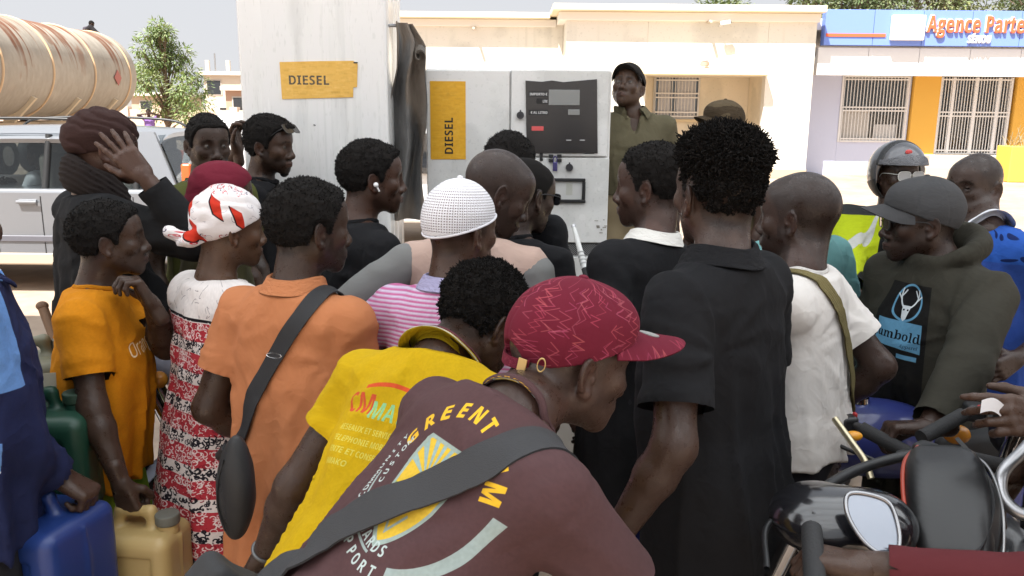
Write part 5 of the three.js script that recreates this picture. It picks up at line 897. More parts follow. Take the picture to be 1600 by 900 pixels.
// man in the grey cap and dark hooded jacket
const humTex = shirtTex(2048, 1024, .9, '#33312a', (c) => {
  c.save(); c.translate(-14, 150); c.fillStyle = '#161514'; c.fillRect(-95, -90, 190, 360);
  c.fillStyle = '#5d8fae'; c.beginPath(); c.moveTo(-75, 20); c.lineTo(78, 20); c.lineTo(80, 108); c.lineTo(40, 104); c.lineTo(-75, 98); c.fill(); c.fillRect(10, 118, 62, 14);
  c.beginPath(); c.arc(10, -35, 56, 0, 7); c.fill(); c.fillStyle = '#131315'; c.beginPath(); c.arc(10, -35, 49, 0, 7); c.fill();
  c.strokeStyle = '#c6ccd0'; c.lineWidth = 5; for (const q of [-1, 1]) { c.beginPath(); c.moveTo(10 + q * 10, -20); c.quadraticCurveTo(10 + q * 44, -40, 10 + q * 34, -76); c.moveTo(10 + q * 30, -40); c.lineTo(10 + q * 50, -58); c.moveTo(10 + q * 34, -52); c.lineTo(10 + q * 18, -72); c.stroke(); }
  c.fillStyle = '#c6ccd0'; c.beginPath(); c.moveTo(-6, -26); c.lineTo(26, -26); c.lineTo(18, 12); c.lineTo(10, 20); c.lineTo(2, 12); c.fill(); c.fillStyle = '#131315'; c.fillRect(0, -16, 6, 5); c.fillRect(14, -16, 6, 5);
  c.fillStyle = '#0f1012'; c.font = 'bold 37px serif'; c.textAlign = 'center'; c.fillText('Humboldt', -2, 76); c.font = 'italic 14px serif'; c.fillText('Apparel', 44, 96); c.restore();
});
P.hood = figure({ label: 'man in grey cap, glasses and dark hooded jacket with hand on handlebar', head: [1438, 346, 2.58], s: 1.02, hy: -80, hp: 3, ty: -118, lean: 2, nb: [1466, 408, 2.58], skin: [.045, .028, .023], face: { beard: .35, nose: 1.05, stubble: .5 }, eyes: true, hc: .004, bulk: .98,
  L: { w: [1440, 688, 2.15], pole: [.7, -.6, -.8], D: V(-1, -.1, -.2), N: V(-.1, -1, .2), curl: 1.0, thumb: .8, hc: .004 }, R: { w: [1330, 640, 2.6], pole: [-.5, -.8, -.6] },
  shirt: { map: humTex, col: [.035, .033, .025], front: true, sleeve: 1.9, cell: .0095, ease: .021, sw: 1.08, fold: .012, hem: .74, neckR: .07,
    extra: (C) => [(x, y, z) => { const p = V(x, y, z).sub(C.nb), h = p.dot(C.U), a = p.dot(C.F), b = p.dot(C.L), r = Math.hypot(a, b); const back = clamp(.5 - a / .2); return Math.hypot(r - .078 - .026 * back, (h - .012 - a * -.3 - .02) * .75) - .016 - .026 * back - .006 * noise(x * 18, y * 18, z * 18); }] }, trousers: [.02, .02, .02] });
ballCap(P.hood, { mat: cloth([.05, .05, .052], { bump: .001 }), len: .074, by: -.035, fy: .052, cell: .0038, curve: .03, droop: .12 });
glasses(P.hood, { z: .108, y: .0, lens: mat([.03, .028, .025], .08) });
{ const q = P.hood, a = q.down(.035, .055, .0); const f = (x, y, z) => ell(...V(x, y, z).sub(a).toArray(), .032, .03, .032); const b = boxOf([a], .07); partW('undershirt', mesher(f, b.min, b.max, .008), cloth([.33, .36, .02]), q.g); }

// man in the blue shirt
const blueTex = shirtTex(1024, 1024, .9, '#2c4890', (c) => { reseed(5); c.fillStyle = '#27509f'; c.fillRect(-560, -90, 1120, 190); c.fillStyle = '#10204e'; for (let i = 0; i < 60; i++) { c.beginPath(); c.ellipse(rr(-540, 540), rr(-10, 90), rr(8, 18), rr(5, 12), rr(0, 3), 0, 7); c.fill(); } });
P.blue = figure({ label: 'man with shaved head in bright blue shirt with white collar', head: [1521, 292, 3.0], s: 1, hy: -118, ty: -112, hp: 2, nb: [1538, 352, 2.9], skin: [.042, .028, .024], face: { stubble: .35 }, hc: .0045, shirt: { map: blueTex, col: [.05, .1, .4], front: true, collar: 'polo', collarCol: [.6, .62, .66], cell: .011, ease: .02 }, L: { w: [1590, 560, 2.7] }, R: { w: [1480, 600, 3] } });

// people cut by the picture's edge
P.paper = figure({ label: 'person at the far right edge holding a folded white paper', head: [1735, 330, 1.8], s: 1, hy: -75, ty: -80, skin: [.06, .036, .027], hc: .006, hair: CURL({ tufts: 1500 }), L: { w: [1648, 655, 1.6], pole: [.4, -1, -.5], D: V(-1, .12, .1), N: V(.1, -.5, -.85), curl: [.35, .6, .7, .8], thumb: .2, hc: .0035 }, shirt: { col: [.02, .02, .022], sleeve: 1.5, cell: .014 } });
P.red = figure({ label: 'rider in faded red sleeve gripping the nearest motorcycle handlebar', head: [1850, 620, 1.38], s: 1, hy: -60, ty: -62, lean: 14, skin: [.06, .036, .027], hc: .006, hair: CURL({ tufts: 1500 }), L: { w: [1322, 884, 1.45], pole: [.3, -1, -.2], D: V(-1, .06, -.25), N: V(.05, -1, .1), curl: [1.0, 1.1, 1.1, 1.15], thumb: .8, hc: .0032 }, shirt: { col: [.085, .016, .019], sleeve: 1.86, cell: .009, sw: .95 }, trousers: [.03, .03, .04] });
const trackTex = shirtTex(1024, 1024, .9, '#1c2242', (c) => { const pan = (p) => { c.fillStyle = '#5f86bd'; c.beginPath(); p.forEach((q, i) => i ? c.lineTo(...q) : c.moveTo(...q)); c.fill(); c.strokeStyle = '#c3cad6'; c.lineWidth = 6; c.beginPath(); p.slice(0, 3).forEach((q, i) => i ? c.lineTo(...q) : c.moveTo(...q)); c.stroke(); }; for (const q of [-1, 1]) { pan([[q * 330, 20], [q * 262, 110], [q * 300, 235], [q * 400, 240], [q * 400, 20]]); pan([[q * 150, 300], [q * 215, 385], [q * 330, 425], [q * 330, 350], [q * 230, 325]]); } });
P.track = figure({ label: 'person in navy tracksuit top at the left edge holding the blue can', head: [-74, 350, 1.95], s: 1.02, hy: 20, ty: 62, lean: 4, nb: [-62, 424, 1.94], skin: [.055, .034, .026], hc: .005, hair: CURL({ tufts: 2000 }), R: { w: [92, 742, 1.6], reach: .96, pole: [-.4, -.6, -.4], D: V(.75, -.6, -.1), N: V(-.4, -.85, 0), curl: [1.1, 1.15, 1.2, 1.2], thumb: .6, hc: .0036 }, L: { w: [-60, 760, 2.3] }, shirt: { col: [.012, .016, .045], map: trackTex, sleeve: 1.93, sw: 1.15, ease: .02, cell: .0095, fold: .012, collar: 'crew' } });
{ const q = P.track, A = q.arms[1], d = A.W.clone().sub(A.E).normalize(), c = A.W.clone().addScaledVector(d, -.03), band = (p, dir, r, h, m, n) => { const g = new THREE.CylinderGeometry(r, r * 1.03, h, 24, 1, false).applyQuaternion(new THREE.Quaternion().setFromUnitVectors(V(0, 1, 0), dir)).translate(p.x, p.y, p.z); return partW(n, g, m, q.g); };
  band(c, d, .039, .03, cloth([.1, .2, .42]), 'cuff'); }

// pump attendant behind the dispenser, looking up
P.attendant = figure({ label: 'pump attendant in khaki shirt and dark cap behind the dispenser, looking up', head: [981, 137, 4.75], s: 1.04, hy: -158, hp: -20, hr: -4, face: { open: .8 }, ty: 176, lean: 2, nb: [987, 176, 4.78], skin: [.06, .037, .027], eyes: true, gaze: [0, .3, 1], hc: .005, bulk: 1.12, shirt: { col: [.105, .092, .056], hem: .45, collar: 'polo', cell: .013, neckR: .072, ch: .04, gap: .5, vneck: .1 }, trousers: [.3, .24, .15] });
ballCap(P.attendant, { mat: cloth([.02, .018, .017]), len: .05, fy: .068, by: -.02, droop: -.15, a: [.088, .09, .112], cell: .005 });

// far figures
P.far = figure({ label: 'distant person in purple shirt by the tree, one hand raised to the head', head: [232, 176, 30], s: 1, hy: 160, ty: 165, skin: [.05, .03, .024], hc: .016, ac: .02, hair: { t: .012 }, L: { w: at(240, 178, 29.8), pole: [1, .2, 0], hc: .012 }, R: { w: at(226, 178, 29.8), pole: [-1, 0, 0], hc: .012 }, shirt: { col: [.22, .12, .35], cell: .03, fold: .008 }, trousers: [.5, .5, .52] });
// ---------------------------------------------------------------- fuel dispenser
{
  const Z = 4.36, s = span(667, 108, 951, 470, Z), base = V(s.cx, 0, -Z - .25), t = thing('fuel_dispenser', 'white diesel dispenser with black display and upright yellow sticker', 'fuel dispenser', base);
  const B = (px0, py0, px1, py1, z0, z1, r = .004) => { const q = span(px0, py0, px1, py1, Z); return wallBox(q.x0, q.x1, q.y0, q.y1, -Z + z1, -Z + z0, r); };
  const wp = mat([.77, .78, .79], .5, 0, { map: rep(GRIME, .8, .8), roughnessMap: rep(PLASTER, 1, 1) }), dark = mat([.016, .016, .018], .35), top = s.y1;
  partW('cabinet', wallBox(s.x0, s.x1, .3, top, -Z - .002, -Z - .5, .012), wp, t); partW('plinth', wallBox(s.x0 - .25, s.x1 + 1.1, .004, .24, -Z + .25, -Z - 1.2, .02), mat([.34, .32, .29], .85), t); partW('base', wallBox(s.x0 + .03, s.x1 - .03, .24, .34, -Z - .03, -Z - .46, .005), dark, t);
  partW('side_panel', B(669, 110, 795, 470, 0, .018), wp, t);
  const dp = partW('display_panel', B(798.5, 110, 949.5, 243.5, 0, .02), wp, t); partW('service_panel', B(798.5, 246.5, 949.5, 378, 0, .018), wp, t);
  const bez = [[821, 126], [846, 128], [862, 126], [880, 128.5], [932, 124], [933, 239], [823, 239]].map(([x, y]) => { const a = atZ(x, y, Z); return [a.x, a.y]; });
  const bz = shapeUV(bez, .008).translate(0, 0, -Z + .0205); bz.applyMatrix4(t.matrixWorld.clone().invert()); const disp = part('display', bz, new THREE.MeshPhysicalMaterial({ color: lin(.012, .012, .014), roughness: .25, clearcoat: .6, clearcoatRoughness: .2 }), t);
  const inv = t.matrixWorld.clone().invert(), sub = (n, g, m, p) => { g.applyMatrix4(inv); return part(n, g, m, p); };
  const lcd = mat([.22, .225, .22], .3); sub('lcd_window', B(857, 140.5, 905, 164.5, .0285, .032, .002), lcd, disp); sub('lcd_window', B(887, 171, 905, 179.5, .0285, .032, .002), lcd, disp);
  const lab = (txt, px0, py0, px1, py1) => { const q = span(px0, py0, px1, py1, Z); const tx = canvasTex(256, 64, (c) => { c.fillStyle = '#0e0e10'; c.fillRect(0, 0, 256, 64); c.fillStyle = '#d6d6d6'; c.font = 'bold 44px sans-serif'; c.textAlign = 'right'; c.textBaseline = 'middle'; c.fillText(txt, 250, 34, 246); }); const g = shapeUV([[q.x0, q.y0], [q.x1, q.y0], [q.x1, q.y1], [q.x0, q.y1]], .0006).translate(0, 0, -Z + .0288); sub('label_text', g, mat([1, 1, 1], .4, 0, { map: tx }), disp); };
  lab('IMPORTO €', 826, 143, 855.5, 151); lab('LITRI', 838, 154, 855.5, 162); lab('€ AL LITRO', 826, 171.5, 856, 179.5);
  sub('red_badge', B(830.5, 197, 849, 204, .0285, .031, .003), mat([.6, .09, .09], .4), disp); for (const x of [884, 905]) sub('mark', B(x, 218, x + 8, 219.4, .0285, .0295, .0003), mat([.5, .5, .5], .5), disp);
  partW('name_plate', B(913, 232, 928, 240, .02, .024, .001), M.black, t);
  const lock = (px, py) => { const p = atZ(px, py, Z); partW('lock', [new THREE.CylinderGeometry(.019, .019, .018, 20).rotateX(Math.PI / 2).translate(p.x, p.y, p.z + .03), bx(.008, .03, .006, p.x, p.y + .012, p.z + .041, .002)], mat([.05, .05, .055], .4, .4), t); }; lock(813, 180); lock(889, 261);
  const pd = atZ(867, 248, Z); partW('hasp', [B(857, 241, 864, 246, .02, .03, .001), B(870, 241, 877, 246, .02, .03, .001), B(857, 248, 864, 253, .02, .03, .001), B(870, 248, 877, 253, .02, .03, .001), B(843, 239, 848, 251, .02, .024, .001)], M.black, t); partW('padlock', [tube([V(-.008, 0, 0), V(-.008, .022, 0), V(0, .03, 0), V(.008, .022, 0), V(.008, 0, 0)], .0028, 16, 6).translate(pd.x, pd.y - .016, pd.z + .036), bx(.024, .046, .012, pd.x, pd.y - .038, pd.z + .036, .004)], mat([.08, .07, .2], .35, .5), t);
  const wq = span(861, 278, 914, 316, Z), fr = partW('window_frame', [B(861, 278, 914, 283, .018, .034, .003), B(861, 311, 914, 316, .018, .034, .003), B(861, 283.2, 866, 310.8, .018, .033, .003), B(909, 283.2, 914, 310.8, .018, .033, .003)], M.black, t); sub('window_pane', B(866, 283, 909, 311, .0185, .022, .001), mat([.5, .5, .49], .25), fr); sub('smudge', B(884, 286, 894, 304, .0222, .0228, .0002), mat([.4, .4, .36], .4), fr);
  const gl = partW('grille', B(832, 380, 949, 399, -.01, .002), mat([.03, .03, .032], .6), t); { const gs = span(832, 380, 949, 399, Z), bs = []; for (let i = 0; i < 34; i++) for (const q of [-1, 1]) { const x = gs.x0 + (i + .5) / 34 * gs.w, dx = q * gs.h * .5; if (x - Math.abs(dx) < gs.x0 || x + Math.abs(dx) > gs.x1) continue; bs.push(rod(V(x - dx, gs.y0 + .003, -Z + .006), V(x + dx, gs.y1 - .003, -Z + .006), .0016, .0016, 5)); } tag(sub('grille_wires', merge(bs), mat([.2, .2, .2], .45, .4), gl), null, null, null, 'stuff'); }
  partW('lower_panel', B(798.5, 401, 949.5, 470, 0, .016), wp, t);
  { const q = span(673, 127, 728, 249, Z), g = shapeUV([[q.x0, q.y0], [q.x1, q.y0 + .002], [q.x1, q.y1], [q.x0, q.y1]], .0015).translate(0, 0, -Z + .0185); g.applyMatrix4(inv); part('sticker', g, mat([1, 1, 1], .5, 0, { map: sticker(256, 568, 'DIESEL', '#d9a21c', 84, [6, 112], -Math.PI / 2, false) }), t); }
  reseed(77); for (let i = 0; i < 9; i++) { const p = atZ(rr(930, 948), rr(336, 366), Z); partW('paint_chip', bx(rr(.004, .02), rr(.003, .008), .001, p.x, p.y, p.z + .0185 + i * .0003, .0003), mat([.25, .23, .2], .8), t); }
}
{ // the old sheet hung between pillar and dispenser
  const c0 = atZ(630, 180, 4.2), t = thing('hanging_sheet', 'worn grey rubber sheet hanging between the pillar and the dispenser', 'sheet', V(c0.x, 0, c0.z));
  const LE = [[0, 616, 33], [.06, 616, 55], [.14, 614, 95], [.3, 612, 130], [.5, 608, 190], [.72, 604, 250], [1, 600, 345]], RE = [[0, 640, 36], [.06, 662, 70], [.14, 663, 92], [.3, 660, 130], [.5, 660, 190], [.72, 662, 250], [1, 664, 345]];
  const ev = (T, v) => { for (let i = 1; i < T.length; i++) if (v <= T[i][0]) { const a = T[i - 1], b = T[i], k = (v - a[0]) / (b[0] - a[0]); return [lerp(a[1], b[1], k), lerp(a[2], b[2], k)]; } return T[T.length - 1].slice(1); };
  const f = (u, v) => { const a = ev(LE, v), b = ev(RE, v), k = sstep(0, 1, u) * .3 + u * .7, p = atZ(lerp(a[0], b[0], k), lerp(a[1], b[1], k), 4.16); const am = .014 + .022 * sstep(0, .25, v); p.z += am * Math.sin(u * 12 + v * 2.2 + 1) + .03 * noise(u * 3 + 4, v * 5, 2) - .03; p.x += .016 * Math.sin(v * 9 + u * 4) * (.3 + v) + .012 * Math.cos(u * 12 + v * 2.2); return p; };
  partW('sheet', slab(f, 60, 60, .006), new THREE.MeshStandardMaterial({ color: lin(1, 1, 1), map: dataTex(256, (u, v) => { const a = tfbm(u, v, 4, 4, 3), b = sstep(.02, .3, tfbm(u, v, 3, 3, 9)); return [lerp(.38, .42, b) + .16 * a, lerp(.375, .38, b) + .16 * a, lerp(.37, .34, b) + .16 * a]; }, { srgb: true }), roughness: .95, bumpMap: CRUMPLE_S, bumpScale: .004 }), t);
  const curl = []; for (let i = 0; i <= 14; i++) { const a = i / 14 * 5, p = atZ(655, 84, 4.13); curl.push(p.add(V(Math.cos(a) * .03 * (1 - i / 22), Math.sin(a) * .036 * (1 - i / 22), .0))); }
  partW('rolled_edge', slab((u, v) => { const k = u * 14, i = Math.min(13, Math.floor(k)), p = curl[i].clone().lerp(curl[i + 1], k - i); return p.add(V((v - .5) * .01, -.03 * (v - .5), (v - .5) * .09)); }, 28, 6, .005), mat([.1, .085, .07], .75), t);
  partW('hook', rod(atZ(618, 40, 4.16), atZ(606, 40, 4.1), .008), M.steel, t);
}
{ // the pale rod standing before the dispenser
  const a = at(897, 356, 3.3), b = at(914, 420, 3.2), t = thing('hose_nozzle', 'thin white nozzle spout pointing up in front of the dispenser grille', 'fuel nozzle', V(b.x, 0, b.z)); partW('spout', rod(b, a, .013, .0085, 14), mat([.6, .6, .58], .4), t); partW('spout_tip', rod(a, a.clone().lerp(b, -.06), .0095, .009, 14), M.steel, t); const c = b.clone().lerp(a, -1.2); partW('hose', tube([b, c, c.clone().add(V(.1, -.35, -.1)), c.clone().add(V(.25, -.5, -.6))], .014, 24, 8), M.rubber, t); for (let k = 0; k < 4; k++) { const p = b.clone().lerp(a, .1 + k * .09); partW('ring', rod(p, p.clone().lerp(a, .03), .0145, .0145, 14), mat([.45, .45, .44], .5), t); }
}
// ---------------------------------------------------------------- sling bag and straps
function wornBag(name, label, C, pts, width, m, extra) { const g = strapGeo(C, pts, width), t = thing(name, label, 'bag', C.g.position.clone()); partW('strap', g, m, t); extra?.(t); return t; }
const WEB = new THREE.MeshStandardMaterial({ color: lin(.016, .016, .018), roughness: .75, bumpMap: rep(KNIT, 8, 1), bumpScale: .0008 });
{
  const C = P.orange, d = (h, f, l) => C.down(h, f, l);
  wornBag('sling_bag', 'black sling bag with wide strap on the back of the orange polo shirt', C, [d(.04, .09, -.1), d(.0, .0, -.1), d(.06, -.1, -.085), d(.2, -.15, .0), d(.34, -.15, .075), d(.44, -.13, .125)], .043, WEB, (t) => {
    const c = at(368, 762, 2.02), N = C.tb.f.clone().multiplyScalar(-1).addScaledVector(C.tb.l, .55).normalize(), Up = V(.1, 1, .0).normalize(), A = N.clone().cross(Up).normalize(), Uq = A.clone().cross(N);
    const f = (x, y, z) => { const p = V(x, y, z).sub(c), a = p.dot(A) + p.dot(Uq) * .12, b = p.dot(Uq), n = p.dot(N), w = .064 * (1 - .45 * sstep(.0, .16, b)) * (1 - .2 * sstep(-.05, -.16, b)); let e = ell(a, b, n, w + .006, .148, .042); e = smax(e, -Math.hypot(n - .034, a + b * .15 - .012) + .0022, .003); e = smax(e, -(Math.hypot((a - .02) * 1.1, (b + .045) * .6) - .05 < 0 ? Math.abs(Math.hypot((a - .02) * 1.1, (b + .045) * .6) - .05) : 1) + .0018, .002); return e - .003 * noise(x * 24, y * 24, z * 24); };
    const b = boxOf([c], .19); partW('pouch', mesher(f, b.min, b.max, .0055), new THREE.MeshStandardMaterial({ color: lin(.014, .014, .015), roughness: .62, bumpMap: CRUMPLE_S, bumpScale: .003 }), t);
    const q = (u, v, l) => c.clone().addScaledVector(A, u).addScaledVector(Uq, v).addScaledVector(N, l); partW('zip', tube([q(-.02, .09, .033), q(-.005, .03, .043), q(.002, -.04, .044), q(-.012, -.1, .034)], .0024, 24, 6), M.rubber, t);
    partW('bag_loop', rod(q(.02, .1, .01), d(.43, -.145, .118), .012, .015, 10), WEB, t);
    const rg = (p, n) => new THREE.TorusGeometry(.021, .0018, 8, 24).scale(1.08, .3, 1).applyQuaternion(new THREE.Quaternion().setFromUnitVectors(V(0, 0, 1), n)).translate(p.x, p.y, p.z);
    for (const k of [[.155, -.15, -.022], [.43, -.15, .118]]) { const p = onto(C.shirt, d(...k), .009); partW('ring', rg(p, gradOf(C.shirt, p, .02)), M.chrome, t); }
  });
}
{
  const C = P.cap, d = (h, f, l) => C.down(h, f, l);
  wornBag('shoulder_bag', 'wide charcoal strap across the maroon T-shirt leading to a black bag', C, [d(.08, .09, -.125), d(.035, .0, -.128), d(.13, -.09, -.105), d(.235, -.13, -.03), d(.335, -.15, .055), d(.43, -.14, .12), d(.52, -.1, .17)], .058, new THREE.MeshStandardMaterial({ color: lin(.026, .026, .028), roughness: .8, bumpMap: rep(KNIT, 10, 1.4), bumpScale: .0008 }), (t) => {
    const c = onto(C.shirt, d(.5, -.12, .2), .02), f = (x, y, z) => { const p = V(x, y, z).sub(c), a = p.dot(C.U), b = p.dot(C.L), n = p.dot(C.F); const q = [Math.abs(a) - .04, Math.abs(b) - .02, Math.abs(n) - .05]; return Math.hypot(Math.max(q[0], 0), Math.max(q[1], 0), Math.max(q[2], 0)) + Math.min(Math.max(...q), 0) - .02 - .005 * noise(x * 30, y * 30, z * 30); }; const b = boxOf([c], .17); partW('pouch', mesher(f, b.min, b.max, .007), M.rubber, t);
    const e = onto(C.shirt, d(.045, .035, -.13), .012); partW('strap_clip', rod(e, onto(C.shirt, d(.065, .075, -.128), .012), .003), M.gold, t);
  });
}
{ const C = P.white, d = (h, f, l) => C.down(h, f, l); wornBag('cross_strap', 'olive webbing strap over the white T-shirt', C, [d(.05, .09, .08), d(.0, .0, .085), d(.06, -.1, .065), d(.18, -.15, .0), d(.3, -.15, -.07), d(.42, -.12, -.14), d(.46, .05, -.2)], .04, cloth([.17, .14, .06], { key: 'web' }), (t) => { const c = onto(C.shirt, d(.46, .06, -.18), .04); partW('pouch', bx(.06, .16, .18, c.x, c.y, c.z, .02), cloth([.12, .1, .05]), t); }); }
// ---------------------------------------------------------------- jerrycans
const plastic = (c, r = .42) => new THREE.MeshPhysicalMaterial({ color: lin(...c), roughness: r, clearcoat: .15, clearcoatRoughness: .4, bumpMap: rep(CRUMPLE, .6, .6), bumpScale: .003 });
function jerrycan(label, pos, yaw, w, h, d, m, capM, cell = .006, group) {
  const t = thing('jerrycan', label, 'jerrycan', pos, yaw, group);
  const f = (x, y, z) => { const q = [Math.abs(x) - w / 2 + .035, Math.abs(y - h * .43) - h * .43 + .035, Math.abs(z) - d / 2 + .035]; let e = Math.hypot(Math.max(q[0], 0), Math.max(q[1], 0), Math.max(q[2], 0)) + Math.min(Math.max(...q), 0) - .035;
    e = smax(e, -(Math.max(Math.abs(x) - w * .3, Math.abs(y - h * .42) - h * .26, d / 2 - .008 - Math.abs(z))), .012); e = smin(e, Math.max(Math.abs(z) - .004, Math.abs(Math.hypot(x, y - h * .42) - 9) * 0 + Math.abs(Math.abs(x) - w / 2) - .004, Math.abs(y - h * .43) - h * .38), .006);
    const hy = h * .86; let hd = cap(x, y, z, -w * .2, hy + .045, 0, w * .16, hy + .045, 0, .0155, .0155); hd = smin(hd, cap(x, y, z, -w * .2, hy + .045, 0, -w * .26, hy - .01, 0, .0155, .019), .015); hd = smin(hd, cap(x, y, z, w * .16, hy + .045, 0, w * .2, hy - .01, 0, .0155, .019), .015); e = smin(e, hd, .018);
    return e - .0015 * noise(x * 12, y * 12, z * 12); };
  part('can_body', mesher(f, V(-w / 2 - .03, -.03, -d / 2 - .03), V(w / 2 + .03, h + .06, d / 2 + .03), cell), m, t);
  part('neck', new THREE.CylinderGeometry(.028, .03, .04, 24).translate(w * .36, h * .88, 0), m, t); part('screw_cap', lathe([[.001, .03], [.03, .03], [.033, .026], [.033, .004], [.031, 0], [.001, 0]], 28).translate(w * .36, h * .9, 0), capM, t); return t;
}
{ const A = P.track.arms[1], p = A.W.clone().addScaledVector(A.D.clone().normalize(), .085); jerrycan('large blue plastic jerrycan held at the lower left corner', V(p.x - .15, p.y - .4, p.z + .02), 2.9, .34, .42, .24, plastic([.012, .035, .16]), plastic([.02, .05, .25]), .006); }
{ const A = P.boy.arms[1], p = A.W.clone().addScaledVector(A.D.clone().normalize(), .085).add(V(.02, 0, 0)); jerrycan('translucent yellow jerrycan in the hand of the boy', V(p.x, p.y - .325, p.z), -.1, .24, .32, .17, new THREE.MeshPhysicalMaterial({ color: lin(.5, .36, .15), roughness: .4, transmission: .15, thickness: 0, bumpMap: rep(CRUMPLE, .6, .6), bumpScale: .003 }), mat([.12, .12, .1], .6), .0055); }
{ const p = at(44, 540, 2.45); jerrycan('dull olive jerrycan with paper label behind the blue sleeve', V(p.x, p.y - .36, p.z), .5, .26, .38, .2, plastic([.15, .15, .1], .6), mat([.1, .1, .08], .6), .007); const l = thing('paper_label', 'worn paper label on the dull olive jerrycan', 'label', at(66, 606, 2.3)); part('label', bx(.07, .08, .002, 0, 0, 0, .0008).rotateY(.5).rotateX(-.1), mat([.4, .38, .3], .9), l); }
{ const p = at(52, 628, 2.3); jerrycan('dark green jerrycan between the blue sleeve and the orange T-shirt', V(p.x, p.y - .33, p.z), .2, .3, .36, .22, plastic([.006, .045, .026], .5), mat([.02, .05, .03], .6), .007); }
{ const a = at(66, 478, 2.8), b = at(108, 590, 2.74), c = b.clone().lerp(a, -2.4), t = thing('wooden_stick', 'dark wooden stick leaning beside the orange T-shirt', 'stick', V(c.x, 0, c.z)); partW('shaft', rod(c, a, .014, .016, 12), M.wood, t); partW('knob', new THREE.SphereGeometry(.02, 14, 10).scale(1, .8, 1).translate(a.x, a.y, a.z), M.wood, t); }
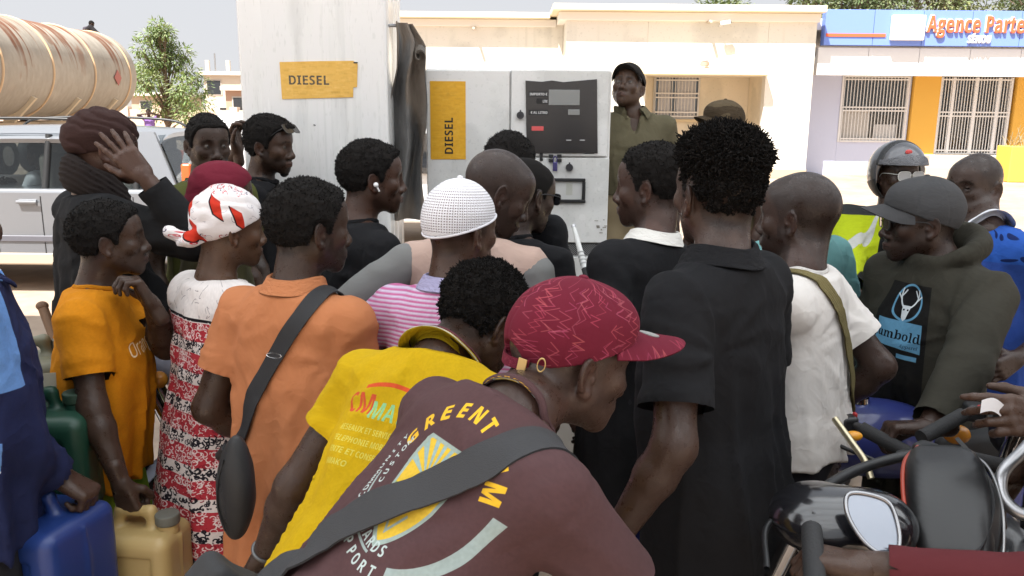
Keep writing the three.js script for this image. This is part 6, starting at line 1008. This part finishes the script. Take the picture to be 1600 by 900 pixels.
// ---------------------------------------------------------------- motorcycles (z forward, x left)
function wheel(t, z, r) { const w = part('wheel', new THREE.TorusGeometry(r - .045, .045, 12, 40).rotateY(Math.PI / 2).translate(0, r, z), M.rubber, t); part('rim', new THREE.TorusGeometry(r - .085, .014, 8, 36).rotateY(Math.PI / 2).translate(0, r, z), M.steel, w); part('hub', new THREE.CylinderGeometry(.05, .05, .12, 18).rotateZ(Math.PI / 2).translate(0, r, z), M.steel, w); const sp = []; for (let k = 0; k < 18; k++) { const a = k / 18 * 6.283; sp.push(rod(V((k % 2 - .5) * .06, r + Math.cos(a) * .045, z + Math.sin(a) * .045), V(0, r + Math.cos(a + .2) * (r - .09), z + Math.sin(a + .2) * (r - .09)), .0022, .0022, 5)); } part('spokes', merge(sp), M.steel, w); }
function motorcycle(label, pos, yaw, o = {}) {
  const t = thing('motorcycle', label, 'motorcycle', pos, 0, null), b = basis(yaw); t.quaternion.setFromRotationMatrix(new THREE.Matrix4().makeBasis(b.l, b.u, b.f)); t.updateMatrixWorld(true);
  const pm = paint(o.col ?? [.012, .012, .014]), hy = o.hy ?? 1.03; wheel(t, .66, .3); wheel(t, -.6, .3);
  part('frame', [tube([V(0, .95, .42), V(0, .75, .1), V(0, .72, -.45), V(0, .6, -.7)], .022, 20, 8), tube([V(0, .9, .42), V(0, .5, .32), V(0, .28, .1), V(0, .3, -.3), V(0, .32, -.6)], .02, 24, 8)], M.black, t);
  part('engine', [bx(.2, .22, .3, 0, .42, .05, .04), new THREE.CylinderGeometry(.085, .09, .2, 20).rotateX(1.2).translate(0, .5, .25), ...[0, 1, 2, 3].map((k) => new THREE.CylinderGeometry(.1, .1, .008, 20).rotateX(1.2).translate(0, .46 + k * .012, .2 + k * .03))], M.steel, t);
  part('exhaust', tube([V(-.12, .42, .3), V(-.14, .28, .2), V(-.15, .3, -.3), V(-.16, .42, -.75)], .03, 24, 10), M.chrome, t);
  for (const q of [-1, 1]) { part('fork', rod(V(q * .085, .3, .66), V(q * .085, hy - .05, .42), .022, .02), M.chrome, t); part('shock', rod(V(q * .11, .34, -.58), V(q * .11, .7, -.42), .028, .025), M.black, t); }
  part('front_fender', slab((u, v) => { const a = -.9 + 2.2 * u; return V((v - .5) * .13, .3 + Math.cos(a) * .33 - Math.abs(v - .5) ** 2 * .12, .66 + Math.sin(a) * .33); }, 20, 6, .005), pm, t);
  const tf = (x, y, z) => smin(ell(x, y - .84, z - .12, .13, .11, .25), ell(x, y - .78, z + .02, .1, .08, .2), .05); part('fuel_tank', mesher(tf, V(-.17, .62, -.28), V(.17, 1, .42), .012), pm, t); part('tank_cap', new THREE.CylinderGeometry(.03, .032, .015, 20).translate(0, .955, .14), M.chrome, t);
  if (!o.noSeat) { const sf = (x, y, z) => { const q = [Math.abs(x) - .08 - .02 * sstep(-.1, -.4, z), Math.abs(y - .8 - .03 * sstep(-.3, -.6, z)) - .03, Math.abs(z + .38) - .3]; return Math.hypot(Math.max(q[0], 0), Math.max(q[1], 0), Math.max(q[2], 0)) + Math.min(Math.max(...q), 0) - .03; }; part('seat', mesher(sf, V(-.2, .7, -.78), V(.2, .95, .0), .012), M.rubber, t); }
  part('side_cover', [bx(.25, .2, .26, 0, .62, -.25, .03)], pm, t); part('tail_light', bx(.12, .07, .05, 0, .8, -.76, .015), mat([.4, .02, .02], .2), t);
  const hb = [V(.36, hy, .24), V(.26, hy + .03, .31), V(.1, hy + .02, .38), V(-.1, hy + .02, .38), V(-.26, hy + .03, .31), V(-.36, hy, .24)]; part('handlebar', tube(hb, .0115, 40, 8), o.barM ?? M.black, t);
  for (const q of [1, -1]) { part('grip', [rod(V(q * .385, hy - .008, .225), V(q * .27, hy + .027, .303), .0185, .0185, 16), rod(V(q * .392, hy - .01, .221), V(q * .385, hy - .008, .225), .02, .02, 16)], M.rubber, t); part('lever', tube([V(q * .2, hy + .02, .37), V(q * .27, hy + .0, .39), V(q * .38, hy - .02, .32)], .006, 16, 6), M.black, t); part('switch_box', bx(.05, .045, .05, q * .235, hy + .03, .325, .012), M.black, t); part('switch_button', bx(.014, .014, .01, q * .232, hy + .05, .3, .004), mat([.45, .03, .03], .4), t); if (o.mirrors !== false) { part('mirror', [rod(V(q * .2, hy + .03, .34), V(q * .3, hy + .22, .34), .006), new THREE.SphereGeometry(.055, 20, 12).scale(1.25, .8, .3).translate(q * .33, hy + .25, .34)], M.black, t); part('mirror_glass', new THREE.CylinderGeometry(.048, .048, .004, 24).rotateX(Math.PI / 2).scale(1.25, .8, 1).translate(q * .33, hy + .25, .322), M.chrome, t); } }
  if (!o.cowl) for (const q of [1, -1]) part('indicator', new THREE.SphereGeometry(.028, 16, 10).scale(1.3, 1, 1).translate(q * .2, hy - .1, .5), mat([.65, .26, .03], .25), t);
  if (!o.cowl) { part('headlamp', lathe([[.001, 0], [.05, .01], [.085, .06], [.09, .11], [.088, .115]], 28).rotateX(Math.PI / 2).translate(0, hy - .1, .46), pm, t); part('headlamp_lens', new THREE.SphereGeometry(.088, 24, 12, 0, 6.283, 0, 1.3).rotateX(Math.PI / 2).scale(1, 1, .35).translate(0, hy - .1, .567), mat([.6, .62, .62], .05, .3), t); part('gauge', new THREE.CylinderGeometry(.045, .04, .05, 24).rotateX(.5).translate(0, hy + .05, .43), M.black, t); }
  return t;
}
{ // nearest motorcycle, with the nose cowl and clear dial glass
  const g = at(1268, 878, 1.45), yaw = -40, b = basis(yaw), hy = g.y + .0, c = g.clone().addScaledVector(b.l, -.33).addScaledVector(b.f, -.265); const t = motorcycle('black motorcycle nearest the picture corner with glossy nose cowl and large dial glass', V(c.x, 0, c.z), yaw, { hy, cowl: true, mirrors: false });
  const lc = at(1322, 822, 1.56), inv = t.matrixWorld.clone().invert(), X = V(1, 0, 0), put = (n, f, r, cell, m) => { const bb = boxOf([lc], r); return partW(n, mesher(f, bb.min, bb.max, cell), m, t); };
  const f1 = (x, y, z) => { const p = [x - lc.x, y - lc.y, z - lc.z]; let d = ell(p[0] + .035, p[1], p[2] + .03, .098, .062, .1); d = smin(d, ell(p[0] - .05, p[1] + .005, p[2] + .01, .085, .068, .08), .03); d = smin(d, ell(p[0] - .03, p[1] + .08, p[2] + .06, .09, .07, .1), .05); return smax(d, -ell(p[0] - .055, p[1] - .03, p[2] - .085, .062, .06, .03), .012); };
  put('nose_cowl', f1, .24, .006, paint([.01, .01, .012], { clearcoat: 1, roughness: .2 }));
  // dial glass: a leaning rounded trapezium in a silver rim
  const A = V(.97, -.1, .2).normalize(), Nn = V(-.05, .62, .78).normalize(), B2 = Nn.clone().cross(A).normalize(), c0 = at(1362, 820, 1.475), pt = (u, v, l) => c0.clone().addScaledVector(A, u).addScaledVector(B2, v).addScaledVector(Nn, l);
  const outl = [[-.042, .046], [.012, .05], [.03, .04], [.046, -.016], [.04, -.042], [.014, -.048], [-.016, -.03], [-.044, .014]], cv = new THREE.CatmullRomCurve3(outl.map(([u, v]) => pt(u, v, .004)), true, 'centripetal');
  partW('dial_rim', new THREE.TubeGeometry(cv, 80, .0042, 8, true), mat([.3, .3, .31], .2, .9), t);
  const sp = cv.getPoints(48).map((p) => { const q = p.clone().sub(c0); return [q.dot(A), q.dot(B2)]; }), sg = new THREE.ExtrudeGeometry(new THREE.Shape(sp.map((p) => new THREE.Vector2(...p))), { depth: .003, bevelEnabled: false }); sg.applyMatrix4(new THREE.Matrix4().makeBasis(A, B2, Nn).setPosition(c0)); partW('dial_glass', sg, new THREE.MeshPhysicalMaterial({ color: lin(.2, .22, .26), roughness: .1, metalness: .6, clearcoat: 1 }), t);
}
{ // motorcycle whose long seat stands open
  const hinge = at(1500, 890, 1.62), yaw = 8, b = basis(yaw); const t = motorcycle('black motorcycle with its long seat tipped up and a red piped edge', V(hinge.x + .5, 0, hinge.z - .2), yaw, { noSeat: true, barM: M.steel, hy: 1.02, mirrors: false, col: [.015, .015, .018] });
  const top = at(1470, 700, 1.78), low = at(1492, 915, 1.5), ax = top.clone().sub(low), len = ax.length(); ax.normalize(); const wv = V(.9, .1, .42).addScaledVector(ax, -V(.9, .1, .42).dot(ax)).normalize(), th = wv.clone().cross(ax).normalize();
  const f = (x, y, z) => { const p = V(x, y, z).sub(low), a = p.dot(ax) - len / 2, w = p.dot(wv), n = p.dot(th), bow = .045 * (1 - Math.pow(a / (len / 2), 2)), q = [Math.abs(a) - len / 2 + .05, Math.abs(w) - .012 - .03 * Math.sqrt(Math.max(0, 1 - Math.pow(clamp(a / (len / 2), -1, 1), 2))), Math.abs(n - bow + .02) - .014]; return Math.hypot(Math.max(q[0], 0), Math.max(q[1], 0), Math.max(q[2], 0)) + Math.min(Math.max(...q), 0) - .035 - .003 * noise(x * 20, y * 14, z * 20); };
  const bb = boxOf([top, low], .14); partW('seat', mesher(f, bb.min, bb.max, .007), mat([.009, .009, .0095], .38, 0, { bumpMap: GRAIN, bumpScale: .001 }), t);
  const lp = (k, w, n) => low.clone().addScaledVector(ax, len * k).addScaledVector(wv, w).addScaledVector(th, n); partW('piping', tube([lp(.04, -.052, .02), lp(.25, -.072, .045), lp(.5, -.079, .052), lp(.75, -.072, .042), lp(.94, -.045, .02)], .0045, 40, 8), mat([.3, .04, .02], .4), t);
  partW('seat_pan', slab((u, v) => lp(.04 + .9 * v, .072 * Math.sin(.3 + 2.5 * v) + .02 * Math.sin(u * 3), -.05 + .1 * u), 8, 24, .008), M.black, t); partW('seat_trim', tube([lp(.02, .07, -.03), lp(.3, .088, .02), lp(.6, .09, .03), lp(.85, .07, .02), lp(.98, .02, .0)], .0035, 30, 6), mat([.3, .3, .3], .35, .8), t);
  const h = (x, y, d) => at(x, y, d); partW('grab_rail', tube([h(1640, 660, 1.75), h(1598, 705, 1.7), h(1566, 742, 1.66), h(1566, 775, 1.64), h(1590, 800, 1.62), h(1640, 812, 1.6)], .0125, 50, 12), M.steel, t);
}
{ const g = at(1385, 702, 2.17), yaw = -100, b = basis(yaw), c = g.clone().addScaledVector(b.l, -.33).addScaledVector(b.f, -.265); const t = motorcycle('motorcycle held by the man in the dark hooded jacket', V(c.x, 0, c.z), yaw, { hy: g.y + .01, mirrors: false, col: [.02, .03, .16] });
  partW('kick_lever', tube([at(1304, 654, 2.1), at(1330, 690, 2.05), at(1352, 722, 2.0), at(1361, 748, 1.98)], .0085, 24, 10), mat([.5, .44, .3], .3, .8), t); partW('lamp_amber', new THREE.SphereGeometry(.016, 14, 10).scale(1.4, .8, 1).translate(...at(1334, 681, 2.12).toArray()), mat([.7, .3, .02], .3), t); }
{ const g = at(52, 488, 2.6); motorcycle('silver blue motorcycle at the left behind the cans', V(g.x - .2, 0, g.z - .1), 70, { col: [.3, .33, .42], hy: 1.02 }); }
{ const p = at(1553, 636, 1.6), t = thing('folded_paper', 'small folded white paper in the fingers of the hand at the right edge', 'paper', p); const w = slab((u, v) => V((u - .5) * .05, (v - .5) * .026 + .008 * Math.sin(u * 5), .01 * Math.sin(u * 3)), 12, 4, .0015); part('sheet', w, mat([.72, .72, .74], .8), t); }
// ---------------------------------------------------------------- cars, tanker
{
  const Z = 7.9, x = (px) => atZ(px, 300, Z).x, y = (py) => atZ(120, py, Z).y, xr = x(303), t = thing('estate_car', 'silver estate car parked in the sun behind the turbaned man', 'car', V(xr - 2.2, 0, -Z - .86)), Wd = 1.72, xl = xr - 4.45, body = paint([.2, .21, .23], { metalness: .4, roughness: .35, clearcoat: .8 }), trim = M.black;
  const belt = y(302), sill = y(405), roofY = y(203), wr = .33, axR = xr - .85, axF = xr - 3.5;
  const sh = new THREE.Shape(); sh.moveTo(xr - .02, sill + .04); sh.lineTo(xr, .62); sh.lineTo(xr - .05, belt - .08); sh.lineTo(xr - .14, belt); sh.lineTo(xl + 1.3, belt); sh.quadraticCurveTo(xl + .5, belt - .04, xl + .12, belt - .22); sh.lineTo(xl, .62); sh.lineTo(xl + .05, sill); sh.lineTo(axF - wr - .07, sill); sh.absarc(axF, wr, wr + .07, Math.PI, 0, true); sh.lineTo(axR - wr - .07, sill); sh.absarc(axR, wr, wr + .07, Math.PI, 0, true); sh.lineTo(xr - .02, sill + .04);
  partW('body', new THREE.ExtrudeGeometry(sh, { depth: Wd - .08, bevelEnabled: true, bevelSize: .035, bevelThickness: .04, bevelSegments: 3, curveSegments: 20 }).translate(0, 0, -Z - Wd + .04), body, t);
  partW('rocker_panel', bx(axR - axF - 2 * wr - .2, .12, Wd + .02, (axR + axF) / 2, sill + .0, -Z - Wd / 2, .02), mat([.42, .35, .27], .8), t);
  const zi = -Z - .09, zo = -Z - Wd + .09, rz = -Z - .2, rz2 = -Z - Wd + .2, tl = (px, py) => [x(px), y(py)];
  partW('roof', slab((u, v) => { const xx = lerp(xl + 1.75, xr - .36, u), s = Math.sin(Math.PI * clamp(u, .0, 1)); return V(xx, roofY - .05 + .06 * Math.pow(Math.max(0, s), .5) - .12 * Math.pow(Math.abs(v - .5) * 2, 4), lerp(rz + .04, rz2 - .04, v)); }, 24, 12, .045), body, t);
  const pil = (bx0, tx0, w, n) => { for (const [a, b] of [[zi, rz], [zo, rz2]]) partW(n, rod(V(bx0, belt - .02, a), V(tx0, roofY - .05, b), w, w * .9, 10), n === 'rear_pillar' ? body : trim, t); };
  pil(x(62), x(68), .035, 'door_pillar'); pil(x(207), x(203), .035, 'door_pillar'); pil(xl + 1.15, xl + 1.85, .035, 'windscreen_pillar');
  for (const [za, zb] of [[zi + .03, rz + .03], [zo - .03, rz2 - .03]]) { const q = [[xr - .14, belt - .05, za], [xr - .4, roofY - .02, zb], [xr - .75, roofY - .02, zb], [xr - .32, belt - .05, za]]; const s = Math.sign(za - zo - .5); partW('rear_pillar', slab((u, v) => { const a = V(...q[0]).lerp(V(...q[3]), u), b = V(...q[1]).lerp(V(...q[2]), u); return a.lerp(b, v); }, 6, 8, .05), body, t); }
  const glass = new THREE.MeshPhysicalMaterial({ color: lin(.6, .63, .64), roughness: .03, transmission: 1, thickness: 0, ior: 1.45 });
  const win = (bx0, bx1, tx0, tx1, n) => { for (const [a, b] of [[zi, rz], [zo, rz2]]) partW(n, slab((u, v) => V(lerp(bx0, bx1, u), belt, a).lerp(V(lerp(tx0, tx1, u), roofY - .06, b), v), 4, 4, .004), glass, t); };
  win(xl + 1.2, x(62), xl + 1.9, x(68), 'door_window'); win(x(64), x(205), x(70), x(201), 'door_window'); win(x(209), xr - .34, x(205), xr - .78, 'quarter_window');
  partW('windscreen', slab((u, v) => V(xl + 1.15, belt, lerp(zi, zo, u)).lerp(V(xl + 1.82, roofY - .05, lerp(rz, rz2, u)), v), 6, 4, .005), glass, t); partW('rear_window', slab((u, v) => V(xr - .14, belt, lerp(zi, zo, u)).lerp(V(xr - .38, roofY - .05, lerp(rz, rz2, u)), v), 6, 4, .005), glass, t);
  for (const px of [62, 207]) partW('door_gap', bx(.008, belt - sill - .06, .004, x(px), (belt + sill) / 2, -Z + .002, .001), M.black, t); partW('window_trim', bx(xr - .3 - xl - 1.2, .022, .014, (xr - .3 + xl + 1.2) / 2, belt + .005, -Z - .03, .004), trim, t); partW('side_moulding', bx(axR - axF - .8, .06, .02, (axR + axF) / 2, (belt + sill) / 2 - .12, -Z + .004, .008), mat([.12, .12, .14], .4, .1), t);
  for (const px of [42, 190]) { const p = V(x(px), y(316), -Z + .02); partW('door_handle', [bx(.2, .03, .02, p.x, p.y, p.z + .012, .009), bx(.17, .06, .01, p.x, p.y - .005, p.z - .015, .004)], body, t); }
  for (const q of [rz + .04, rz2 - .04]) partW('roof_rail', tube([V(xl + 2.0, roofY + .0, q), V(xl + 2.1, roofY + .06, q), V(xr - .75, roofY + .06, q), V(xr - .62, roofY + .0, q)], .014, 40, 8), M.black, t);
  for (const q of [-Z - .02, -Z - Wd + .02]) partW('tail_light', bx(.1, .36, .06, xr - .1, belt + .1, q - Math.sign(q + Z + .5) * .1, .025), mat([.6, .11, .03], .2), t); partW('rear_bumper', bx(.18, .2, Wd + .02, xr + .02, sill + .2, -Z - Wd / 2, .05), mat([.3, .3, .31], .5), t); partW('tailgate', bx(.05, .4, Wd - .3, xr - .06, belt - .16, -Z - Wd / 2, .02), body, t);
  for (const ax of [axF, axR]) for (const q of [-Z - .1, -Z - Wd + .1]) { const w = partW('wheel', new THREE.TorusGeometry(wr - .09, .09, 14, 40).translate(ax, wr, q), M.rubber, t); const g = new THREE.CylinderGeometry(wr - .12, wr - .12, .1, 28).rotateX(Math.PI / 2).translate(ax, wr, q); g.applyMatrix4(t.matrixWorld.clone().invert()); part('rim', g, M.steel, w); }
  for (const sx of [x(20), x(150)]) partW('seat', [bx(.5, .14, 1.3, sx - .1, belt - .25, -Z - Wd / 2, .05), bx(.14, .62, .55, sx + .2, belt + .05, -Z - .5, .06), bx(.14, .62, .55, sx + .2, belt + .05, -Z - Wd + .5, .06), bx(.1, .18, .28, sx + .22, belt + .43, -Z - .5, .04), bx(.1, .18, .28, sx + .22, belt + .43, -Z - Wd + .5, .04)], mat([.2, .18, .15], .85), t);
  // driver
  P.driver = figure({ label: 'driver in white shirt seen through the silver car window', head: V(x(14), belt + .33, -Z - .55), s: 1, hy: -90, ty: -90, lean: -8, skin: [.05, .03, .024], hc: .01, ac: .02, hair: { t: .01 }, L: { w: V(x(-40), belt + .0, -Z - .5), hc: .014 }, R: { w: V(x(-40), belt, -Z - .7), hc: .014 }, shirt: { col: [.6, .6, .6], cell: .02, sleeve: 1.5, hem: .5 }, trousers: null });
  { const q = P.driver, pr = [[q.pelvis, q.pelvis.clone().add(V(-.42, .02, 0)), .1], [q.pelvis.clone().add(V(-.42, .02, 0)), q.pelvis.clone().add(V(-.62, -.38, 0)), .07]]; partW('trousers', merge(pr.map(([a, b, r]) => { const f = capV(a, b, r, r * .85), bb = boxOf([a, b], r + .04); return mesher(f, bb.min, bb.max, .03); })), cloth([.03, .03, .04]), q.g); }
}
{ // white van further back
  const Z = 10.6, x0 = atZ(284, 230, Z).x, t = thing('white_van', 'white van behind the young man in the olive shirt', 'van', V(x0 + 2, 0, -Z - .9)), w = paint([.72, .72, .72]); const yT = atZ(340, 176, Z).y;
  const sh = new THREE.Shape(); sh.moveTo(x0 + .1, .4); sh.lineTo(x0, .9); sh.quadraticCurveTo(x0 + .02, yT - .25, x0 + .5, yT - .06); sh.quadraticCurveTo(x0 + 1.2, yT, x0 + 2, yT); sh.lineTo(x0 + 3.6, yT - .05); sh.lineTo(x0 + 4.3, 1.1); sh.lineTo(x0 + 4.9, .95); sh.lineTo(x0 + 5, .4); sh.lineTo(x0 + .1, .4);
  partW('body', new THREE.ExtrudeGeometry(sh, { depth: 1.7, bevelEnabled: true, bevelSize: .05, bevelThickness: .06, bevelSegments: 4, curveSegments: 16 }).translate(0, 0, -Z - 1.76), w, t); partW('side_window', [bx(1.1, .5, .02, x0 + 2.2, yT - .45, -Z + .062, .02), bx(.9, .5, .02, x0 + 3.4, yT - .48, -Z + .062, .02)], M.glassDark, t); for (const ax of [x0 + .9, x0 + 4.1]) for (const q of [-Z - .05, -Z - 1.65]) { const wh = partW('wheel', new THREE.TorusGeometry(.24, .09, 12, 32).translate(ax, .33, q), M.rubber, t); const g = new THREE.CylinderGeometry(.2, .2, .1, 24).rotateX(Math.PI / 2).translate(ax, .33, q); g.applyMatrix4(t.matrixWorld.clone().invert()); part('rim', g, M.steel, wh); } partW('tail_light', bx(.06, .3, .16, x0 - .045, 1.1, -Z - .12, .02), mat([.6, .1, .03], .25), t);
}
{
  const X = -12, Y = 2.64, r = 1.17, z0 = -9.5, z1 = -24.6, t = thing('tanker_trailer', 'rusty cream fuel tanker with ribbed barrel beyond the silver car', 'tanker', V(X, 0, (z0 + z1) / 2));
  const rust = dataTex(1024, (u, v) => { const a = Math.abs(((u - .25 + 1.5) % 1) - .5) * 2, n = tfbm(u, v, 6, 5, 3), f = tfbm(u, v, 48, 3, 8), run = noise(7, v * 42, 1) * .5 + noise(3, v * 120, 5) * .35 + noise(9, v * 14, 2) * .45, reach = .3 + .34 * run + .1 * noise(u * 30, v * 30, 4); let k = sstep(-.03, .22, reach - a) * (.7 + .8 * n); k = Math.max(k, sstep(.3, .55, tfbm(u, v, 8, 5, 12)) * .5 * sstep(.75, .2, a)); k = clamp(k * (1.15 + .7 * f)); const g = .05 * n + .04 * f; return [lerp(.61, .43, k) + g, lerp(.58, .26, k) + g, lerp(.535, .17, k) + g]; }, { srgb: true, repeat: [1, 1] });
  const bm = new THREE.MeshStandardMaterial({ map: rust, roughness: .75, bumpMap: rep(CRUMPLE, 3, 6), bumpScale: .006 }), prof = []; const L = z0 - z1; for (let i = 0; i <= 10; i++) prof.push([Math.max(.001, r * Math.sin(i / 10 * 1.5708)), -.32 * Math.cos(i / 10 * 1.5708)]); for (let k = 1; k < 15; k++) prof.push([r + .006 * Math.sin(k * 2.1), L * k / 15]); for (let i = 10; i >= 0; i--) prof.push([Math.max(.001, r * Math.sin(i / 10 * 1.5708)), L + .32 * Math.cos(i / 10 * 1.5708)]);
  const lg = lathe(prof, 72); { const p = lg.attributes.position, uv = lg.attributes.uv; for (let i = 0; i < p.count; i++) uv.setY(i, (p.getY(i) + .4) / 4.5); } const world = (g) => g.rotateX(Math.PI / 2).translate(X, Y, z1);
  { // texture angle: u = 0.25 must be the crown of the barrel
    const p = lg.attributes.position, uv = lg.attributes.uv; for (let i = 0; i < p.count; i++) { const a = Math.atan2(-p.getZ(i), p.getX(i)); let u = a / 6.2832; uv.setX(i, u < -.25 ? u + 1 : u); } const q = lg.toNonIndexed(), U2 = q.attributes.uv; for (let i = 0; i < U2.count; i += 3) { const a = [0, 1, 2].map((k) => U2.getX(i + k)); if (Math.max(...a) - Math.min(...a) > .5) for (let k = 0; k < 3; k++) if (a[k] < .25) U2.setX(i + k, a[k] + 1); } partW('barrel', world(q), bm, t); }
  for (let z = -24.2; z < z0 - .3; z += 2.0) { partW('rib', new THREE.TorusGeometry(r + .012, .028, 8, 64).translate(X, Y, z), mat([.6, .42, .26], .8), t); }
  for (let z = -23.6; z < z0 - .3; z += 2.0) for (const q of [-1, 1]) { const s = new THREE.Shape(); s.moveTo(.25, 0); s.lineTo(.5, 0); s.lineTo(1.06, .55); s.lineTo(.95, .62); s.lineTo(.3, .16); partW('cradle_plate', new THREE.ExtrudeGeometry(s, { depth: .1, bevelEnabled: false }).scale(q, 1, 1).translate(X, Y - r - .08, z), mat([.6, .5, .36], .8), t); }
  for (const q of [-1, 1]) partW('chassis_rail', bx(.16, .26, L + .6, X + q * .45, Y - r - .2, (z0 + z1) / 2, .02), mat([.4, .3, .2], .8), t); partW('cross_beam', [0, 1, 2, 3, 4].map((k) => bx(2.3, .14, .12, X, Y - r - .16, z1 + 1 + k * 3, .015)), mat([.5, .42, .32], .8), t);
  for (const z of [-22.6, -21.4, -12.5]) for (const q of [-.95, .95]) { const w = partW('wheel', new THREE.TorusGeometry(.36, .15, 14, 36).rotateY(Math.PI / 2).translate(X + q, .51, z), M.rubber, t); const g = new THREE.CylinderGeometry(.28, .28, .2, 24).rotateZ(Math.PI / 2).translate(X + q, .51, z); g.applyMatrix4(t.matrixWorld.clone().invert()); part('rim', g, M.steel, w); }
  partW('hazard_sign', bx(.012, .3, .3, 0, 0, 0, .002).rotateX(Math.PI / 4).translate(X + r + .02, Y - .1, -23.4), mat([.36, .12, .1], .7), t); partW('hatch', [-18, -15].map((z) => new THREE.CylinderGeometry(.22, .24, .06, 20).translate(X, Y + r + .03, z)), mat([.4, .3, .2], .8), t);
  // someone sitting on top
  const hd = at(143, 38, 23.4); P.sitter = figure({ label: 'person in dark clothes sitting on top of the rusty tanker', head: hd, s: .8, hy: 120, hp: 25, ty: 100, lean: 46, skin: [.05, .03, .024], hc: .014, ac: .02, hair: { t: .01 }, L: { w: hd.clone().add(V(.35, -.62, -.1)), hc: .014 }, R: { w: hd.clone().add(V(.3, -.6, .2)), hc: .014 }, shirt: { col: [.07, .06, .075], cell: .025, hem: .6, sleeve: 1.5 }, trousers: null });
  { const q = P.sitter, k1 = q.pelvis.clone().add(V(.42, .1, .05)), k2 = k1.clone().add(V(.38, -.35, .05)), f = (x, y, z) => { let d = 1; for (const o of [0, .18]) { const A = q.pelvis.clone().add(V(0, 0, o - .09)), B = k1.clone().add(V(0, o, o)), C = k2.clone().add(V(o * .6, o * .5, o)); d = smin(d, smin(capV(A, B, .1, .075)(x, y, z), capV(B, C, .075, .055)(x, y, z), .03), .03); } return d; }; const b = boxOf([q.pelvis, k1, k2], .32); partW('trousers', mesher(f, b.min, b.max, .025), cloth([.02, .018, .02]), q.g); for (const o of [0, .18]) { const a = k2.clone().add(V(o * .6, o * .5 - .03, o)), fg = capV(a, a.clone().add(V(.2, -.06, 0)), .045, .035), bb = boxOf([a, a.clone().add(V(.2, -.06, 0))], .08); partW('shoe', mesher(fg, bb.min, bb.max, .02), M.black, q.g); } }
}
renderer.render(scene, camera);
